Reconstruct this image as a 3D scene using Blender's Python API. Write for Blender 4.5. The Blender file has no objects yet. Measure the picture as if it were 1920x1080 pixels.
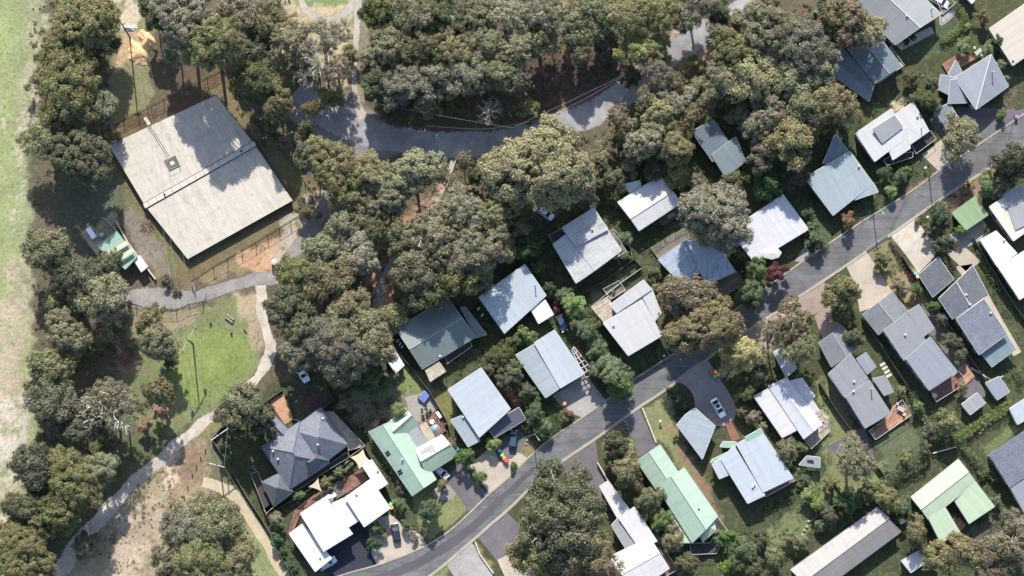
import bpy, math, random
import numpy as np
from mathutils import Vector, Matrix

# ------------------------------------------------------------------ camera, sky, sun, exposure
S = 0.12                    # metres per photo pixel at ground level
CAM = (-19.2, -55.2, 500.0) # the aircraft: almost overhead, a little to the south-west
scene = bpy.context.scene
COL = scene.collection
cam_data = bpy.data.cameras.new('camera')
cam = bpy.data.objects.new('camera', cam_data)
COL.objects.link(cam)
cam.location = CAM
cam_data.sensor_width = 36
cam_data.lens = 36*CAM[2]/230.4
cam_data.shift_x = -CAM[0]/230.4
cam_data.shift_y = -CAM[1]/230.4
cam_data.clip_end = 20000
cam_data.clip_start = 1
scene.camera = cam

SUN_EL = math.radians(37)
sd = Vector((-0.10, 1.0, 0)).normalized()
sun_dir = Vector((sd.x*math.cos(SUN_EL), sd.y*math.cos(SUN_EL), math.sin(SUN_EL)))
world = bpy.data.worlds.new('World')
scene.world = world
world.use_nodes = True
wn = world.node_tree
bg = wn.nodes['Background']
sky = wn.nodes.new('ShaderNodeTexSky')
sky.sky_type = 'NISHITA'
sky.sun_disc = False
sky.sun_elevation = SUN_EL
sky.sun_rotation = math.atan2(sd.x, sd.y)
sky.altitude = 100
sky.dust_density = 1.2
wn.links.new(sky.outputs[0], bg.inputs[0])
bg.inputs[1].default_value = 0.15
sl = bpy.data.lights.new('sun', 'SUN')
sl.energy = 5.0
sl.angle = math.radians(0.5)
sl.color = (1.0, 0.965, 0.90)
sun = bpy.data.objects.new('sun', sl)
COL.objects.link(sun)
sun.location = (0, 60, 300)
sun.rotation_euler = sun_dir.to_track_quat('Z', 'Y').to_euler()
scene.view_settings.view_transform = 'Standard'
scene.view_settings.look = 'None'
scene.view_settings.gamma = 1
scene.view_settings.exposure = 0.93
scene.render.engine = 'CYCLES'
scene.cycles.max_bounces = 5
scene.cycles.transparent_max_bounces = 8

rnd = random.Random(7)

# ------------------------------------------------------------------ helpers
def W(px, py, z=0.0):
    """place of a thing seen at a photo pixel, standing at height z"""
    gx, gy = (px-960)*S, (540-py)*S
    k = (CAM[2]-z)/CAM[2]
    return Vector((CAM[0]+(gx-CAM[0])*k, CAM[1]+(gy-CAM[1])*k, z))

def tag(o, label=None, cat=None, group=None, kind=None):
    if label: o['label'] = label
    if cat: o['category'] = cat
    if group: o['group'] = group
    if kind: o['kind'] = kind
    return o

def empty(name, loc, rz=0.0, label=None, cat=None, group=None):
    o = bpy.data.objects.new(name, None)
    COL.objects.link(o)
    o.location = loc
    o.rotation_euler = (0, 0, rz)
    o.empty_display_size = 0.5
    return tag(o, label, cat, group)

class MB:
    """collects polygons (with uv in metres and a material slot) for one mesh"""
    def __init__(s): s.v = []; s.f = []; s.m = []; s.uv = []
    def poly(s, pts, m=0, uv=None):
        i = len(s.v); s.v += [tuple(p) for p in pts]
        s.f.append(list(range(i, i+len(pts)))); s.m.append(m)
        s.uv.append(uv or [(p[0], p[1]) for p in pts])
    def box(s, c, d, rz=0.0, m=0, taper=1.0):
        x, y, z = d[0]/2, d[1]/2, d[2]/2
        cs, sn = math.cos(rz), math.sin(rz)
        P = []
        for k in (-1, 1):
            t = taper if k > 0 else 1.0
            for (a, b) in ((-1, -1), (1, -1), (1, 1), (-1, 1)):
                P.append((c[0]+a*x*t*cs-b*y*t*sn, c[1]+a*x*t*sn+b*y*t*cs, c[2]+k*z))
        for q in ((3, 2, 1, 0), (4, 5, 6, 7), (0, 1, 5, 4), (1, 2, 6, 5), (2, 3, 7, 6), (3, 0, 4, 7)):
            s.poly([P[j] for j in q], m)
    def prism(s, pts, z0, z1, m=0):
        """pts: ground outline; z0, z1 numbers or lists"""
        n = len(pts)
        if sum(pts[i][0]*pts[(i+1) % n][1]-pts[(i+1) % n][0]*pts[i][1] for i in range(n)) < 0: pts = list(reversed(pts))
        lo = [(p[0], p[1], z0) for p in pts]; hi = [(p[0], p[1], z1) for p in pts]
        s.poly(hi, m); s.poly(lo[::-1], m)
        for i in range(n):
            j = (i+1) % n
            s.poly([lo[i], lo[j], hi[j], hi[i]], m)
    def tube(s, a, b, r0, r1=None, n=6, m=0, cap=True):
        a, b = Vector(a), Vector(b); r1 = r0 if r1 is None else r1
        d = (b-a).normalized() if (b-a).length > 1e-6 else Vector((0, 0, 1))
        u = d.cross(Vector((0, 0, 1)) if abs(d.z) < .9 else Vector((1, 0, 0))).normalized(); w = d.cross(u)
        A = [a+(u*math.cos(t)+w*math.sin(t))*r0 for t in [2*math.pi*k/n for k in range(n)]]
        B = [b+(u*math.cos(t)+w*math.sin(t))*r1 for t in [2*math.pi*k/n for k in range(n)]]
        for k in range(n):
            j = (k+1) % n
            s.poly([A[j], A[k], B[k], B[j]], m)
        if cap: s.poly(B[::-1], m); s.poly(A, m)
    def lathe(s, c, prof, n=12, m=0):
        rings = [[(c[0]+r*math.cos(2*math.pi*k/n), c[1]+r*math.sin(2*math.pi*k/n), c[2]+z) for k in range(n)] for r, z in prof]
        for i in range(len(rings)-1):
            for k in range(n):
                j = (k+1) % n
                s.poly([rings[i][k], rings[i][j], rings[i+1][j], rings[i+1][k]], m)
        s.poly(rings[-1], m); s.poly(rings[0][::-1], m)
    def build(s, name, mats, parent=None, smooth=False):
        me = bpy.data.meshes.new(name)
        me.from_pydata(s.v, [], s.f)
        if not isinstance(mats, (list, tuple)): mats = [mats]
        for mt in mats: me.materials.append(mt)
        me.polygons.foreach_set('material_index', s.m)
        ul = me.uv_layers.new(name='UVMap')
        ul.data.foreach_set('uv', [c for f in s.uv for p in f for c in p])
        if smooth: me.polygons.foreach_set('use_smooth', [True]*len(me.polygons))
        me.update()
        o = bpy.data.objects.new(name, me)
        COL.objects.link(o)
        if parent is not None:
            o.parent = parent
        return o

def local(parent_loc, rz=0.0):
    """world -> parent space"""
    return Matrix.Translation(parent_loc) @ Matrix.Rotation(rz, 4, 'Z')

def settle(o, loc):
    """mesh built in world coordinates: shift its vertices so that its origin is at loc"""
    o.data.transform(Matrix.Translation(-Vector(loc)))
    if o.parent is None: o.location = loc
    return o

def lin(c):
    c = c/255
    return c/12.92 if c <= .04045 else ((c+.055)/1.055)**2.4
K_LIT = 0.56
def alb(r, g, b, k=K_LIT, mx=0.86):
    return tuple(min(mx, lin(v)*k) for v in (r, g, b))

# ------------------------------------------------------------------ materials
MATS = {}
def new_mat(name):
    m = bpy.data.materials.new(name); m.use_nodes = True
    nt = m.node_tree
    b = nt.nodes['Principled BSDF']
    MATS[name] = m
    return m, nt, b
def N(nt, t, **kw):
    n = nt.nodes.new(t)
    for k, v in kw.items():
        if k in n.inputs.keys(): n.inputs[k].default_value = v
        else: setattr(n, k, v)
    return n
def vmul(nt, col_out, fac_out):
    mx = nt.nodes.new('ShaderNodeVectorMath'); mx.operation = 'SCALE'
    nt.links.new(col_out, mx.inputs[0]); nt.links.new(fac_out, mx.inputs['Scale'])
    return mx.outputs[0]
def rng(nt, out, a, b, lo=0.0, hi=1.0):
    r = nt.nodes.new('ShaderNodeMapRange'); r.inputs['From Min'].default_value = lo; r.inputs['From Max'].default_value = hi
    r.inputs['To Min'].default_value = a; r.inputs['To Max'].default_value = b
    nt.links.new(out, r.inputs['Value']); return r.outputs[0]
def mathn(nt, op, a, b=None, c=None):
    n = nt.nodes.new('ShaderNodeMath'); n.operation = op
    for i, v in enumerate((a, b, c)):
        if v is None: continue
        if isinstance(v, (int, float)): n.inputs[i].default_value = v
        else: nt.links.new(v, n.inputs[i])
    return n.outputs[0]
def noise(nt, vec, scale, detail=3, rough=.6, dist=0.0):
    n = nt.nodes.new('ShaderNodeTexNoise'); n.inputs['Scale'].default_value = scale
    n.inputs['Detail'].default_value = detail; n.inputs['Roughness'].default_value = rough; n.inputs['Distortion'].default_value = dist
    if vec is not None: nt.links.new(vec, n.inputs['Vector'])
    return n.outputs['Fac']
def mixc(nt, fac, a, b):
    n = nt.nodes.new('ShaderNodeMix'); n.data_type = 'RGBA'
    for i, v in ((0, fac), (6, a), (7, b)):
        if isinstance(v, (int, float)): n.inputs[i].default_value = v
        elif isinstance(v, tuple): n.inputs[i].default_value = (*v, 1)
        else: nt.links.new(v, n.inputs[i])
    return n.outputs[2]

def plain(name, col, rough=.6, var=.15, scale=1.5, metal=0.0):
    m, nt, b = new_mat(name)
    geo = nt.nodes.new('ShaderNodeNewGeometry')
    f = rng(nt, noise(nt, geo.outputs['Position'], scale, 4), 1-var, 1+var, .25, .75)
    rgb = nt.nodes.new('ShaderNodeRGB'); rgb.outputs[0].default_value = (*col, 1)
    nt.links.new(vmul(nt, rgb.outputs[0], f), b.inputs['Base Color'])
    b.inputs['Roughness'].default_value = rough; b.inputs['Metallic'].default_value = metal
    return m

def metal_roof(name, col, pitch=0.76, stain=.25, streak=.12, rough=.45, stain_col=(.28, .27, .24), rib=0.055):
    """corrugated or ribbed sheet: ribs run along v, sheets lap every pitch, weather stains"""
    m, nt, b = new_mat(name)
    uv = nt.nodes.new('ShaderNodeUVMap'); uv.uv_map = 'UVMap'
    sep = nt.nodes.new('ShaderNodeSeparateXYZ'); nt.links.new(uv.outputs[0], sep.inputs[0])
    geo = nt.nodes.new('ShaderNodeNewGeometry')
    u = sep.outputs[0]; v = sep.outputs[1]
    w = mathn(nt, 'SINE', mathn(nt, 'MULTIPLY', u, 2*math.pi/pitch*2))
    ribf = rng(nt, w, 1-rib, 1+rib*.6, -1, 1)
    cell = mathn(nt, 'FLOOR', mathn(nt, 'DIVIDE', u, pitch))
    wn_ = nt.nodes.new('ShaderNodeTexWhiteNoise'); wn_.noise_dimensions = '1D'; nt.links.new(cell, wn_.inputs['W'])
    sheet = rng(nt, wn_.outputs['Value'], 1-.045, 1+.045)
    cmb = nt.nodes.new('ShaderNodeCombineXYZ')
    nt.links.new(mathn(nt, 'MULTIPLY', u, 2.6), cmb.inputs[0]); nt.links.new(mathn(nt, 'MULTIPLY', v, .22), cmb.inputs[1])
    st = rng(nt, noise(nt, cmb.outputs[0], 1.0, 5, .7), 1-streak, 1+streak, .3, .7)
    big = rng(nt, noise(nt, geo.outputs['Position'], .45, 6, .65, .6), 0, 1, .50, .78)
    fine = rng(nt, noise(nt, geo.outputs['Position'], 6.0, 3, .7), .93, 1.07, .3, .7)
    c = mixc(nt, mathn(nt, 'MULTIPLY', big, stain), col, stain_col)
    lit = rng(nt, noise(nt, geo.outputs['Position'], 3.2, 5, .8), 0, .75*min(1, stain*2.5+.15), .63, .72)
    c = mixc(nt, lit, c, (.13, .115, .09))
    lap = mathn(nt, 'LESS_THAN', mathn(nt, 'FRACT', mathn(nt, 'DIVIDE', v, 5.3)), .018)
    ribf = mathn(nt, 'MULTIPLY', ribf, rng(nt, lap, 1, .86))
    f = mathn(nt, 'MULTIPLY', mathn(nt, 'MULTIPLY', ribf, sheet), mathn(nt, 'MULTIPLY', st, fine))
    nt.links.new(vmul(nt, c, f), b.inputs['Base Color'])
    bump = nt.nodes.new('ShaderNodeBump'); bump.inputs['Strength'].default_value = .35; bump.inputs['Distance'].default_value = .03
    nt.links.new(w, bump.inputs['Height']); nt.links.new(bump.outputs[0], b.inputs['Normal'])
    b.inputs['Roughness'].default_value = rough; b.inputs['Metallic'].default_value = 0.0
    b.inputs['Specular IOR Level'].default_value = .4
    return m

def tile_roof(name, col, var=.28, course=.33):
    m, nt, b = new_mat(name)
    uv = nt.nodes.new('ShaderNodeUVMap'); uv.uv_map = 'UVMap'
    br = nt.nodes.new('ShaderNodeTexBrick')
    br.inputs['Scale'].default_value = 1.0; br.inputs['Brick Width'].default_value = .3; br.inputs['Row Height'].default_value = course
    br.inputs['Mortar Size'].default_value = .03; br.inputs['Mortar Smooth'].default_value = .6; br.inputs['Bias'].default_value = 0
    br.inputs['Color1'].default_value = (*[c*(1+var) for c in col], 1); br.inputs['Color2'].default_value = (*[c*(1-var) for c in col], 1)
    br.inputs['Mortar'].default_value = (*[c*.45 for c in col], 1)
    nt.links.new(uv.outputs[0], br.inputs['Vector'])
    geo = nt.nodes.new('ShaderNodeNewGeometry')
    f = mathn(nt, 'MULTIPLY', rng(nt, noise(nt, geo.outputs['Position'], .6, 5, .65), .85, 1.15, .3, .7), rng(nt, noise(nt, geo.outputs['Position'], 5, 2, .7), .88, 1.12, .3, .7))
    nt.links.new(vmul(nt, br.outputs['Color'], f), b.inputs['Base Color'])
    b.inputs['Roughness'].default_value = .7
    return m

def board_mat(name, col, width=.14, var=.25, dark=.4):
    """boards run along v"""
    m, nt, b = new_mat(name)
    uv = nt.nodes.new('ShaderNodeUVMap'); uv.uv_map = 'UVMap'
    sep = nt.nodes.new('ShaderNodeSeparateXYZ'); nt.links.new(uv.outputs[0], sep.inputs[0])
    t = mathn(nt, 'DIVIDE', sep.outputs[0], width)
    wn_ = nt.nodes.new('ShaderNodeTexWhiteNoise'); wn_.noise_dimensions = '1D'; nt.links.new(mathn(nt, 'FLOOR', t), wn_.inputs['W'])
    gap = mathn(nt, 'GREATER_THAN', mathn(nt, 'FRACT', t), .9)
    geo = nt.nodes.new('ShaderNodeNewGeometry')
    f = mathn(nt, 'MULTIPLY', rng(nt, wn_.outputs['Value'], 1-var, 1+var), rng(nt, noise(nt, geo.outputs['Position'], .9, 5), .75, 1.25, .3, .7))
    f = mathn(nt, 'MULTIPLY', f, rng(nt, gap, 1, dark))
    rgb = nt.nodes.new('ShaderNodeRGB'); rgb.outputs[0].default_value = (*col, 1)
    nt.links.new(vmul(nt, rgb.outputs[0], f), b.inputs['Base Color'])
    b.inputs['Roughness'].default_value = .75
    return m

def ground_like(name, col, col2, sc=.5, contrast=.25, grain=.15, rough=.9, edge=False, cracks=False):
    """gravel, concrete, asphalt: two tones, blotches and grain; optional ragged edge read from uv.x (0 edge .. 1 inside)"""
    m, nt, b = new_mat(name)
    geo = nt.nodes.new('ShaderNodeNewGeometry'); P = geo.outputs['Position']
    big = rng(nt, noise(nt, P, sc, 6, .65, .3), 0, 1, .32, .68)
    c = mixc(nt, big, col, col2)
    g = rng(nt, noise(nt, P, 4.5, 4, .75), 1-grain, 1+grain, .3, .7)
    g2 = rng(nt, noise(nt, P, sc*.23, 3, .5), 1-contrast, 1+contrast, .3, .7)
    f = mathn(nt, 'MULTIPLY', g, g2)
    if cracks:
        vo = nt.nodes.new('ShaderNodeTexVoronoi'); vo.feature = 'DISTANCE_TO_EDGE'; vo.inputs['Scale'].default_value = .16
        nt.links.new(P, vo.inputs['Vector'])
        f = mathn(nt, 'MULTIPLY', f, rng(nt, vo.outputs['Distance'], .75, 1.0, 0, .012))
    nt.links.new(vmul(nt, c, f), b.inputs['Base Color'])
    b.inputs['Roughness'].default_value = rough
    b.inputs['Specular IOR Level'].default_value = .2
    if edge:
        uv = nt.nodes.new('ShaderNodeUVMap'); uv.uv_map = 'UVMap'
        sep = nt.nodes.new('ShaderNodeSeparateXYZ'); nt.links.new(uv.outputs[0], sep.inputs[0])
        e = mathn(nt, 'ADD', sep.outputs[0], mathn(nt, 'MULTIPLY', mathn(nt, 'SUBTRACT', noise(nt, P, 1.1, 5, .75), .5), 1.6))
        nt.links.new(rng(nt, e, 0, 1, .28, .55), b.inputs['Alpha'])
    return m

def leaf_mat(name, col, var=.35, trans=.30, hue=.022):
    m, nt, b = new_mat(name)
    at = nt.nodes.new('ShaderNodeAttribute'); at.attribute_name = 'shade'
    oi = nt.nodes.new('ShaderNodeObjectInfo')
    f = mathn(nt, 'MULTIPLY', rng(nt, at.outputs['Fac'], 1-var, 1+var), rng(nt, oi.outputs['Random'], .8, 1.2))
    hs = nt.nodes.new('ShaderNodeHueSaturation'); hs.inputs['Color'].default_value = (*col, 1)
    r2 = mathn(nt, 'FRACT', mathn(nt, 'MULTIPLY', oi.outputs['Random'], 7.31))
    at2 = nt.nodes.new('ShaderNodeAttribute'); at2.attribute_name = 'tint'
    nt.links.new(mathn(nt, 'ADD', rng(nt, r2, .5-hue, .5+hue*.7), rng(nt, at2.outputs['Fac'], -.035, .035)), hs.inputs['Hue'])
    nt.links.new(rng(nt, mathn(nt, 'FRACT', mathn(nt, 'MULTIPLY', oi.outputs['Random'], 3.7)), .7, 1.15), hs.inputs['Saturation'])
    c = vmul(nt, hs.outputs[0], f)
    nt.links.new(c, b.inputs['Base Color'])
    b.inputs['Roughness'].default_value = .55
    b.inputs['Specular IOR Level'].default_value = .3
    tr = nt.nodes.new('ShaderNodeBsdfTranslucent'); nt.links.new(c, tr.inputs[0])
    mx = nt.nodes.new('ShaderNodeMixShader'); mx.inputs[0].default_value = trans
    out = nt.nodes['Material Output']
    nt.links.new(b.outputs[0], mx.inputs[1]); nt.links.new(tr.outputs[0], mx.inputs[2]); nt.links.new(mx.outputs[0], out.inputs[0])
    return m

# leaves
leaf_mat('leaf_olive', (.200, .190, .092))
leaf_mat('leaf_dark', (.120, .122, .058))
leaf_mat('leaf_grey', (.205, .200, .108))
leaf_mat('leaf_pale', (.245, .232, .125))
leaf_mat('leaf_brown', (.200, .172, .095))
leaf_mat('leaf_green', (.130, .180, .068))
leaf_mat('leaf_bright', (.185, .240, .075))
leaf_mat('leaf_deep', (.072, .110, .050))
leaf_mat('leaf_yellow', (.44, .38, .11))
leaf_mat('leaf_red', (.115, .045, .040))
leaf_mat('leaf_pink', (.33, .22, .17))
leaf_mat('leaf_orange', (.20, .14, .07))
leaf_mat('leaf_straw', (.24, .20, .12))
plain('bark_pale', (.52, .47, .40), .8, .3, 2)
plain('bark_white', (.64, .60, .52), .8, .15, 2)
plain('bark_brown', (.13, .10, .075), .9, .35, 2)
# roofs
A = alb
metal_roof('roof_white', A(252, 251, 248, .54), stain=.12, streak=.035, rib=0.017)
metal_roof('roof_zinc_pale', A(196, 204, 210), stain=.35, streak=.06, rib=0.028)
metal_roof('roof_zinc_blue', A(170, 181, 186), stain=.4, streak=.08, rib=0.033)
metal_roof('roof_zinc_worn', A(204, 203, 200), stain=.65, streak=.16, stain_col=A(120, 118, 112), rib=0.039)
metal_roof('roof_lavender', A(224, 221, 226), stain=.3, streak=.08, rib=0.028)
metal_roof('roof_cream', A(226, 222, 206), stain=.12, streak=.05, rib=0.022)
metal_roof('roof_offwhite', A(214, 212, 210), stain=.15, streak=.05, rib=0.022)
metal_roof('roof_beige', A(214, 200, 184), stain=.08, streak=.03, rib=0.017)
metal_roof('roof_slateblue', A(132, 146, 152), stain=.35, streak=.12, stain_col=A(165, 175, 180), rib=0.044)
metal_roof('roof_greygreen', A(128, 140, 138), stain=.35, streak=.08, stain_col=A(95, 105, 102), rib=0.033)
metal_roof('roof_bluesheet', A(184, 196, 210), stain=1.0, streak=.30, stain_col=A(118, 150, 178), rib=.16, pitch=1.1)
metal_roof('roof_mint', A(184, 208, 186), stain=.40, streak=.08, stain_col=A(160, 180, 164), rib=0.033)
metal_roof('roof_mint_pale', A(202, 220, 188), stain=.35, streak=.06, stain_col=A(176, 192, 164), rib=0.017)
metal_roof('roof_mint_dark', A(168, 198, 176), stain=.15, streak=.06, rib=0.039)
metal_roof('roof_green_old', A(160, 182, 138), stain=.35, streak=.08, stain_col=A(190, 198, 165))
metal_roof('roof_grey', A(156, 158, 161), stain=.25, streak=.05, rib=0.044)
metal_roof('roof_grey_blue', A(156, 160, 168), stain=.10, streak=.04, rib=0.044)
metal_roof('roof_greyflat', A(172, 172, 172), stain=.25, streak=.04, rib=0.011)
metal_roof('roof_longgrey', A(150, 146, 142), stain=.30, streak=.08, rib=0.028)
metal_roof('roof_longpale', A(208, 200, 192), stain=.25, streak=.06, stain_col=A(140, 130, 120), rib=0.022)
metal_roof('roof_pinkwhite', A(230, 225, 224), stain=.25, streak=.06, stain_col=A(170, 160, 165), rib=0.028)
metal_roof('roof_painted_dapple', A(112, 124, 130), stain=.5, streak=.10, stain_col=A(140, 155, 165), rib=0.028)  # stain blotches here are tree-shade dapple painted into the roof colour
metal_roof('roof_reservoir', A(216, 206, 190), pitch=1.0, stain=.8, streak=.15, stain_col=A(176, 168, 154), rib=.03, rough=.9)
tile_roof('tile_slate', A(132, 136, 148), .16)
tile_roof('tile_charcoal', A(110, 114, 120), .16)
tile_roof('tile_grey', A(140, 144, 148), .12)
plain('wall_cream', A(205, 196, 178)); plain('wall_white', A(225, 225, 222)); plain('wall_grey', A(140, 140, 140))
plain('wall_brick', A(150, 110, 90), .9, .25, 5); plain('wall_timber', A(125, 105, 85), .9, .25, 3); plain('wall_green', A(120, 140, 120))
plain('wall_dark', A(80, 80, 84))
plain('trim_white', A(235, 235, 232), .5, .06); plain('trim_grey', A(130, 134, 140), .5, .1); plain('trim_pale', A(190, 190, 186), .5, .1)
plain('trim_green', A(150, 185, 160), .5, .1); plain('ridge_dark', A(90, 94, 104), .6, .1)
m_, nt_, b_ = new_mat('glass'); b_.inputs['Base Color'].default_value = (.02, .025, .03, 1); b_.inputs['Roughness'].default_value = .06
m_, nt_, b_ = new_mat('solar'); b_.inputs['Base Color'].default_value = (.07, .07, .095, 1); b_.inputs['Roughness'].default_value = .25
m_, nt_, b_ = new_mat('solar_grey'); b_.inputs['Base Color'].default_value = (.15, .14, .145, 1); b_.inputs['Roughness'].default_value = .35
board_mat('deck_red', A(150, 105, 90)); board_mat('deck_grey', A(130, 122, 112), .16); board_mat('deck_brown', A(128, 112, 96), .5, .2)
board_mat('deck_tan', A(196, 180, 158), .3, .15); board_mat('deck_orange', A(190, 140, 112), .15); board_mat('deck_dark', A(74, 66, 64), .3)
plain('timber_pale', A(190, 180, 162), .9, .2, 2); plain('timber_grey', A(118, 110, 100), .9, .3, 2); plain('timber_dark', A(70, 62, 54), .9, .3, 2)
plain('concrete', A(222, 212, 198), .9, .12, .8); plain('steel_dark', (.035, .035, .038), .5, .1, 2); plain('steel_grey', (.35, .36, .37), .45, .1, 2)
plain('sail_cream', A(240, 222, 190), .8, .04); plain('pot_terracotta', A(180, 110, 80)); plain('rock', A(175, 165, 150), .95, .3, 1.5)
plain('log_grey', A(170, 155, 135), .95, .3, 3); plain('brush_brown', A(150, 115, 100), .95, .35, 2)
plain('water_blue', (.05, .22, .30), .1, .1)
plain('tarp_blue', (.08, .13, .30), .6, .1)
def paint(name, col, rough=.28):
    m, nt, b = new_mat(name); b.inputs['Base Color'].default_value = (*col, 1); b.inputs['Roughness'].default_value = rough
    b.inputs['Coat Weight'].default_value = .4; return m
paint('paint_white', (.80, .81, .83)); paint('paint_silver', (.50, .53, .58)); paint('paint_black', (.018, .022, .03)); paint('paint_blue', (.03, .06, .10))
paint('rubber', (.02, .02, .02), .8); paint('lamp_clear', (.8, .8, .8)); paint('lamp_red', (.5, .02, .02)); paint('black_plastic', (.03, .03, .03), .5)
for nm, c in (('bin_green', (.04, .20, .09)), ('bin_lime', (.20, .50, .18)), ('bin_yellow', (.65, .50, .10)), ('bin_red', (.65, .06, .04)), ('bin_orange', (.60, .24, .06)),
              ('bin_cyan', (.15, .36, .42)), ('bin_magenta', (.35, .12, .26)), ('bin_body', (.03, .045, .035))): paint(nm, c, .45)
# ------------------------------------------------------------------ ground
def vnoise(x, y, seed):
    """smooth value noise, numpy"""
    xi = np.floor(x).astype(np.int64); yi = np.floor(y).astype(np.int64); fx = x-xi; fy = y-yi
    def h(a, b):
        n = (a*374761393 + b*668265263 + seed*1442695) & 0x7fffffff
        n = ((n ^ (n >> 13))*1274126177) & 0x7fffffff
        return ((n ^ (n >> 16)) & 0xffff)/65535.0
    fx = fx*fx*(3-2*fx); fy = fy*fy*(3-2*fy)
    return (h(xi, yi)*(1-fx)+h(xi+1, yi)*fx)*(1-fy)+(h(xi, yi+1)*(1-fx)+h(xi+1, yi+1)*fx)*fy
def fbm(x, y, seed, octs=4):
    s = 0; a = .5; t = 0
    for i in range(octs):
        s = s+a*vnoise(x*2**i, y*2**i, seed+i*17); t += a; a *= .55
    return s/t
def sdist(px, py, poly):
    """signed distance in pixels, + inside"""
    d = np.full(px.shape, 1e9); inside = np.zeros(px.shape, bool)
    n = len(poly)
    for i in range(n):
        x0, y0 = poly[i]; x1, y1 = poly[(i+1) % n]
        ex, ey = x1-x0, y1-y0; L = ex*ex+ey*ey+1e-9
        t = np.clip(((px-x0)*ex+(py-y0)*ey)/L, 0, 1)
        d = np.minimum(d, np.hypot(px-x0-t*ex, py-y0-t*ey))
        c = ((y0 > py) != (y1 > py)) & (px < (x1-x0)*(py-y0)/(y1-y0+1e-12)+x0)
        inside ^= c
    return np.where(inside, d, -d)

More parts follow.
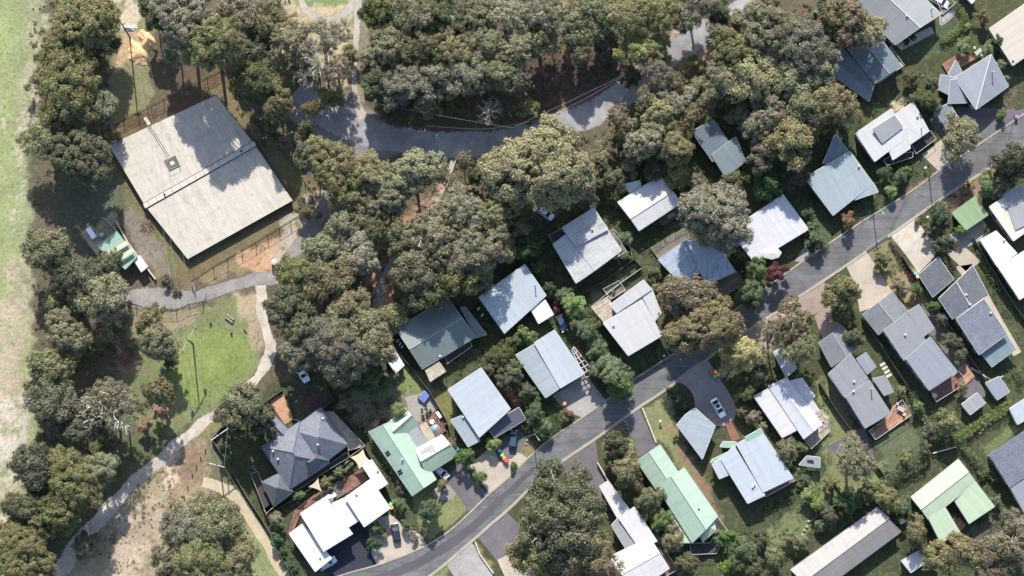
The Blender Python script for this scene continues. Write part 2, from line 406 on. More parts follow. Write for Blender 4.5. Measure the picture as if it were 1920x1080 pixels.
# (outline in photo pixels, sRGB as seen, softness px, patchiness 0..1)
G_BASE = (104, 100, 82)
REG = [
 ([(-900,-900),(85,-900),(78,80),(50,200),(58,420),(60,640),(80,760),(60,900),(40,1080),(20,2000),(-900,2000)], (158,164,122), 14, 0),
 ([(-900,-900),(30,-900),(28,200),(20,500),(0,560),(-900,600)], (160,170,118), 30, 0),
 ([(50,0),(100,0),(95,40),(70,80),(80,150),(60,250),(40,330),(10,330),(30,200),(55,110)], (186,178,156), 16, .6),
 ([(-40,200),(45,210),(55,330),(30,460),(-40,470)], (200,192,168), 14, .75),
 ([(-900,500),(55,480),(62,640),(70,720),(62,800),(40,900),(20,960),(-900,980)], (186,172,150), 18, .5),
 ([(-60,740),(50,735),(55,840),(35,900),(-60,910)], (206,196,180), 12, .5),
 ([(0,960),(30,950),(40,1100),(-60,1100)], (205,192,170), 12, .4),
 # power-line lawn at the top and its sand heap ground
 ([(203,-40),(300,-40),(292,120),(285,225),(215,245),(205,225)], (142,140,104), 8, 0),
 ([(213,-20),(258,-20),(262,40),(250,62),(215,45)], (214,200,172), 8, .2),
 ([(228,47),(262,45),(260,62),(232,64)], (226,226,226), 4, .55),
 ([(230,66),(262,62),(268,120),(240,110),(215,140),(212,118)], (204,176,146), 8, .1),
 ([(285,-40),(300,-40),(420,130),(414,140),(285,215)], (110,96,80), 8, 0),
 # around the reservoir
 ([(204,238),(418,132),(440,170),(612,372),(585,410),(360,545),(300,520),(280,430),(200,290)], (128,116,88), 6, 0),
 ([(215,300),(290,420),(350,500),(330,512),(255,420),(210,340)], (120,122,82), 6, .4),
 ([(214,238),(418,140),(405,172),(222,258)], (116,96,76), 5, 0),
 ([(500,300),(548,300),(600,375),(575,395),(552,372)], (128,124,86), 6, .2),
 ([(250,380),(285,430),(330,520),(300,525),(262,480),(228,420)], (142,130,118), 5, .15),
 ([(100,400),(160,300),(210,330),(230,400),(170,430),(180,520),(120,520)], (104,108,88), 12, 0),
 ([(150,430),(215,400),(225,430),(185,465),(182,480)], (170,158,130), 4, .1),
 ([(370,525),(455,478),(585,402),(600,398),(560,440),(520,475),(515,512),(430,520),(375,540)], (160,142,108), 6, .2),
 ([(445,475),(520,440),(565,425),(560,450),(520,482),(520,515),(470,512),(450,495)], (214,172,138), 9, .15),
 ([(540,400),(620,330),(650,380),(600,440),(520,520),(500,490)], (190,178,158), 9, .35),
 # grass below the gravel yard
 ([(236,575),(330,590),(385,570),(490,548),(495,610),(492,690),(455,735),(400,775),(350,800),(315,820),(235,820),(230,700)], (132,138,98), 8, 0),
 ([(330,640),(400,610),(470,630),(480,680),(440,730),(370,765),(330,740)], (138,152,90), 20, .06),
 ([(228,570),(330,586),(370,575),(375,600),(330,625),(250,620)], (164,150,122), 8, .2),
 ([(440,550),(492,545),(498,660),(470,650),(455,600)], (186,168,140), 12, .3),
 ([(212,640),(262,630),(262,700),(215,705)], (150,128,112), 10, .2),
 # lower left
 ([(150,790),(260,790),(330,830),(240,900),(160,960),(120,960)], (108,112,80), 10, 0),
 ([(330,830),(400,770),(440,745),(478,760),(430,790),(400,800),(392,900),(350,880)], (140,138,96), 8, .2),
 ([(90,1100),(190,985),(260,905),(330,845),(385,820),(392,900),(400,935),(350,960),(330,1010),(290,1100)], (170,156,128), 9, .15),
 ([(310,850),(345,840),(350,870),(330,910),(300,920)], (226,200,178), 8, .3),
 ([(230,940),(300,930),(310,1000),(250,1100),(190,1100)], (198,178,158), 12, .5),
 ([(350,830),(392,830),(395,900),(370,900),(340,930),(310,950)], (150,128,108), 8, .45),
 ([(392,830),(440,870),(490,985),(560,1080),(560,1200),(480,1200),(430,930),(395,905)], (116,118,88), 8, 0),
 ([(440,990),(480,990),(530,1100),(460,1100)], (150,156,110), 10, .2),
 # top middle
 ([(500,-60),(690,-60),(686,30),(676,130),(640,170),(600,120),(540,40)], (196,180,148), 10, .1),
 ([(535,-200),(665,-200),(655,2),(610,17),(560,12),(535,-2)], (134,150,104), 5, 0),
 ([(555,150),(625,165),(690,205),(740,240),(742,290),(640,300),(560,250),(540,200)], (150,146,148), 9, .15),
 ([(660,-40),(690,-40),(690,120),(682,200),(658,200),(655,120)], (150,140,120), 8, .3),
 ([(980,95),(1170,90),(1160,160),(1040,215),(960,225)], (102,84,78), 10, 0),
 ([(1260,40),(1290,30),(1290,62),(1262,75)], (196,172,150), 6, .2),
 ([(1190,180),(1300,80),(1340,90),(1320,150),(1260,200)], (176,152,134), 12, .45),
 ([(680,480),(730,440),(790,380),(835,330),(850,340),(800,410),(740,520),(735,620),(705,620),(690,550)], (190,150,126), 10, .35),
 ([(690,530),(735,535),(730,610),(705,600)], (222,172,142), 8, .2),
 ([(1010,395),(1060,395),(1050,450),(1010,460)], (140,112,96), 8, .1),
 # residential base (all east of the street's houses)
 ([(480,740),(700,640),(900,500),(1020,420),(1150,340),(1300,220),(1550,60),(1700,-200),(3000,-200),(3000,1500),(640,1500),(560,1100),(480,980),(400,830)], (84,90,64), 12, 0),
 # lawns
 ([(770,905),(865,905),(878,950),(845,985),(800,1018),(775,960)], (134,138,94), 4, 0),
 ([(1212,765),(1262,735),(1275,745),(1262,800),(1300,880),(1340,940),(1375,1000),(1350,1010),(1340,960),(1280,885),(1240,830),(1205,800)], (138,142,100), 5, 0),
 ([(1245,800),(1262,795),(1330,900),(1360,985),(1345,985),(1290,880)], (150,128,106), 6, .25),
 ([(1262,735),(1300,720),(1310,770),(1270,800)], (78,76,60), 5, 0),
 ([(1532,720),(1560,712),(1612,820),(1640,880),(1610,930),(1560,930),(1540,840)], (132,136,96), 5, 0),
 ([(1430,1000),(1470,960),(1520,940),(1535,985),(1490,1030),(1440,1040)], (122,130,92), 6, 0),
 ([(1490,880),(1550,880),(1560,990),(1530,1000)], (122,130,90), 7, .2),
 ([(1645,830),(1695,790),(1735,840),(1700,885),(1655,890)], (104,114,86), 4, 0),
 ([(1620,890),(1655,870),(1665,900),(1630,920)], (130,140,96), 4, 0),
 ([(1838,835),(1895,795),(1905,812),(1855,852)], (112,124,86), 4, 0),
 ([(1660,95),(1770,40),(1800,0),(1815,30),(1780,80),(1690,125)], (84,98,74), 5, 0),
 ([(1605,115),(1700,110),(1660,190),(1600,210)], (100,100,80), 6, 0),
 ([(1660,205),(1690,180),(1712,185),(1680,212)], (206,190,160), 4, .2),
 ([(1625,465),(1665,440),(1690,490),(1700,530),(1680,560),(1640,530)], (140,136,98), 4, 0),
 ([(1640,520),(1700,500),(1735,560),(1700,590),(1665,560)], (170,150,116), 6, .25),
 ([(1485,380),(1510,375),(1560,450),(1535,475)], (88,100,72), 4, 0),
 ([(1795,330),(1860,290),(1875,330),(1800,400),(1770,410),(1740,400)], (160,140,118), 6, .3),
 ([(1780,360),(1820,345),(1840,380),(1790,400)], (170,130,116), 5, .2),
 ([(1690,360),(1740,325),(1760,335),(1700,380)], (150,116,96), 5, .2),
 ([(1180,735),(1130,790),(1100,820),(1080,800),(1090,770)], (128,122,92), 4, .2),
 ([(975,830),(1000,830),(1010,850),(985,875)], (150,138,100), 4, .1),
 ([(640,740),(700,700),(800,700),(850,790),(760,800),(720,780),(660,800)], (146,138,116), 6, .15),
 ([(755,690),(800,700),(790,740),(745,730)], (132,140,90), 6, .1),
 ([(812,740),(845,720),(860,780),(838,790)], (128,126,80), 4, 0),
 ([(545,740),(610,735),(625,760),(560,780)], (96,84,78), 8, 0),
 ([(1195,670),(1255,650),(1270,690),(1210,720)], (84,92,66), 4, 0),
 ([(1100,550),(1195,485),(1200,505),(1110,570)], (104,112,84), 3, 0),
 ([(800,1062),(840,1060),(850,1130),(790,1130)], (132,138,96), 4, 0),
 ([(890,1015),(925,1060),(920,1100),(900,1050),(885,1025)], (160,146,106), 4, .1),
 ([(1140,800),(1170,785),(1180,830),(1150,850),(1130,840)], (130,120,90), 5, .1),
 ([(1400,590),(1445,585),(1450,640),(1420,700),(1395,650)], (168,158,144), 6, .1),
 ([(1870,120),(1900,130),(1910,200),(1870,210)], (112,100,88), 6, .1),
 ([(1830,965),(1880,960),(1870,1020),(1790,1040)], (110,104,92), 8, 0),
]
def axis(lo, hi, step):
    far = [3200, 1800, 1000, 600, 380, 260, 200]
    return np.array([lo-f+200-200 for f in far][:]+list(np.arange(lo, hi+step*.5, step))+[hi+f for f in far[::-1]])
gx = axis(-124, 124, .5); gy = axis(-72, 72, .5)
nx, ny = len(gx), len(gy)
GX, GY = np.meshgrid(gx, gy)
PX = GX/S+960; PY = 540-GY/S
wx = PX+(fbm(PX/22, PY/22, 3)-.5)*34; wy = PY+(fbm(PX/22, PY/22, 9)-.5)*34
def lin_a(c): return np.array([lin(v)*K_LIT for v in c])
gc = np.tile(lin_a(G_BASE), (ny, nx, 1))
pn = fbm(PX/26, PY/26, 31, 5); pn2 = fbm(PX/9, PY/9, 77, 3); pn3 = vnoise(PX/4.3, PY/4.3, 5)
# bushland floor: leaf litter with reddish and grey places
t = np.clip((fbm(PX/60, PY/60, 55)-.4)*4, 0, 1)[..., None]
gc = gc*(1-t)+lin_a((116, 104, 86))*t
for poly, c, soft, patch in REG:
    d = sdist(wx, wy, poly)
    m = np.clip(d/soft+.5, 0, 1)
    if patch: m = m*np.clip((pn*.42+pn2*.36+pn3*.22-(.22+.36*patch))*7, 0, 1)
    m = (m*m*(3-2*m))[..., None]
    gc = gc*(1-m)+lin_a(c)*m
# dry and lush places, mown and trodden ground
gc *= ((.76+.46*fbm(PX/40, PY/40, 101, 5))*(.90+.20*fbm(PX/7, PY/7, 41, 3)))[..., None]
tw = np.clip((fbm(PX/16, PY/16, 202, 4)-.5)*5, 0, 1)[..., None]*.35
gc = gc*(1-tw)+gc*np.array([1.22, 1.08, .95])*tw
verts = np.stack([GX, GY, np.zeros_like(GX)], -1).reshape(-1, 3)
me = bpy.data.meshes.new('ground')
idx = np.arange(nx*ny).reshape(ny, nx)
quads = np.stack([idx[:-1, :-1], idx[:-1, 1:], idx[1:, 1:], idx[1:, :-1]], -1).reshape(-1, 4)
me.vertices.add(len(verts)); me.vertices.foreach_set('co', verts.ravel())
me.loops.add(quads.size); me.loops.foreach_set('vertex_index', quads.ravel())
me.polygons.add(len(quads)); me.polygons.foreach_set('loop_start', np.arange(0, quads.size, 4))
me.update()
ca = me.color_attributes.new('soil', 'FLOAT_COLOR', 'POINT')
ca.data.foreach_set('color', np.concatenate([gc, np.ones((ny, nx, 1))], -1).astype(np.float32).ravel())
m, nt, b = new_mat('ground_mat')
at = nt.nodes.new('ShaderNodeAttribute'); at.attribute_name = 'soil'
geo = nt.nodes.new('ShaderNodeNewGeometry'); Pp = geo.outputs['Position']
g1 = rng(nt, noise(nt, Pp, 1.3, 6, .72, .4), .72, 1.30, .3, .7)
g2 = rng(nt, noise(nt, Pp, 5.5, 3, .8), .72, 1.28, .3, .7)
nt.links.new(vmul(nt, mixc(nt, rng(nt, noise(nt, Pp, .8, 6, .75), 0, .38, .5, .72), at.outputs['Color'], (.20, .165, .115)), mathn(nt, 'MULTIPLY', g1, g2)), b.inputs['Base Color'])
b.inputs['Roughness'].default_value = .95; b.inputs['Specular IOR Level'].default_value = .1
bp = nt.nodes.new('ShaderNodeBump'); bp.inputs['Strength'].default_value = .6; bp.inputs['Distance'].default_value = .12
nt.links.new(noise(nt, Pp, 3.0, 5, .75), bp.inputs['Height']); nt.links.new(bp.outputs[0], b.inputs['Normal'])
me.materials.append(m)
go = bpy.data.objects.new('ground', me); COL.objects.link(go); tag(go, kind='structure')

# ------------------------------------------------------------------ roads, tracks, driveways
ground_like('asphalt', A(126,123,126), A(106,103,107), .35, .12, .10, .85)
ground_like('asphalt_pale', A(186,183,182), A(150,147,148), .30, .18, .14, .9, edge=True)
ground_like('kerb_mat', A(196,184,166), A(176,164,148), .5, .1, .08)
ground_like('gravel_grey', A(172,166,160), A(146,140,134), .5, .15, .22, .95, edge=True)
ground_like('track_pale', A(230,216,198), A(178,168,156), .35, .25, .25, .95, edge=True)
ground_like('track_sand', A(222,204,168), A(196,182,154), .5, .12, .15, .95, edge=True)
ground_like('path_pale', A(206,196,184), A(180,170,158), .6, .15, .12, .95, edge=True)
ground_like('conc_pale', A(210,196,178), A(190,176,160), .4, .12, .08, .9, cracks=True)
ground_like('conc_white', A(222,212,198), A(200,186,168), .45, .12, .08, .9, cracks=True)
ground_like('conc_grey', A(186,181,174), A(164,159,154), .4, .15, .10, .9, cracks=True)
ground_like('drive_dark', A(132,126,128), A(112,106,110), .4, .15, .12, .9)
ground_like('drive_black', A(62,66,78), A(54,56,66), .4, .12, .10, .85)
ground_like('drive_pink', A(186,166,152), A(164,144,132), .5, .15, .12, .9)
ground_like('paving_orange', A(214,168,136), A(196,148,118), 1.2, .15, .25, .9)
ground_like('paving_brick', A(160,112,96), A(136,96,84), 1.0, .15, .2, .9)
ground_like('oil_wear', A(104,101,104), A(98,95,98), .3, .1, .1, .85)

def spline(pts, step=6.0):
    """Catmull-Rom through photo-pixel points, resampled about every `step` px"""
    P = [Vector(p) for p in pts]; P = [P[0]*2-P[1]]+P+[P[-1]*2-P[-2]]
    out = []
    for i in range(1, len(P)-2):
        n = max(1, int((P[i+1]-P[i]).length/step))
        for k in range(n):
            t = k/n
            out.append(.5*((2*P[i])+(P[i+1]-P[i-1])*t+(2*P[i-1]-5*P[i]+4*P[i+1]-P[i+2])*t*t+(3*P[i]-P[i-1]-3*P[i+1]+P[i+2])*t**3))
    out.append(P[-2]); return out
EXCL = []
def ribbon(name, pts, widths, z, mat, wob=0.0, n_across=5):
    c = spline([(p[0], p[1]) for p in pts], 5)
    ws = spline([(w, 0) for w in widths], 1e9) if False else None
    # widths interpolated by arclength of the control points
    L = [0]
    for i in range(len(pts)-1): L.append(L[-1]+math.hypot(pts[i+1][0]-pts[i][0], pts[i+1][1]-pts[i][1]))
    mb = MB(); rows = []; acc = 0
    rr = random.Random(len(name)+int(pts[0][0]))
    ph = [rr.uniform(0, 6) for _ in range(6)]
    tot = sum((c[i+1]-c[i]).length for i in range(len(c)-1))
    for i, p in enumerate(c):
        if i: acc += (c[i]-c[i-1]).length
        s = acc/tot*L[-1]
        j = max(k for k in range(len(L)) if L[k] <= s+1e-6); j = min(j, len(L)-2)
        w = widths[j]+(widths[j+1]-widths[j])*(s-L[j])/(L[j+1]-L[j])
        d = (c[min(i+1, len(c)-1)]-c[max(i-1, 0)]).normalized(); nrm = Vector((-d.y, d.x))
        wl = w/2+wob*(math.sin(acc/17+ph[0])+math.sin(acc/7+ph[1])*.6); wr = w/2+wob*(math.sin(acc/13+ph[2])+math.sin(acc/9+ph[3])*.6)
        row = []
        for k in range(n_across):
            t = -1+2*k/(n_across-1)
            q = p+nrm*(t*(wl if t < 0 else wr))
            row.append((W(q.x, q.y, z), 1-abs(t)))
        rows.append(row)
    if name != 'road_wear' and max(widths) > 9:
        pxl = [[(CAM[0]*0+r[k][0].x/S+960, 540-r[k][0].y/S) for r in rows] for k in (0, -1)]
        EXCL.append(pxl[0]+pxl[1][::-1])
    for i in range(len(rows)-1):
        for k in range(n_across-1):
            a, b_, c_, d_ = rows[i][k], rows[i][k+1], rows[i+1][k+1], rows[i+1][k]
            mb.poly([a[0], b_[0], c_[0], d_[0]], 0, [(a[1]*2, 0), (b_[1]*2, 0), (c_[1]*2, 0), (d_[1]*2, 0)])
    o = mb.build(name, MATS[mat]); 
    return tag(o, kind='structure')
def sheet(name, pts, z, mat, smooth_step=None):
    EXCL.append(pts)
    P = spline(pts+[pts[0]], smooth_step) [:-1] if smooth_step else [Vector(p) for p in pts]
    mb = MB(); w = [W(p[0], p[1], 0) for p in P]
    if sum(w[i].x*w[(i+1) % len(w)].y-w[(i+1) % len(w)].x*w[i].y for i in range(len(w))) < 0: w.reverse()
    top = [(p.x, p.y, z) for p in w]
    mb.poly(top, 0, [(1, 0)]*len(top))
    o = mb.build(name, MATS[mat])
    return tag(o, kind='structure')

UP = [(590,1096),(660,1074),(707,1061),(755,1044),(800,1024),(840,999),(880,964),(917,928),(958,893),(997,854),(1043,817),(1093,784),(1137,752),(1193,710),(1257,669),(1310,633),(1375,585),(1440,538),(1507,490),(1553,459),(1613,419),(1707,361),(1760,322),(1830,276),(1935,205),(2100,95)]
LO = [(690,1140),(745,1108),(803,1079),(880,1015),(920,980),(958,947),(1000,905),(1045,868),(1120,817),(1193,764),(1243,731),(1320,675),(1360,644),(1440,592),(1523,537),(1583,497),(1667,439),(1723,399),(1790,353),(1860,309),(1930,262),(2100,150)]
up = spline(UP, 8); lo = spline(LO, 8)
EXCL.append(UP+LO[::-1])
mb = MB()
w_up = [W(p.x, p.y, 0) for p in up]; w_lo = [W(p.x, p.y, 0) for p in lo]
def resample(P, n):
    L = [0]
    for i in range(len(P)-1): L.append(L[-1]+(P[i+1]-P[i]).length)
    out = []; j = 0
    for k in range(n):
        s = L[-1]*k/(n-1)
        while j < len(L)-2 and L[j+1] < s: j += 1
        out.append(P[j].lerp(P[j+1], (s-L[j])/max(1e-9, L[j+1]-L[j])))
    return out
ru, rl = resample(w_up, 160), resample(w_lo, 160)
for i in range(159):
    mb.poly([(*rl[i][:2], .012), (*rl[i+1][:2], .012), (*ru[i+1][:2], .012), (*ru[i][:2], .012)])
m, nt, b = new_mat('street_asphalt')
geo = nt.nodes.new('ShaderNodeNewGeometry'); Pp = geo.outputs['Position']
cc = mixc(nt, rng(nt, noise(nt, Pp, .3, 6, .65, .4), 0, 1, .35, .65), A(130,129,129), A(110,109,110))
mp = nt.nodes.new('ShaderNodeMapping'); mp.inputs['Rotation'].default_value = (0, 0, math.radians(-33)); mp.inputs['Scale'].default_value = (.06, 1.3, 1); nt.links.new(Pp, mp.inputs['Vector'])
tyre = rng(nt, noise(nt, mp.outputs[0], 1.0, 3, .6), .86, 1.16, .35, .65)
vo = nt.nodes.new('ShaderNodeTexVoronoi'); vo.feature = 'DISTANCE_TO_EDGE'; vo.inputs['Scale'].default_value = .11; nt.links.new(Pp, vo.inputs['Vector'])
crk = rng(nt, vo.outputs['Distance'], .70, 1.0, 0, .012)
vp = nt.nodes.new('ShaderNodeTexVoronoi'); vp.inputs['Scale'].default_value = .13; vp.distance = 'CHEBYCHEV'; nt.links.new(Pp, vp.inputs['Vector'])
sp = nt.nodes.new('ShaderNodeSeparateColor'); nt.links.new(vp.outputs['Color'], sp.inputs[0])
pat = rng(nt, mathn(nt, 'GREATER_THAN', sp.outputs[0], .82), 1, .86)
tot = mathn(nt, 'MULTIPLY', mathn(nt, 'MULTIPLY', tyre, crk), mathn(nt, 'MULTIPLY', pat, rng(nt, noise(nt, Pp, 6, 3, .8), .86, 1.14, .3, .7)))
nt.links.new(vmul(nt, cc, tot), b.inputs['Base Color'])
b.inputs['Roughness'].default_value = .85; b.inputs['Specular IOR Level'].default_value = .25
tag(mb.build('road', m), kind='structure')
def kerb(P, side, width=.55, h=.10):
    mb = MB(); n = len(P)
    nr = []
    for i in range(n):
        d = (P[min(i+1, n-1)]-P[max(i-1, 0)]); d.z = 0; d.normalize()
        nr.append(Vector((-d.y, d.x, 0))*side)
    for i in range(n-1):
        a, b_ = P[i], P[i+1]; ao, bo = a+nr[i]*width, b_+nr[i+1]*width
        q = [(a.x, a.y, h), (b_.x, b_.y, h), (bo.x, bo.y, h), (ao.x, ao.y, h)]
        mb.poly(q if side < 0 else q[::-1] if False else q)
        mb.poly([(a.x, a.y, 0), (b_.x, b_.y, 0), (b_.x, b_.y, h), (a.x, a.y, h)])
        mb.poly([(ao.x, ao.y, 0), (bo.x, bo.y, 0), (bo.x, bo.y, h), (ao.x, ao.y, h)])
    return tag(mb.build('kerb', MATS['kerb_mat']), kind='structure')
kerb(ru, 1, .35); kerb(rl, -1, .62)
# gutter drain mark of worn tyre paths down the middle of the bend
ribbon('road_wear', [(640,1105),(740,1075),(820,1035),(890,985),(940,935),(1000,880)], [14,16,18,16,12,8], .016, 'oil_wear', .6)

ribbon('upper_road', [(560,165),(600,205),(660,235),(740,262),(860,272),(965,262),(1060,234),(1140,196),(1215,138),(1262,98),(1320,62),(1385,20),(1440,-20),(1520,-80)], [40,70,76,62,62,60,60,62,62,60,56,50,50,50], .010, 'asphalt_pale', 1.2)
ribbon('upper_road_edge', [(800,236),(900,242),(960,234),(1020,222),(1080,194),(1120,172),(1160,148)], [2,2,2,2,2,2,2], .018, 'kerb_mat')
ribbon('gravel_track', [(638,330),(618,372),(590,420),(560,462),(525,505),(498,528)], [26,30,34,34,26,22], .013, 'gravel_grey', 1.5)
ribbon('gravel_yard', [(225,556),(270,560),(320,560),(370,558),(420,540),(470,526),(520,520)], [30,52,50,32,26,30,30], .008, 'gravel_grey', 1.2)
ribbon('earth_track', [(488,535),(490,580),(500,620),(505,665),(482,708),(445,742),(405,775),(345,822),(300,862),(250,905),(195,965),(140,1030),(90,1110)], [26,24,22,26,24,20,22,26,26,28,34,40,44], .011, 'track_pale', 2.0)
ribbon('sandy_track', [(380,905),(405,910),(432,924),(462,960),(488,1000),(515,1045),(550,1110)], [26,28,28,26,26,26,26], .011, 'track_sand', 1.2)
ribbon('footpath', [(560,-10),(575,20),(610,36),(650,22),(672,-10)], [12,14,14,16,20], .006, 'path_pale', 1.5)
ribbon('footpath', [(672,0),(668,60),(666,120),(664,160),(672,200),(682,222)], [20,14,10,12,16,30], .014, 'path_pale', 1.0)
ribbon('footpath', [(848,300),(838,340),(815,380),(785,420),(740,480),(712,540),(722,600)], [8,8,8,8,10,12,12], .006, 'path_pale', 1.0)

for pts, z, mat, st in [
 ([(1263,714),(1320,676),(1342,700),(1366,735),(1380,764),(1377,785),(1362,797),(1340,799),(1322,790),(1305,768),(1300,742),(1284,722)], .03, 'conc_grey', 8),
 ([(1163,783),(1198,762),(1206,785),(1228,828),(1238,836),(1196,857),(1186,825)], .03, 'drive_dark', None),
 ([(1046,869),(1116,822),(1122,868),(1150,925),(1128,940),(1092,905)], .03, 'drive_dark', None),
 ([(893,1004),(946,957),(975,985),(965,1040),(932,1052)], .03, 'drive_dark', None),
 ([(835,1056),(884,1016),(893,1030),(915,1062),(945,1110),(870,1110)], .032, 'conc_grey', None),
 ([(932,1050),(972,1030),(1010,1090),(960,1110)], .034, 'conc_pale', None),
 ([(1668,440),(1716,411),(1757,462),(1752,482),(1722,512),(1700,480)], .03, 'conc_white', None),
 ([(1586,497),(1625,471),(1660,528),(1674,548),(1640,575),(1612,585),(1605,540)], .03, 'conc_pale', None),
 ([(1500,552),(1545,524),(1562,600),(1582,612),(1545,640),(1525,590)], .03, 'drive_pink', None),
 ([(1395,628),(1440,594),(1500,552),(1525,590),(1480,600),(1420,640)], .026, 'drive_pink', None),
 ([(1728,290),(1764,262),(1790,301),(1761,322)], .03, 'conc_pale', None),
 ([(1740,225),(1800,200),(1905,205),(1840,270),(1792,300),(1770,262)], .026, 'drive_dark', None),
 ([(1830,275),(1870,215),(1960,195),(1940,205)], .034, 'asphalt', None),
 ([(1036,742),(1098,702),(1136,751),(1092,783),(1062,772)], .03, 'conc_grey', None),
 ([(880,872),(935,825),(988,858),(959,892),(918,926),(900,900)], .03, 'conc_pale', None),
 ([(925,835),(975,800),(988,830),(960,860),(935,865)], .034, 'drive_dark', None),
 ([(834,893),(866,868),(890,905),(917,926),(880,962),(852,918)], .03, 'drive_dark', None),
 ([(595,1062),(640,1000),(665,975),(690,1000),(706,1060),(660,1073),(620,1084)], .03, 'drive_black', None),
 ([(690,975),(733,965),(762,990),(790,1003),(800,1023),(755,1044),(708,1060),(697,1040)], .034, 'conc_pale', None),
 ([(815,915),(835,907),(855,925),(850,935),(828,938),(812,928)], .03, 'conc_grey', 6),
 ([(1490,490),(1510,460),(1522,478),(1507,492)], .03, 'conc_grey', None),
 ([(760,745),(800,735),(822,765),(785,792),(768,780)], .03, 'conc_grey', None),
 ([(505,752),(531,738),(549,786),(534,796)], .03, 'paving_orange', None),
 ([(1359,793),(1370,789),(1388,822),(1372,828)], .036, 'paving_brick', None),
 ([(1790,500),(1822,495),(1880,600),(1915,660),(1900,668),(1850,570)], .026, 'conc_pale', None),
 ([(1700,590),(1745,560),(1850,740),(1815,760),(1760,640)], .020, 'drive_dark', None),
 ([(1830,400),(1850,420),(1840,450),(1800,470),(1780,440)], .022, 'conc_grey', None),
 ([(1775,475),(1800,455),(1840,490),(1812,510)], .026, 'conc_pale', None),
 ([(152,437),(172,423),(200,455),(182,480)], .09, 'conc_pale', None),
 ([(1545,840),(1620,800),(1640,860),(1620,880)], .018, 'drive_dark', None),
 ([(1565,720),(1590,745),(1625,810),(1640,870),(1615,800),(1580,760)], .022, 'drive_dark', None),
 ([(1679,82),(1745,50),(1752,62),(1690,95)], .08, 'conc_white', None),
 ([(1760,30),(1785,10),(1792,25),(1765,48)], .05, 'conc_grey', 5),
]:
    nm = 'driveway' if mat.startswith(('conc', 'drive', 'asphalt')) else 'paving'
    sheet(nm, pts, z, mat, st)
# ------------------------------------------------------------------ buildings
def eaves_uv(face, udir):
    u = Vector(udir).normalized(); n = (face[1]-face[0]).cross(face[2]-face[0])
    if n.length < 1e-9: n = Vector((0, 0, 1))
    n.normalize(); v = n.cross(u)
    return [(p.dot(u), p.dot(v)) for p in face]

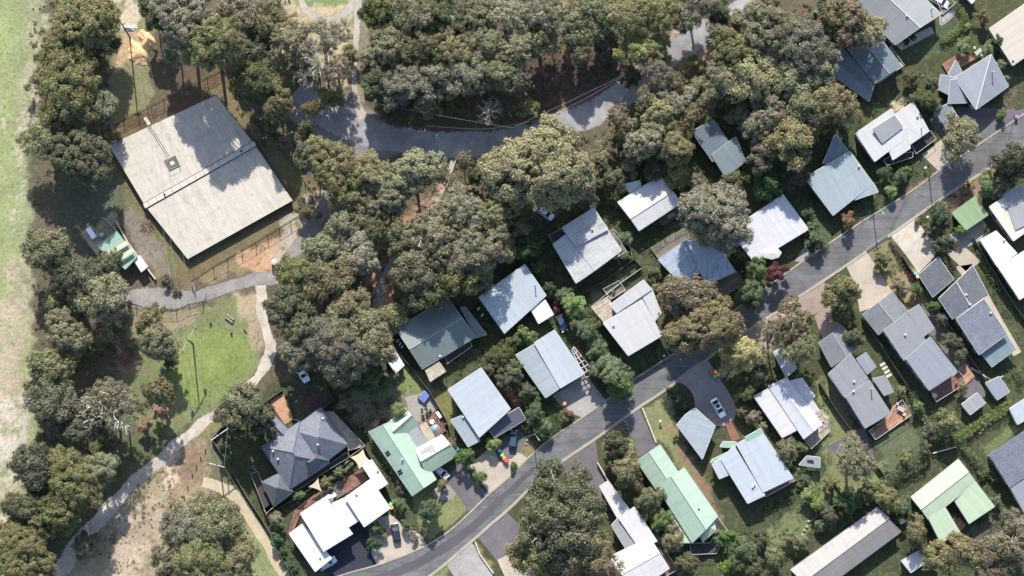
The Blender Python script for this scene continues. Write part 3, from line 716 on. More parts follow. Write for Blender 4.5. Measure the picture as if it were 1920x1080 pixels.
class Roof:
    """one roof block over a quadrilateral a,b,c,d (a-b and c-d run along the ridge)"""
    def __init__(s, typ, q, ze, zr, off=.5, inset=None):
        s.typ = typ; s.ze = ze; s.zr = zr
        P = [W(x, y, ze) for x, y in q] if typ != 'skil' else [W(q[0][0], q[0][1], zr), W(q[1][0], q[1][1], zr), W(q[2][0], q[2][1], ze), W(q[3][0], q[3][1], ze)]
        if sum(P[i].x*P[(i+1) % len(P)].y-P[(i+1) % len(P)].x*P[i].y for i in range(len(P))) < 0 and len(P) == 4:
            P = [P[1], P[0], P[3], P[2]]          # same ridge direction, counter-clockwise
        elif len(P) != 4 and sum(P[i].x*P[(i+1) % len(P)].y-P[(i+1) % len(P)].x*P[i].y for i in range(len(P))) < 0:
            P.reverse()
        s.P = P
        if typ in ('gable', 'hip'):
            a, b, c, d = P
            r1 = a.lerp(d, off); r2 = b.lerp(c, off); r1.z = r2.z = zr
            if typ == 'hip':
                k = (inset if inset is not None else (a-d).length*.5)/max(.1, (r2-r1).length)
                k = min(k, .49); r1, r2 = r1.lerp(r2, k), r2.lerp(r1, k)
            s.r = (r1, r2)
            s.faces = [[a, b, r2, r1], [c, d, r1, r2]] + ([[b, c, r2], [d, a, r1]] if typ == 'hip' else [])
            s.u = [(b-a), (b-a)]+([(c-b), (c-b)] if typ == 'hip' else [])
        elif typ == 'pyr':
            c0 = sum(P, Vector())/len(P); c0.z = zr
            s.faces = [[P[i], P[(i+1) % len(P)], c0] for i in range(len(P))]; s.u = [f[1]-f[0] for f in s.faces]; s.r = (c0, c0)
        elif typ == 'fan':                 # one ridge corner to corner, two planes falling away
            P[0].z = zr; P[2].z = zr-.5; s.faces = [[P[0], P[1], P[2]], [P[0], P[2], P[3]]]; s.u = [P[1]-P[0], P[3]-P[2]]; s.r = (P[0], P[2])
        else:
            s.faces = [P]; s.u = [P[1]-P[0]]; s.r = None
    def height(s, x, y):
        """roof height above a ground point: the lowest roof plane there"""
        best = None
        for f in s.faces:
            n = (f[1]-f[0]).cross(f[2]-f[0])
            if abs(n.z) < 1e-6: continue
            z = f[0].z-((x-f[0].x)*n.x+(y-f[0].y)*n.y)/n.z
            best = z if best is None else min(best, z)
        return best
    def inside(s, x, y, m=0):
        n = len(s.P)
        return all((s.P[(i+1) % n].x-s.P[i].x)*(y-s.P[i].y)-(s.P[(i+1) % n].y-s.P[i].y)*(x-s.P[i].x) > m*(s.P[(i+1) % n]-s.P[i]).xy.length for i in range(n))
    def add(s, mb, m=0, th=.14):
        for f, u in zip(s.faces, s.u):
            mb.poly(f, m, eaves_uv(f, u))
            lo = [p-Vector((0, 0, th)) for p in f]; mb.poly(lo[::-1], m)
        edges = {}
        for f in s.faces:
            for i in range(len(f)):
                a, b = f[i], f[(i+1) % len(f)]
                ka, kb = tuple(round(v, 3) for v in a), tuple(round(v, 3) for v in b)
                if (kb, ka) in edges: edges.pop((kb, ka))
                else: edges[(ka, kb)] = (a, b)
        s.edges = list(edges.values())
        for a, b in s.edges:
            mb.poly([b, a, a-Vector((0, 0, th)), b-Vector((0, 0, th))], 1)
    def outline(s, ins):
        """wall outline, inset from the eaves; with the gable points where the roof rises"""
        n = len(s.P); c = sum(s.P, Vector())/n; out = []
        for i in range(n):
            p0, p1, p2 = s.P[i-1].xy, s.P[i].xy, s.P[(i+1) % n].xy
            e1 = (p1-p0).normalized(); e2 = (p2-p1).normalized()
            n1 = Vector((-e1.y, e1.x)); n2 = Vector((-e2.y, e2.x))
            b = (n1+n2); 
            if b.length < .2: b = n1
            b.normalize(); out.append(p1+b*ins/max(.35, b.dot(n1)))
        if s.typ == 'gable' and n == 4:
            r1 = s.r[0].xy; r2 = s.r[1].xy
            # ridge points projected on the inset gable walls
            def on(a, b, r):
                e = (b-a); t = max(.02, min(.98, (r-a).dot(e)/e.length_squared)); return a+e*t
            out = [out[0], out[1], on(out[1], out[2], r2), out[2], out[3], on(out[3], out[0], r1)]
        return out

def pix_poly(pts, z): return [W(x, y, z) for x, y in pts]

def house(name, label, cat, blocks, wall='wall_cream', trim='trim_pale', inset=.45, group='houses along the street', zbase=0.0, vents=(), chimneys=(), win=True, ridge=None, openings=True):
    """blocks: (type, quad px, eave z, top z, roof material, {options})"""
    allp = [p for b in blocks for p in b[1]]
    cx = sum(p[0] for p in allp)/len(allp); cy = sum(p[1] for p in allp)/len(allp)
    loc = W(cx, cy, 0); root = empty(name, loc, 0, label, cat, group)
    R = []
    walls = MB(); caps = MB(); gut = MB(); posts = []
    for bl in blocks:
        typ, q, ze, zr, mat = bl[:5]; op = bl[5] if len(bl) > 5 else {}
        r = Roof(typ, q, ze, zr, op.get('off', .5), op.get('inset')); r.op = op; R.append(r)
        mb = MB()
        r.add(mb, 0, op.get('th', .16))
        settle_child(mb.build('roof', [MATS[mat], MATS[trim]], root), loc)
        for a, b in r.edges:                                           # gutters and barge boards
            d = (b-a); L = d.length
            if L < .6: continue
            o_ = Vector((d.y, -d.x, 0)).normalized()*.05
            p, q2 = a+o_-Vector((0, 0, .07)), b+o_-Vector((0, 0, .07))
            gut.tube(p, q2, .075, n=4)
        if r.r and typ in ('gable', 'hip', 'fan') and (r.r[0]-r.r[1]).length > .5:
            caps.tube(r.r[0]+Vector((0, 0, .02)), r.r[1]+Vector((0, 0, .02)), .11, n=5)
            if typ == 'hip':
                P = r.P
                for e, rr_ in ((P[0], r.r[0]), (P[3], r.r[0]), (P[1], r.r[1]), (P[2], r.r[1])): caps.tube(e+Vector((0, 0, .02)), rr_+Vector((0, 0, .02)), .09, n=5)
        if typ == 'pyr' and not op.get('nowin'):
            for e in r.P: caps.tube(e+Vector((0, 0, .02)), r.r[0]+Vector((0, 0, .02)), .08, n=5)
    for r in R:
        if r.op.get('open'):                                           # carport: posts instead of walls
            for p in r.outline(.3):
                posts.append((p.x, p.y, r.height(p.x, p.y)-.16))
            continue
        o = r.outline(r.op.get('ins', inset)); n = len(o)
        hs = [r.height(p.x, p.y)-.165 for p in o]
        for i in range(n):
            j = (i+1) % n
            walls.poly([(o[i].x, o[i].y, zbase), (o[j].x, o[j].y, zbase), (o[j].x, o[j].y, hs[j]), (o[i].x, o[i].y, hs[i])], 0)
        if r.op.get('nowin') or not win: continue
        for i in range(n):
            a, b = o[i], o[(i+1) % n]; d = b-a; L = d.length
            if L < 2.4: continue
            e = d/L; nrm = Vector((e.y, -e.x)); k = max(1, int(L/3.4))
            for w in range(k):
                t = (w+.5)/k; p = a+d*t
                top = min(r.height(p.x, p.y), r.height(*(p+e*.7)), r.height(*(p-e*.7)))-.3
                if top < 2.2: continue
                q = p+nrm*.5
                if any(r2 is not r and r2.inside(q.x, q.y, .1) for r2 in R): continue
                isdoor = openings and (i == 2 and w == 0)
                for zc, hh in (((1.02, 2.0),) if isdoor else ((1.55, 1.15),) if top < 4.3 else ((1.55, 1.15), (4.1, 1.15))):
                    if zc+hh/2 > top: continue
                    wb = MB(); ww = .95 if isdoor else 1.5; ang = math.atan2(e.y, e.x)
                    c = Vector((p.x+nrm.x*.02, p.y+nrm.y*.02, zc))
                    wb.box(c, (ww+.16, .10, hh+.16), ang, 0)
                    wb.box(c+Vector((nrm.x*.045, nrm.y*.045, 0)), (ww, .05, hh), ang, 1)
                    wo = wb.build('door' if isdoor else 'window', [MATS['trim_white'], MATS['timber_dark' if isdoor else 'glass']], root)
                    settle_child(wo, loc)
    if walls.v: settle_child(walls.build('wall', MATS[wall], root), loc)
    if caps.v: settle_child(caps.build('ridge_cap', MATS[ridge or trim], root), loc)
    if gut.v: settle_child(gut.build('gutter', MATS[trim], root), loc)
    for x, y, z in posts:
        pb = MB(); pb.box((x, y, z/2), (.12, .12, z)); settle_child(pb.build('post', MATS['timber_pale'], root), loc)
    for x, y in vents:
        p = on_roof(R, x, y); vb = MB()
        vb.lathe(p-Vector((0, 0, .1)), [(.14, 0), (.14, .35), (.26, .36), (.28, .5), (.12, .62)], 8); settle_child(vb.build('roof_vent', MATS['trim_white'], root), loc)
    for x, y in chimneys:
        p = on_roof(R, x, y); vb = MB(); vb.tube(p-Vector((0, 0, .1)), p+Vector((0, 0, 1.5)), .12, n=8)
        vb.lathe(p+Vector((0, 0, 1.5)), [(.2, 0), (.2, .1), (.05, .22)], 8); settle_child(vb.build('flue_pipe', MATS['steel_grey'], root), loc)
    root_blocks[root.name] = R
    return root, R, loc
root_blocks = {}
def settle_child(o, loc):
    o.data.transform(Matrix.Translation(-Vector(loc))); return o
def on_roof(R, x, y):
    z = 4.0
    for _ in range(3):
        p = W(x, y, z); hs = [r.height(p.x, p.y) for r in R if r.inside(p.x, p.y, -.05)]
        if hs: z = max(hs)
    return W(x, y, z)

def deck(h, pts, z, mat='deck_red', rail='trim_white', udir=(0, 1), rail_sides=None, name='deck', posts=True):
    """raised timber floor with rails on its outer sides"""
    root, R, loc = h
    P = pix_poly(pts, z); mb = MB()
    if sum(P[i].x*P[(i+1) % len(P)].y-P[(i+1) % len(P)].x*P[i].y for i in range(len(P))) < 0: P.reverse()
    u = Vector((P[1]-P[0])).normalized()
    mb.poly(P, 0, eaves_uv(P, u.cross(Vector((0, 0, 1)))))
    n = len(P); lo = [p-Vector((0, 0, .18)) for p in P]; mb.poly(lo[::-1], 0)
    for i in range(n):
        j = (i+1) % n; mb.poly([lo[i], lo[j], P[j], P[i]], 0)
        k = max(1, int((P[j]-P[i]).length/2.5))
        if z > .4:
            for w in range(k):
                p = P[i].lerp(P[j], (w+.3)/k)*1.0; c = sum(P, Vector())/n; p = p.lerp(c, .04); mb.box((p.x, p.y, (z-.18)/2), (.12, .12, z-.18))
    settle_child(mb.build(name, MATS[mat], root), loc)
    if rail:
        rb = MB()
        for i in range(n):
            if rail_sides is not None and i not in rail_sides: continue
            a, b = P[i], P[(i+1) % n]; mid = (a+b)/2
            if any(r.inside(mid.x, mid.y, .1) and r.height(mid.x, mid.y) > z+1.5 for r in R): continue
            rb.tube(a+Vector((0, 0, 1)), b+Vector((0, 0, 1)), .05, n=4)
            k = max(1, int((b-a).length/1.2))
            for w in range(k+1):
                p = a.lerp(b, w/k); rb.box((p.x, p.y, z+.5), (.06, .06, 1.0))
        if rb.v: settle_child(rb.build('railing', MATS[rail], root), loc)

def pergola(h, q, z, mat='timber_pale', n=6, cross=2, fill=None, w=.14, name='pergola'):
    """open beams over a quad a,b,c,d: slats run a-d, spaced along a-b"""
    root, R, loc = h
    P = pix_poly(q, z); mb = MB()
    def bar(a, b, wd=w): 
        d = b-a; c = (a+b)/2; mb.box(c, (d.length, wd, .14), math.atan2(d.y, d.x))
    for k in range(n+1):
        t = k/n; bar(P[0].lerp(P[1], t)+Vector((0, 0, .1)), P[3].lerp(P[2], t)+Vector((0, 0, .1)))
    for k in range(cross+1):
        t = k/cross; bar(P[0].lerp(P[3], t), P[1].lerp(P[2], t), w*1.1)
    for p in P: mb.box((p.x, p.y, z/2), (.12, .12, z))
    settle_child(mb.build(name, MATS[mat], root), loc)
    if fill:
        fb = MB(); f = [p+Vector((0, 0, .2)) for p in P]; 
        if sum(f[i].x*f[(i+1) % 4].y-f[(i+1) % 4].x*f[i].y for i in range(4)) < 0: f.reverse()
        fb.poly(f, 0, eaves_uv(f, f[1]-f[0])); settle_child(fb.build('pergola_roof', MATS[fill], root), loc)

def solar(h, q, nu, nv, mat='solar_grey', z_off=.10, gap=.09, name='solar_panel'):
    root, R, loc = h
    c = [on_roof(R, *p)+Vector((0, 0, z_off)) for p in q]
    for i in range(nu):
        for j in range(nv):
            mb = MB()
            def at(u, v): return c[0].lerp(c[1], u).lerp(c[3].lerp(c[2], u), v)
            g = gap/2
            f = [at((i+g)/nu, (j+g)/nv), at((i+1-g)/nu, (j+g)/nv), at((i+1-g)/nu, (j+1-g)/nv), at((i+g)/nu, (j+1-g)/nv)]
            if (f[1]-f[0]).cross(f[2]-f[0]).z < 0: f.reverse()
            lo = [p-Vector((0, 0, .05)) for p in f]
            mb.poly(f, 0); mb.poly(lo[::-1], 1)
            for k in range(4): mb.poly([lo[k], lo[(k+1) % 4], f[(k+1) % 4], f[k]], 1)
            settle_child(mb.build(name, [MATS[mat], MATS['trim_white']], root), loc)

H = {}
# --- far top right
H['top_long'] = house('house', 'long grey sheet roofed house cut by the top edge, beside the curved hedge', 'house', [
  ('gable', [(1668,-65),(1765,26),(1679,84),(1580,-10)][::1], 3.6, 5.2, 'roof_grey', {}),
 ], 'wall_white', 'trim_white', chimneys=[(1746,18)], vents=[(1700,30)])
deck(H['top_long'], [(1750,-8),(1765,-15),(1790,8),(1766,28)], .5, 'deck_red')
H['beige'] = house('house', 'plain beige flat roofed house at the far top right corner', 'house', [
  ('skil', [(1975,-30),(2018,40),(1899,123),(1855,54)], 3.4, 4.0, 'roof_beige', {}),
 ], 'wall_cream', 'trim_white', vents=[(1899,112)])
H['tiny_top'] = house('shed', 'white shed corner poking in at the top edge above the bare shrub', 'shed', [
  ('skil', [(1795,-25),(1812,-38),(1835,-8),(1822,7)], 2.4, 2.7, 'roof_white', {}),
 ], 'wall_white', 'trim_white', group=None, win=False)
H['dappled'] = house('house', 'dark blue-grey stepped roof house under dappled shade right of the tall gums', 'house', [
  ('gable', [(1573,68),(1650,150),(1692,120),(1668,84),(1610,40)][:0] or [(1572,70),(1641,156),(1690,124),(1625,36)], 3.8, 4.9, 'roof_painted_dapple', {}),
  ('skil', [(1575,85),(1641,154),(1634,173),(1568,112)], 2.9, 3.4, 'roof_painted_dapple', {}),
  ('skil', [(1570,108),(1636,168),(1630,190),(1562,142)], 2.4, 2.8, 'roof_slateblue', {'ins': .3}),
 ], 'wall_grey', 'trim_pale')
deck(H['dappled'], [(1668,88),(1694,124),(1645,158),(1638,150),(1676,120)], .9, 'deck_tan', 'trim_white')
H['triangle'] = house('house', 'grey house whose roof ridges fan out from one corner, brick terrace behind', 'house', [
  ('fan', [(1790,146),(1855,105),(1891,162),(1828,207)], 3.3, 4.9, 'roof_grey_blue', {}),
  ('skil', [(1764,140),(1794,146),(1800,188),(1760,168)], 2.9, 3.2, 'roof_grey_blue', {'nowin': 1}),
  ('skil', [(1782,150),(1797,148),(1814,193),(1778,194)], 3.0, 3.5, 'roof_grey_blue', {'nowin': 1}),
  ('skil', [(1778,140),(1792,113),(1804,134),(1790,144)], 2.8, 3.1, 'roof_grey_blue', {'nowin': 1}),
 ], 'wall_white', 'trim_white', chimneys=[(1860,137)])
deck(H['triangle'], [(1766,120),(1800,98),(1830,110),(1800,128),(1778,140)], .5, 'deck_red', None)
H['tri_port'] = house('carport', 'pale blue carport between the round shrubs and the dark driveway', 'carport', [
  ('skil', [(1752,207),(1780,193),(1797,221),(1773,237)], 2.4, 2.6, 'roof_slateblue', {'open': 1})], 'wall_grey', 'trim_white', group=None)
H['offwhite'] = house('house', 'off-white L shaped roof house with a raised darker grey rooflight box', 'house', [
  ('skil', [(1604,250),(1672,204),(1700,258),(1640,303)], 3.5, 3.9, 'roof_offwhite', {}),
  ('skil', [(1676,216),(1713,191),(1742,246),(1705,272)], 3.4, 3.7, 'roof_offwhite', {}),
  ('skil', [(1660,262),(1702,238),(1707,278),(1674,300)], 3.3, 3.6, 'roof_offwhite', {'nowin': 1}),
  ('skil', [(1637,241),(1677,216),(1693,238),(1654,268)], 4.0, 4.7, 'roof_greyflat', {'nowin': 1, 'ins': .15}),
 ], 'wall_white', 'trim_white', chimneys=[(1727,241)], vents=[(1720,218)])
deck(H['offwhite'], [(1706,270),(1743,246),(1754,262),(1716,290)], .9, 'deck_dark', 'trim_white')
deck(H['offwhite'], [(1655,302),(1672,291),(1710,286),(1710,296),(1662,312)], .9, 'deck_dark', 'trim_white')
H['curb_blue'] = house('house', 'pale blue-grey roof house with a pointed bay, above the bend of the shrubs', 'house', [
  ('skil', [(1509,333),(1594,284),(1637,344),(1562,404)], 3.2, 3.8, 'roof_zinc_blue', {}),
  ('skil', [(1543,306),(1566,252),(1592,285),(1560,306)], 2.9, 3.2, 'roof_slateblue', {'nowin': 1}),
  ('skil', [(1605,345),(1637,342),(1647,360),(1603,375)], 3.0, 3.2, 'roof_zinc_blue', {'nowin': 1}),
 ], 'wall_grey', 'trim_white', vents=[(1610,312)])
H['ash_white'] = house('house', 'lavender-white roof house with a small eight-sided corner bay', 'house', [
  ('skil', [(1369,432),(1468,365),(1516,430),(1414,492)], 3.4, 3.9, 'roof_lavender', {}),
  ('pyr', [(1428,474),(1434,466),(1447,463),(1458,466),(1465,474),(1460,482),(1448,486),(1434,483)], 3.5, 3.8, 'roof_lavender', {'nowin': 1, 'ins': .25}),
 ], 'wall_cream', 'trim_white')
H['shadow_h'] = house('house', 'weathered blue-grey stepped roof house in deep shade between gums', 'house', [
  ('skil', [(1297,246),(1338,225),(1378,284),(1336,303)], 3.6, 4.0, 'roof_painted_dapple', {}),
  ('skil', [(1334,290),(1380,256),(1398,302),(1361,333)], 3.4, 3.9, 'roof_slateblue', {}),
 ], 'wall_cream', 'trim_pale')
pergola(H['shadow_h'], [(1338,225),(1372,212),(1398,250),(1368,262)], 2.8, 'timber_dark', 5, 2)
H['rusty'] = house('house', 'streaky lavender-grey gabled metal roof house left of the round gum', 'house', [
  ('gable', [(1158,379),(1238,329),(1277,381),(1198,433)], 3.6, 4.3, 'roof_pinkwhite', {'off': .6}),
  ('skil', [(1170,345),(1200,338),(1203,352),(1180,362)], 2.5, 2.7, 'roof_white', {'nowin': 1, 'ins': .3}),
 ], 'wall_cream', 'trim_pale')
deck(H['rusty'], [(1233,411),(1272,387),(1280,402),(1242,424)], .6, 'deck_brown', 'timber_grey')
H['lichen'] = house('house', 'three-level lichen-stained pale roof house beside the long fenced lawn strip', 'house', [
  ('skil', [(1113,390),(1140,430),(1081,462),(1054,427)], 5.3, 5.9, 'roof_zinc_worn', {}),
  ('skil', [(1139,431),(1165,470),(1114,508),(1080,462)], 4.9, 5.3, 'roof_zinc_worn', {}),
  ('skil', [(1065,437),(1114,508),(1080,531),(1037,458)], 4.5, 4.8, 'roof_zinc_worn', {}),
 ], 'wall_white', 'trim_white', vents=[(1110,430),(1085,440)])
deck(H['lichen'], [(1140,434),(1148,432),(1174,472),(1152,487),(1146,478),(1165,470)], 2.2, 'deck_grey', 'trim_white')
deck(H['lichen'], [(1028,443),(1050,430),(1060,441),(1037,458)], 2.2, 'deck_dark', 'timber_pale')
H['bluesheet'] = house('house', 'bright blue streaked sheet roof house with timber frame deck under gum branches', 'house', [
  ('skil', [(1285,452),(1325,502),(1280,536),(1234,487)], 3.3, 3.8, 'roof_bluesheet', {}),
  ('skil', [(1345,455),(1378,510),(1326,540),(1286,452)][:0] or [(1286,451),(1342,452),(1379,510),(1324,534)], 3.6, 4.2, 'roof_bluesheet', {}),
 ], 'wall_grey', 'trim_pale')
deck(H['bluesheet'], [(1220,466),(1285,427),(1293,447),(1234,485)], .5, 'deck_grey', 'timber_pale')
deck(H['bluesheet'], [(1326,536),(1380,510),(1394,533),(1348,562)], 1.2, 'deck_brown', 'timber_pale')
H['ice'] = house('house', 'pale ice-blue metal roof house with small white carport at its corner', 'house', [
  ('skil', [(898,557),(984,496),(1024,554),(946,625)], 3.2, 3.8, 'roof_zinc_pale', {}),
 ], 'wall_cream', 'trim_white', chimneys=[(1003,536)])
H['ice_port'] = house('carport', 'small white roofed carport at the ice-blue house, above the green garden', 'carport', [
  ('skil', [(995,580),(1022,562),(1038,590),(1010,607)], 2.6, 2.8, 'roof_white', {'open': 1})], 'wall_white', 'trim_white', group=None)
H['curved'] = house('house', 'large cream-white flat roofed house with balcony corner, below the fenced lawn strip', 'house', [
  ('skil', [(1131,606),(1204,562),(1242,629),(1178,667)], 5.2, 5.6, 'roof_greyflat' if 0 else 'roof_offwhite', {}),
  ('skil', [(1143,572),(1207,525),(1222,543),(1156,587)], 5.6, 5.9, 'roof_offwhite', {}),
  ('skil', [(1198,543),(1222,541),(1240,588),(1228,602)], 5.0, 5.4, 'roof_offwhite', {}),
  ('skil', [(1156,587),(1200,555),(1206,566),(1160,592)], 5.1, 5.3, 'roof_offwhite', {'nowin': 1}),
 ], 'wall_white', 'trim_white', vents=[(1150,610)])
deck(H['curved'], [(1108,576),(1140,556),(1160,590),(1132,605)], 2.8, 'deck_tan', 'trim_white')
deck(H['curved'], [(1130,543),(1160,527),(1172,545),(1145,562)], .6, 'deck_grey', 'trim_white')
H['skyblue'] = house('house', 'two-tone pale blue roof house with white lattice pergola beside the street', 'house', [
  ('skil', [(1002,643),(1040,619),(1096,701),(1050,728)], 3.6, 4.0, 'roof_zinc_pale', {}),
  ('skil', [(1001,646),(1047,730),(1023,746),(967,666)], 3.2, 3.5, 'roof_zinc_blue', {}),
 ], 'wall_white', 'trim_white')
pergola(H['skyblue'], [(1076,650),(1117,700),(1097,708),(1072,656)], 2.9, 'trim_white', 6, 2)
deck(H['skyblue'], [(1074,652),(1084,648),(1118,696),(1098,705)], .4, 'deck_red', None)
H['greygreen'] = house('house', 'grey-green roof house with front verandah pergola, between gums and white shed', 'house', [
  ('gable', [(742,617),(838,558),(892,632),(792,692)], 3.4, 4.7, 'roof_greygreen', {'off': .52}),
  ('skil', [(863,577),(872,575),(912,627),(893,633)], 2.8, 3.1, 'roof_greygreen', {'nowin': 1}),
 ], 'wall_dark', 'trim_pale', vents=[(825,668)])
deck(H['greygreen'], [(835,668),(880,640),(885,650),(838,683)], 1.0, 'deck_dark', 'trim_white')
pergola(H['greygreen'], [(797,694),(823,677),(836,697),(807,716)], 2.8, 'timber_pale', 7, 1, fill='deck_tan')
H['bluetwo'] = house('house', 'white-blue roof house with dark solar carport by the street bend', 'house', [
  ('skil', [(902,690),(957,767),(899,820),(840,731)], 4.3, 4.9, 'roof_zinc_pale', {}),
  ('skil', [(868,778),(900,826),(878,838),(845,788)], 3.0, 3.4, 'roof_zinc_blue', {}),
  ('skil', [(913,799),(973,764),(986,786),(927,821)], 2.7, 2.9, 'solar', {'open': 1}),
 ], 'wall_white', 'trim_white', vents=[(868,782)])
deck(H['bluetwo'], [(943,728),(957,722),(980,762),(968,768)], .5, 'deck_red', None)
# --- green house with solar panels
H['mint'] = house('house', 'mint green cross-gabled house with eight grey solar panels and two skylight pairs', 'house', [
  ('gable', [(691,810),(773,930),(818,899),(748,784)], 3.0, 4.7, 'roof_mint', {'off': .47}),
  ('gable', [(722,798),(759,763),(785,796),(752,822)], 3.02, 4.5, 'roof_mint_pale', {}),
  ('gable', [(778,842),(829,815),(859,853),(800,890)], 3.02, 4.6, 'roof_mint_pale', {}),
  ('skil', [(760,812),(781,798),(805,832),(784,848)], 2.9, 3.0, 'roof_greyflat', {'nowin': 1}),
 ], 'wall_cream', 'trim_pale', vents=[(754,861)])
solar(H['mint'], [(785,846),(809,832),(820,849),(799,863)], 4, 2)
pergola(H['mint'], [(786,799),(798,791),(817,822),(805,831)], 2.6, 'timber_pale', 2, 8, fill='deck_tan')
deck(H['mint'], [(798,792),(814,772),(837,808),(818,822)], .4, 'deck_red', 'timber_dark')
for q in ([(720,849),(729,843),(734,852),(725,858)], [(743,884),(752,878),(757,887),(748,893)]):
    solar(H['mint'], q, 1, 2, 'glass', .08, .2, 'skylight')
# --- slate tiled house
H['slate'] = house('house', 'dark slate tiled hip roof house wrapped by timber decks, orange brick yard behind', 'house', [
  ('hip', [(490,838),(543,917),(617,868),(563,790)], 3.2, 6.6, 'tile_slate', {}),
  ('hip', [(548,828),(602,764),(652,834),(600,875)][:0] or [(545,806),(602,764),(652,834),(592,880)], 3.25, 6.3, 'tile_slate', {}),
  ('hip', [(556,862),(597,836),(617,864),(578,893)], 3.3, 5.6, 'tile_charcoal', {}),
  ('hip', [(491,904),(526,886),(549,922),(514,949)], 2.9, 5.0, 'tile_charcoal', {}),
  ('gable', [(513,778),(541,806),(522,826),(497,799)], 2.8, 3.8, 'tile_slate', {'nowin': 1}),
 ], 'wall_grey', 'trim_grey', ridge='ridge_dark', vents=[(521,861),(512,846),(605,785),(596,834)])
deck(H['slate'], [(625,772),(685,836),(655,857),(652,834),(610,773)], 1.0, 'deck_tan', 'timber_pale')
deck(H['slate'], [(470,888),(484,884),(492,906),(513,950),(500,964)], 1.0, 'deck_dark', 'timber_pale')
deck(H['slate'], [(684,837),(655,858),(618,880),(545,928),(500,962),(494,955),(540,922),(615,872),(655,845)], 1.0, 'deck_dark', 'timber_pale')
# --- white flat-roofed house
H['white'] = house('house', 'bright white flat roofed house of five joined blocks at the bottom bend', 'house', [
  ('skil', [(563,963),(610,932),(661,1001),(607,1034)], 4.3, 4.6, 'roof_white', {}),
  ('skil', [(542,1001),(568,982),(622,1047),(591,1072)], 3.0, 3.2, 'roof_white', {}),
  ('skil', [(647,933),(694,899),(732,953),(683,988)], 4.2, 4.5, 'roof_white', {}),
  ('skil', [(622,944),(650,932),(676,974),(653,989)], 3.3, 3.5, 'roof_white', {}),
  ('skil', [(679,873),(697,862),(727,907),(709,919)], 3.2, 3.4, 'roof_white', {}),
 ], 'wall_white', 'trim_white', vents=[(668,926),(600,1045),(708,882)])
deck(H['white'], [(540,1000),(552,958),(602,918),(612,932),(565,962),(552,992)], .4, 'deck_red', 'timber_grey')
deck(H['white'], [(636,905),(676,880),(690,898),(650,925),(640,918)], .3, 'deck_red', None)
deck(H['white'], [(598,925),(636,900),(648,925),(625,940),(614,935)], .35, 'deck_grey', None)
# --- long green house
H['longmint'] = house('house', 'long mint green gable roofed house running down to a grey rimmed deck', 'house', [
  ('gable', [(1193,862),(1238,928),(1274,886),(1236,834)][:0] or [(1193,864),(1233,922),(1277,893),(1238,834)], 3.2, 4.5, 'roof_mint', {}),
  ('gable', [(1231,911),(1296,1018),(1336,954),(1283,877)][:0] or [(1231,912),(1298,1018),(1346,968),(1283,877)], 3.8, 5.3, 'roof_mint', {}),
  ('skil', [(1266,958),(1298,1018),(1273,1018),(1248,966)], 3.0, 3.4, 'roof_mint_pale', {'nowin': 1}),
  ('hip', [(1303,978),(1333,960),(1342,990),(1330,1018)][:0] or [(1300,980),(1334,958),(1343,994),(1318,1016)], 3.5, 4.7, 'roof_mint_pale', {}),
 ], 'wall_cream', 'trim_pale', vents=[(1310,952)])
deck(H['longmint'], [(1292,1018),(1296,1040),(1342,1038),(1364,996),(1334,956),(1330,962),(1346,992),(1330,1018)], .9, 'deck_dark', 'trim_white')
# --- narrow white house at the bottom
H['narrow'] = house('house', 'narrow pinkish-white roofed house stretching to the bottom edge beside the huge gum', 'house', [
  ('skil', [(1140,902),(1180,955),(1158,972),(1124,912)], 3.6, 3.8, 'roof_pinkwhite', {}),
  ('skil', [(1160,972),(1190,950),(1232,1015),(1200,1030)], 3.9, 4.2, 'roof_pinkwhite', {}),
  ('skil', [(1160,970),(1198,1025),(1176,1034),(1146,985)], 3.4, 3.7, 'roof_greyflat', {}),
  ('gable', [(1140,1045),(1218,1008),(1255,1066),(1190,1110)], 4.2, 4.8, 'roof_pinkwhite', {}),
 ], 'wall_cream', 'trim_white')
deck(H['narrow'], [(1228,1017),(1238,1018),(1270,1068),(1240,1085),(1232,1075),(1256,1062)], 1.0, 'deck_red', 'trim_white')
# --- kite carport + stepped pale house
H['kite'] = house('garage', 'kite shaped pale blue roofed garage beside the grey court', 'garage', [
  ('flat', [(1269,797),(1285,778),(1303,765),(1341,799),(1317,861)], 3.0, 3.0, 'roof_zinc_blue', {})], 'wall_grey', 'trim_white', group=None, openings=False)
H['stepped'] = house('house', 'pale blue house with step-notched left side and green front awnings', 'house', [
  ('skil', [(1381,833),(1427,807),(1487,896),(1431,923)], 4.4, 4.9, 'roof_zinc_pale', {}),
  ('skil', [(1381,833),(1433,930),(1402,944),(1349,870)][:0] or [(1376,836),(1434,929),(1402,944),(1352,862)], 4.0, 4.3, 'roof_zinc_pale', {}),
  ('skil', [(1335,871),(1363,851),(1382,884),(1349,898)], 3.6, 3.8, 'roof_zinc_pale', {'nowin': 1}),
  ('skil', [(1332,868),(1335,862),(1364,848),(1362,856)], 3.1, 3.3, 'roof_mint_dark', {'nowin': 1}),
  ('skil', [(1350,838),(1356,828),(1381,829),(1378,840)], 3.2, 3.4, 'roof_mint_dark', {'nowin': 1}),
  ('skil', [(1397,820),(1427,803),(1431,812),(1401,829)], 4.9, 5.1, 'roof_mint_dark', {'nowin': 1}),
 ], 'wall_cream', 'trim_white', vents=[(1411,913),(1414,909)])
deck(H['stepped'], [(1432,924),(1487,897),(1490,901),(1470,912),(1434,932)], 2.4, 'deck_red', 'trim_white')
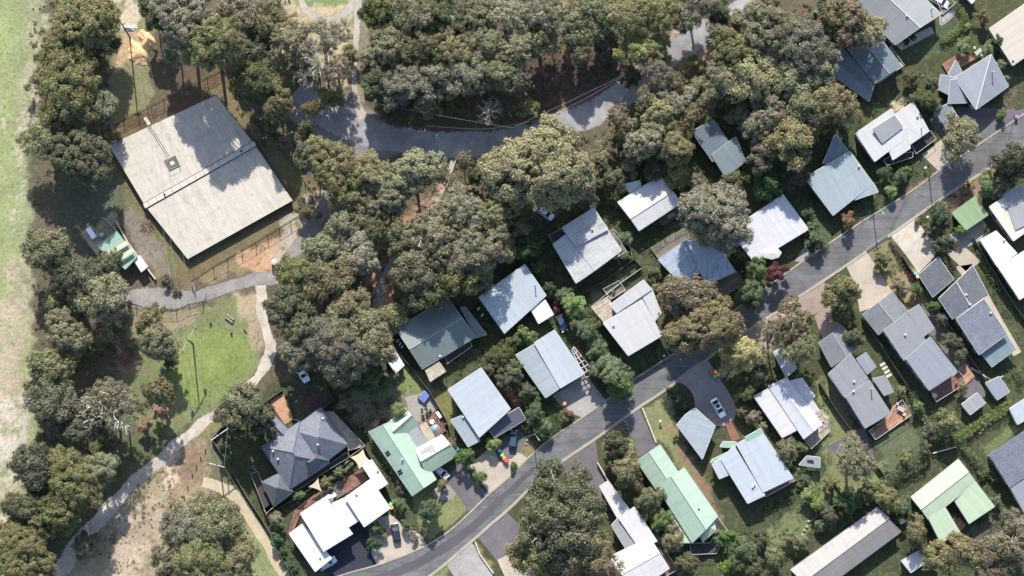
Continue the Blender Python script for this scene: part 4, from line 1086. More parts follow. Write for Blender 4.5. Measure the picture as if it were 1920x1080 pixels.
# --- white corrugated house with strips
H['strips'] = house('house', 'white house roofed in four long stepped strips, right of the stepped pale house', 'house', [
  ('skil', [(1445,727),(1495,806),(1467,821),(1413,743)], 3.0, 3.5, 'roof_pinkwhite', {}),
  ('gable', [(1441,724),(1507,823),(1542,795),(1475,708)], 3.7, 4.3, 'roof_lavender', {}),
  ('skil', [(1477,716),(1504,709),(1528,743),(1513,762)], 3.2, 3.5, 'roof_lavender', {'nowin': 1}),
  ('skil', [(1505,750),(1520,745),(1537,770),(1523,777)], 3.1, 3.4, 'roof_lavender', {'nowin': 1}),
 ], 'wall_white', 'trim_white')
deck(H['strips'], [(1507,824),(1542,796),(1553,790),(1556,808),(1520,842)], .8, 'deck_tan', 'trim_white')
deck(H['strips'], [(1524,778),(1540,768),(1553,782),(1548,792),(1534,790)], .8, 'deck_tan', 'trim_white')
H['strips_shed'] = house('shed', 'small pale shed half under branches just above the white strip-roofed house', 'shed', [
  ('skil', [(1450,660),(1468,652),(1494,690),(1474,708)], 2.5, 2.7, 'roof_zinc_worn', {})], 'wall_white', 'trim_white', group=None, win=False)
# --- right side grey townhouses
H['grey_a'] = house('house', 'grey townhouse of stepped roofs with red timber deck, nearest the white strip-roofed house', 'house', [
  ('gable', [(1536,644),(1580,611),(1607,653),(1559,689)][:0] or [(1580,611),(1608,653),(1559,688),(1535,643)], 2.9, 3.7, 'tile_grey', {'off': .45}),
  ('skil', [(1553,701),(1595,663),(1628,711),(1584,746)], 4.3, 4.7, 'roof_grey', {}),
  ('skil', [(1586,744),(1630,713),(1670,775),(1622,803)], 4.0, 4.4, 'roof_grey', {}),
  ('skil', [(1606,673),(1624,661),(1643,688),(1626,702)], 3.4, 3.6, 'roof_grey_blue', {'nowin': 1}),
  ('skil', [(1636,710),(1660,705),(1676,735),(1658,742)], 2.8, 3.0, 'roof_grey', {'nowin': 1}),
 ], 'wall_white', 'trim_pale', vents=[(1600,734),(1601,716)], chimneys=[(1633,730)])
deck(H['grey_a'], [(1672,764),(1690,750),(1707,779),(1640,825),(1628,808),(1668,778)], .8, 'deck_orange', 'trim_white')
H['grey_b'] = house('house', 'middle grey townhouse with gabled garage and stepped roofs between two tiled neighbours', 'house', [
  ('gable', [(1673,547),(1702,583),(1647,628),(1617,590)], 3.0, 3.9, 'tile_grey', {'off': .5}),
  ('skil', [(1657,620),(1700,587),(1735,638),(1695,676)], 4.2, 4.6, 'roof_grey', {}),
  ('skil', [(1702,585),(1723,571),(1752,616),(1732,631)], 3.6, 3.8, 'roof_grey', {'nowin': 1}),
  ('skil', [(1699,673),(1744,632),(1795,697),(1742,732)], 4.4, 4.9, 'roof_lavender' if 0 else 'roof_grey_blue', {}),
 ], 'wall_white', 'trim_pale', vents=[(1697,628)])
deck(H['grey_b'], [(1744,733),(1796,697),(1812,718),(1754,754)], .8, 'deck_red', 'trim_white')
deck(H['grey_b'], [(1795,690),(1812,680),(1828,706),(1812,720)], .3, 'deck_orange', None)
H['grey_c'] = house('house', 'dark charcoal tiled townhouse with glass-roofed terrace, third along from the strip roof', 'house', [
  ('skil', [(1722,515),(1760,482),(1788,523),(1749,557)], 3.0, 3.3, 'tile_charcoal', {}),
  ('gable', [(1823,498),(1853,553),(1787,598),(1760,560)][:0] or [(1760,560),(1786,598),(1853,553),(1824,498)], 4.0, 4.5, 'tile_charcoal', {}),
  ('skil', [(1793,598),(1845,560),(1889,627),(1836,665)], 4.3, 4.7, 'tile_slate', {}),
  ('skil', [(1840,662),(1888,628),(1905,655),(1860,688)], 2.9, 3.0, 'roof_slateblue', {'open': 1}),
 ], 'wall_white', 'trim_white', vents=[(1818,571),(1857,587),(1811,553)])
pergola(H['grey_c'], [(1760,480),(1790,515),(1797,510),(1768,474)], 2.5, 'timber_dark', 7, 1)
H['right_white'] = house('house', 'white and grey blocks of roof at the right edge below the green shed', 'house', [
  ('skil', [(1855,388),(1900,358),(1945,420),(1900,452)], 4.0, 4.4, 'roof_cream', {}),
  ('skil', [(1838,450),(1868,433),(1907,475),(1870,500)], 3.6, 3.8, 'roof_white', {}),
  ('skil', [(1871,500),(1922,470),(1962,530),(1912,562)], 3.6, 3.9, 'roof_pinkwhite', {}),
  ('skil', [(1880,360),(1930,345),(1965,400),(1905,430)], 4.4, 4.7, 'roof_greyflat', {'nowin': 1}),
 ], 'wall_cream', 'trim_white', vents=[(1882,450),(1886,388)])
H['green_shed'] = house('garage', 'pale green roofed garage beside the street near the right edge', 'garage', [
  ('skil', [(1785,400),(1829,368),(1853,403),(1811,432)], 2.6, 3.0, 'roof_green_old', {})], 'wall_green', 'trim_green', group=None)
H['court'] = house('house', 'light green U shaped roof house around a dark courtyard notch', 'house', [
  ('gable', [(1708,932),(1797,861),(1830,905),(1741,975)], 3.3, 3.95, 'roof_mint_pale', {'off': .55}),
  ('skil', [(1741,972),(1772,951),(1800,998),(1764,1018)], 3.2, 3.9, 'roof_mint_pale', {}),
  ('skil', [(1791,941),(1829,903),(1865,950),(1817,982)], 3.2, 3.9, 'roof_mint_pale', {}),
 ], 'wall_cream', 'trim_pale')
deck(H['court'], [(1773,952),(1791,941),(1817,982),(1800,998)], .3, 'deck_dark', None)
deck(H['court'], [(1787,978),(1799,970),(1812,986),(1799,997)], .5, 'deck_orange', None)
H['long_low'] = house('house', 'very long grey and cream gable roof at the bottom edge', 'house', [
  ('skil', [(1506,1092),(1668,972),(1645,951),(1482,1068)], 3.4, 4.0, 'roof_longpale', {}),
  ('skil', [(1508,1089),(1667,975),(1690,997),(1535,1112)], 3.0, 3.9, 'roof_longgrey', {}),
 ], 'wall_grey', 'trim_grey')
H['right_dark'] = house('house', 'dark blue-grey wide roof house at the right edge below the hedge', 'house', [
  ('skil', [(1855,853),(1955,785),(2000,845),(1893,914)], 3.6, 4.3, 'tile_slate', {}),
  ('skil', [(1894,914),(1960,872),(1995,930),(1925,970)], 3.0, 3.4, 'roof_grey_blue', {}),
 ], 'wall_white', 'trim_grey')
for nm, q, lab, mat in [
  ('shed_a', [(1803,758),(1832,737),(1848,756),(1819,778)], 'light grey square garden shed below the middle townhouse terrace', 'roof_greyflat'),
  ('shed_b', [(1848,718),(1874,706),(1893,735),(1870,750)], 'pale grey shed beside the steps near the right edge', 'roof_grey_blue'),
  ('shed_c', [(1893,766),(1925,746),(1945,775),(1908,796)], 'pale shed cut by the right edge at the hedge end', 'roof_zinc_pale'),
  ('shed_d', [(1690,1052),(1734,1026),(1746,1048),(1708,1074)], 'white patchy roofed shed between the long low roof and brown gums', 'roof_pinkwhite'),
  ('shed_e', [(720,666),(738,653),(758,685),(742,700)], 'small white shed at the left corner of the grey-green house', 'roof_white')]:
    H[nm] = house('shed', lab, 'shed', [('skil', q, 2.2, 2.5, mat, {'ins': .2})], 'wall_white', 'trim_white', group=None, win=False)
H['gazebo'] = house('gazebo', 'little grey garden shelter with a dark square skylight on the lawn', 'gazebo', [
  ('skil', [(1498,872),(1513,855),(1538,858),(1537,877)], 2.4, 2.5, 'roof_grey', {'open': 1})], 'wall_white', 'trim_white', group=None)
solar(H['gazebo'], [(1513,862),(1525,862),(1527,870),(1513,868)], 1, 1, 'glass', .06, .05, 'skylight')
# --- pump shed by the reservoir
H['pump'] = house('pump_shed', 'green shed with two cream roof stripes beside the gravel yard', 'shed', [
  ('skil', [(218,433),(257,483),(235,505),(182,462)][:0] or [(182,462),(218,433),(257,482),(235,505)], 3.0, 3.4, 'roof_mint_dark', {'ins': .2})], 'wall_green', 'trim_green', group=None)
for q in ([(194,478),(237,451),(241,457),(199,484)], [(206,492),(247,465),(251,471),(211,499)]):
    solar(H['pump'], q, 1, 1, 'sail_cream', .05, .0, 'roof_sheet')
H['pump_small'] = house('shed', 'small white roofed lean-to at the low corner of the striped green shed', 'shed', [
  ('skil', [(253,491),(262,479),(277,500),(265,510)], 2.4, 2.6, 'roof_white', {'ins': .15})], 'wall_white', 'trim_white', group=None, win=False)

# --- the covered reservoir
RZ = 1.6
def reservoir():
    q = [(204,272),(405,178),(549,376),(352,486)]
    mid_w, mid_e = (272,386), (477,270)
    loc = W(378, 330, 0)
    root = empty('reservoir', loc, 0, 'huge pale grey roofed square water reservoir with a raised rib across it', 'reservoir')
    a, b, c, d = [W(x, y, RZ) for x, y in q]; e, f = W(*mid_w, RZ), W(*mid_e, RZ)
    for quad in ([a, e, f, b], [e, d, c, f]):
        mb = MB(); u = (f-e)
        mb.poly(quad, 0, eaves_uv(quad, u)); lo = [p-Vector((0, 0, .25)) for p in quad]; mb.poly(lo[::-1], 0)
        for i in range(4): mb.poly([quad[(i+1) % 4], quad[i], lo[i], lo[(i+1) % 4]], 1) if False else mb.poly([lo[i], lo[(i+1) % 4], quad[(i+1) % 4], quad[i]], 1)
        o = mb.build('roof', [MATS['roof_reservoir'], MATS['timber_dark']], root); settle_child(o, loc)
    wl = MB(); cc = (a+b+c+d)/4
    P = [p.lerp(cc, .012) for p in (a, e, d, c, f, b)]
    for i in range(6):
        p, r = P[i], P[(i+1) % 6]; wl.poly([(p.x, p.y, 0), (r.x, r.y, 0), (r.x, r.y, RZ-.26), (p.x, p.y, RZ-.26)])
    settle_child(wl.build('wall', MATS['timber_dark'], root), loc)
    # raised rib with dark flashings
    rb = MB(); d_ = (f-e); ang = math.atan2(d_.y, d_.x); m_ = (e+f)/2
    rb.box(m_+Vector((0, 0, .14)), (d_.length+.4, 1.15, .28), ang, 0)
    nn_ = Vector((-d_.y, d_.x, 0)).normalized()
    for s_ in (-.66, .66): rb.box(m_+nn_*s_+Vector((0, 0, .06)), (d_.length+.2, .14, .12), ang, 1)
    for k in range(14):
        p = e.lerp(f, (k+.5)/14); rb.box(p+Vector((0, 0, .29)), (.06, 1.2, .03), ang, 1)
    settle_child(rb.build('rib', [MATS['concrete'], MATS['timber_dark']], root), loc)
    for k in (.18, .88):
        vb = MB(); p = e.lerp(f, k)+Vector((0, 0, .28)); vb.lathe(p, [(.16, 0), (.16, .25), (.25, .28), (.05, .45)], 8)
        settle_child(vb.build('roof_vent', MATS['steel_dark'], root), loc)
    # rim gutters
    gb = MB()
    for p, r in ((a, e), (e, d), (d, c), (c, f), (f, b), (b, a)): gb.tube(p-Vector((0, 0, .08)), r-Vector((0, 0, .08)), .11, n=4)
    settle_child(gb.build('gutter', MATS['steel_dark'], root), loc)
    # hatch pit
    hb = MB(); h = W(323, 306, RZ); ang = math.atan2(-(W(405,178,RZ)-a).x, (W(405,178,RZ)-a).y) if False else math.atan2((b-a).y, (b-a).x)
    hb.box(h+Vector((0, 0, .10)), (2.7, 2.5, .2), ang, 0); hb.box(h+Vector((0, 0, .24)), (.95, .9, .12), ang, 1)
    settle_child(hb.build('hatch', [MATS['timber_grey'], MATS['concrete']], root), loc)
    rl = MB(); ca, sa = math.cos(ang), math.sin(ang)
    cs = [h+Vector((x*ca-y*sa, x*sa+y*ca, 0)) for x, y in ((-1.4, -1.3), (1.4, -1.3), (1.4, 1.3), (-1.4, 1.3))]
    for i in range(4):
        rl.box(cs[i]+Vector((0, 0, .5)), (.06, .06, 1.0), ang)
        if i != 3: rl.tube(cs[i]+Vector((0, 0, 1.0)), cs[(i+1) % 4]+Vector((0, 0, 1.0)), .04, n=4)
    settle_child(rl.build('railing', MATS['steel_grey'], root), loc)
    sb = MB(); p, r = W(279, 236, RZ), W(316, 294, RZ); dd = r-p
    for s_ in (-.22, .22):
        o_ = Vector((-dd.y, dd.x, 0)).normalized()*s_; sb.tube(p+o_+Vector((0, 0, .12)), r+o_+Vector((0, 0, .12)), .04, n=4)
    settle_child(sb.build('walkway', MATS['steel_dark'], root), loc)
    lb = MB(); p = W(276, 227, 1.6); ang2 = math.atan2(dd.y, dd.x); lb.box(p, (1.9, .75, .1), ang2)
    for sx in (-.9, .9):
        for sy in (-.35, .35): lb.box(p+Vector((sx*math.cos(ang2)-sy*math.sin(ang2), sx*math.sin(ang2)+sy*math.cos(ang2), -.3)), (.07, .07, 2.6), ang2)
    settle_child(lb.build('ladder_platform', MATS['concrete'], root), loc)
reservoir()
# ------------------------------------------------------------------ trees
def leaf_mesh(name, centres, normals, sizes, shades, tints, rs, aspect=.62):
    """many leaf-sprays as quads, each with its own direction"""
    n = len(centres)
    nrm = normals/np.maximum(1e-6, np.linalg.norm(normals, axis=1, keepdims=True))
    r = rs.normal(size=(n, 3)); t = np.cross(nrm, r); t /= np.maximum(1e-6, np.linalg.norm(t, axis=1, keepdims=True)); b = np.cross(nrm, t)
    s = sizes[:, None]
    c = [centres-t*s*.5, centres+b*s*aspect*.5*rs.uniform(.6, 1.3, (n, 1)), centres+t*s*.5, centres-b*s*aspect*.5*rs.uniform(.6, 1.3, (n, 1))]
    co = np.stack(c, 1).reshape(-1, 3)
    me = bpy.data.meshes.new(name)
    me.vertices.add(4*n); me.vertices.foreach_set('co', co.ravel())
    me.loops.add(4*n); me.loops.foreach_set('vertex_index', np.arange(4*n))
    me.polygons.add(n); me.polygons.foreach_set('loop_start', np.arange(0, 4*n, 4))
    me.update()
    for nm, arr in (('shade', shades), ('tint', tints)):
        a = me.attributes.new(nm, 'FLOAT', 'POINT'); a.data.foreach_set('value', np.repeat(arr, 4).astype(np.float32))
    return me

def make_crown(seed, R, depth, n_lobes, clump_r, per_clump, leaf, fill=1.0, spread=.0):
    """crown of radius R whose top is at z=0 .. -depth; returns mesh and lobe centres"""
    rs = np.random.RandomState(seed)
    ph = rs.uniform(0, 6.28, 4)
    def rad(a): return R*(.80+.14*np.sin(2*a+ph[0])+.11*np.sin(3*a+ph[1])+.08*np.sin(5*a+ph[2])+.05*np.sin(9*a+ph[3]))
    lobes = []
    tries = 0
    while len(lobes) < n_lobes and tries < 3000:
        tries += 1
        a = rs.uniform(0, 6.283); rr = math.sqrt(rs.uniform(0, 1))
        rm = rad(a)
        x, y = rm*rr*.86*math.cos(a), rm*rr*.86*math.sin(a)
        z = -depth*(.22+.62*rr**2.2)+rs.uniform(-.14, .10)*depth
        lr = R*rs.uniform(.20, .36)*(1.05-.25*rr)
        if all(math.hypot(x-l[0], y-l[1]) > (lr+l[3])*.55 or abs(z-l[2]) > .6*lr for l in lobes): lobes.append((x, y, z, lr))
    C = []; Nn = []; Sz = []; Sh = []; Ti = []
    for (lx, ly, lz, lr) in lobes:
        lsh = rs.uniform(.3, .7); lti = rs.uniform(.2, .8)
        k = max(5, int(fill*3.3*(lr/clump_r)**2))
        for j in range(k):
            d = rs.normal(size=3); d /= np.linalg.norm(d); d[2] = abs(d[2])*.9-.18
            p = np.array([lx, ly, lz])+d*lr*rs.uniform(.72, 1.08)*np.array([1, 1, .72])
            cr = clump_r*rs.uniform(.55, 1.25)
            m = max(8, int(per_clump*(cr/clump_r)**2))
            q = rs.normal(size=(m, 3)); q /= np.linalg.norm(q, axis=1, keepdims=True)
            flip = (q[:, 2] < -.25) & (rs.uniform(size=m) < .75); q[flip, 2] *= -1
            pos = p+q*cr*(rs.uniform(.45, 1.08, (m, 1))+.35*rs.uniform(0, 1, (m, 1))**4)*np.array([1, 1, .8])+np.array([0, 0, 1])*0
            C.append(pos); Nn.append(q*1.0+d*.40+np.array([0, 0, .12])+rs.normal(size=(m, 3))*.5)
            Sz.append(leaf*rs.uniform(.6, 1.5, m)); Sh.append(np.clip(lsh*.6+rs.uniform(.1, .8)*.5+rs.uniform(-.16, .16, m), 0, 1)); Ti.append(np.clip(lti+rs.uniform(-.25, .25)+rs.uniform(-.15, .15, m), 0, 1))
    return leaf_mesh('crown', np.concatenate(C), np.concatenate(Nn), np.concatenate(Sz), np.concatenate(Sh), np.concatenate(Ti), rs), lobes

def make_trunk(seed, R, depth, H, lobes, r0, twigs=0, mat='bark_pale', bare=False):
    """tapered trunk with limbs that reach into the lobes; base at z=0, crown top at z=H"""
    rr = random.Random(seed); mb = MB()
    fork = H-depth*rr.uniform(.75, .95) if not bare else H*.45
    base = Vector((0, 0, 0)); k = Vector((rr.uniform(-.4, .4), rr.uniform(-.4, .4), fork*.55)); f = Vector((rr.uniform(-.5, .5), rr.uniform(-.5, .5), fork))
    mb.tube(base-Vector((0, 0, .2)), k, r0*1.15, r0*.8, 8); mb.tube(k, f, r0*.8, r0*.62, 8)
    sel = sorted(lobes, key=lambda l: rr.random())[:(14 if not bare else 26)]
    for l in sel:
        tgt = Vector((l[0], l[1], H+l[2]+(l[3]*.35 if bare else l[3]*rr.choice((.05, .35, .62)))))
        m1 = f.lerp(tgt, .5)+Vector((rr.uniform(-.08, .08)*R, rr.uniform(-.08, .08)*R, rr.uniform(.0, .15)*R*.6))
        r1 = r0*rr.uniform(.22, .40)
        mb.tube(f, m1, r1, r1*.65, 6, cap=False); mb.tube(m1, tgt, r1*.65, r1*.25, 5, cap=False)
        for t in range(twigs):
            s0 = m1.lerp(tgt, rr.uniform(.2, 1)); dv = Vector((rr.gauss(0, 1), rr.gauss(0, 1), rr.uniform(-.1, .8))).normalized()*R*rr.uniform(.10, .26)
            dv = dv+(tgt-f).normalized()*R*.12
            e = s0+dv; mb.tube(s0, e, r1*.3, r1*.12, 4, cap=False)
            for u in range(3):
                s1 = s0.lerp(e, rr.uniform(.3, .95)); dv2 = Vector((rr.gauss(0, 1), rr.gauss(0, 1), rr.uniform(-.2, .6))).normalized()*R*rr.uniform(.05, .13)
                mb.tube(s1, s1+dv2+dv*.25, r1*.16, r1*.07, 3, cap=False)
    me = bpy.data.meshes.new('trunk'); me.from_pydata(mb.v, [], mb.f); me.materials.append(MATS[mat]); me.update()
    return me

# prototypes by size class: (nominal radius, nominal height, [(crown mesh, trunk mesh)])
PROTO = {}
def protos(key, n, R, H, depth, n_lobes, cr, per, leaf, fill, r0, twigs=0, bark='bark_pale', bare=False, seed0=0):
    out = []
    for i in range(n):
        sd_ = seed0+i*13+1
        vv = (1, .72, .86, 1.05, .62)[i % 5]
        cme, lobes = make_crown(sd_, R, depth, int(n_lobes*(.8+.2*vv)), cr*(1.1-.12*(i % 3)), per, leaf, fill*vv)
        out.append((cme, make_trunk(sd_, R, depth, H, lobes, r0, twigs, bark, bare)))
    PROTO[key] = (R, H, out)
protos('L', 6, 8.0, 15.5, 6.5, 36, .80, 120, .33, 1.0, .42, seed0=100)
protos('M', 6, 5.0, 12.0, 4.8, 24, .70, 110, .31, 1.0, .27, seed0=300)
protos('S', 4, 2.5, 4.6, 3.0, 13, .48, 90, .24, 1.0, .12, seed0=500, bark='bark_brown')
protos('B', 4, 1.3, 1.7, 1.5, 7, .36, 90, .17, 1.0, .05, seed0=600, bark='bark_brown')          # shrubs
protos('V', 5, 7.0, 15.0, 6.0, 24, .62, 62, .32, .60, .45, 3, seed0=700, bark='bark_pale')     # open gums: limbs show through
protos('X', 2, 5.5, 10.0, 5.0, 22, .40, 10, .26, .3, .36, 4, seed0=900, bark='bark_white', bare=True)   # nearly bare
protos('D', 3, 3.6, 7.5, 4.6, 20, .60, 110, .26, 1.1, .2, seed0=1100, bark='bark_brown')        # dense round garden trees

used_label = {}
def tree(px, py, r, mat, label, cls=None, name='gum_tree', cat='tree', group='gum trees in the bushland', hk=1.0, sq=1.0):
    """r: crown radius in photo pixels"""
    Rm = r*S
    if cls is None: cls = 'L' if Rm > 6.3 else 'M' if Rm > 3.6 else 'S' if Rm > 1.9 else 'B'
    R0, H0, vs = PROTO[cls]
    k = Rm/(R0*.87); hkk = hk*(.55+.45*k) if cls in 'LMV' else hk*k
    Ht = H0*hkk
    loc = W(px, py, Ht*.72); loc.z = 0
    rz = rnd.uniform(0, 6.283)
    root = empty(name, loc, rz, label, cat, group)
    i = rnd.randrange(len(vs))
    cme, tme = vs[i]
    c = bpy.data.objects.new('crown', cme); COL.objects.link(c); c.parent = root
    c.scale = (k*sq, k/sq, hkk if cls not in 'LMV' else (k+hkk)/2)
    c.location = (0, 0, Ht)
    if not cme.materials: cme.materials.append(MATS['leaf_olive'])
    c.material_slots[0].link = 'OBJECT'; c.material_slots[0].material = MATS[mat]
    t = bpy.data.objects.new('trunk', tme); COL.objects.link(t); t.parent = root; t.scale = (k*sq, k/sq, hkk)
    return root

def bare_tree(px, py, r, H_, label, bark, group=None, mat='leaf_brown', leaves=True, name='dead_tree', cls='X'):
    R0, H0, vs = PROTO[cls]; k = r*S/R0
    loc = W(px, py, H_*.75); loc.z = 0
    root = empty(name, loc, rnd.uniform(0, 6), label, 'tree', group); cme, tme = vs[rnd.randrange(len(vs))]
    t = bpy.data.objects.new('trunk', tme); COL.objects.link(t); t.parent = root; t.scale = (k, k, H_/H0)
    t.material_slots[0].link = 'OBJECT'; t.material_slots[0].material = MATS[bark]
    if leaves:
        c = bpy.data.objects.new('crown', cme); COL.objects.link(c); c.parent = root; c.scale = (k, k, H_/H0); c.location = (0, 0, H_)
        if not cme.materials: cme.materials.append(MATS['leaf_olive'])
        c.material_slots[0].link = 'OBJECT'; c.material_slots[0].material = MATS[mat]
    return root

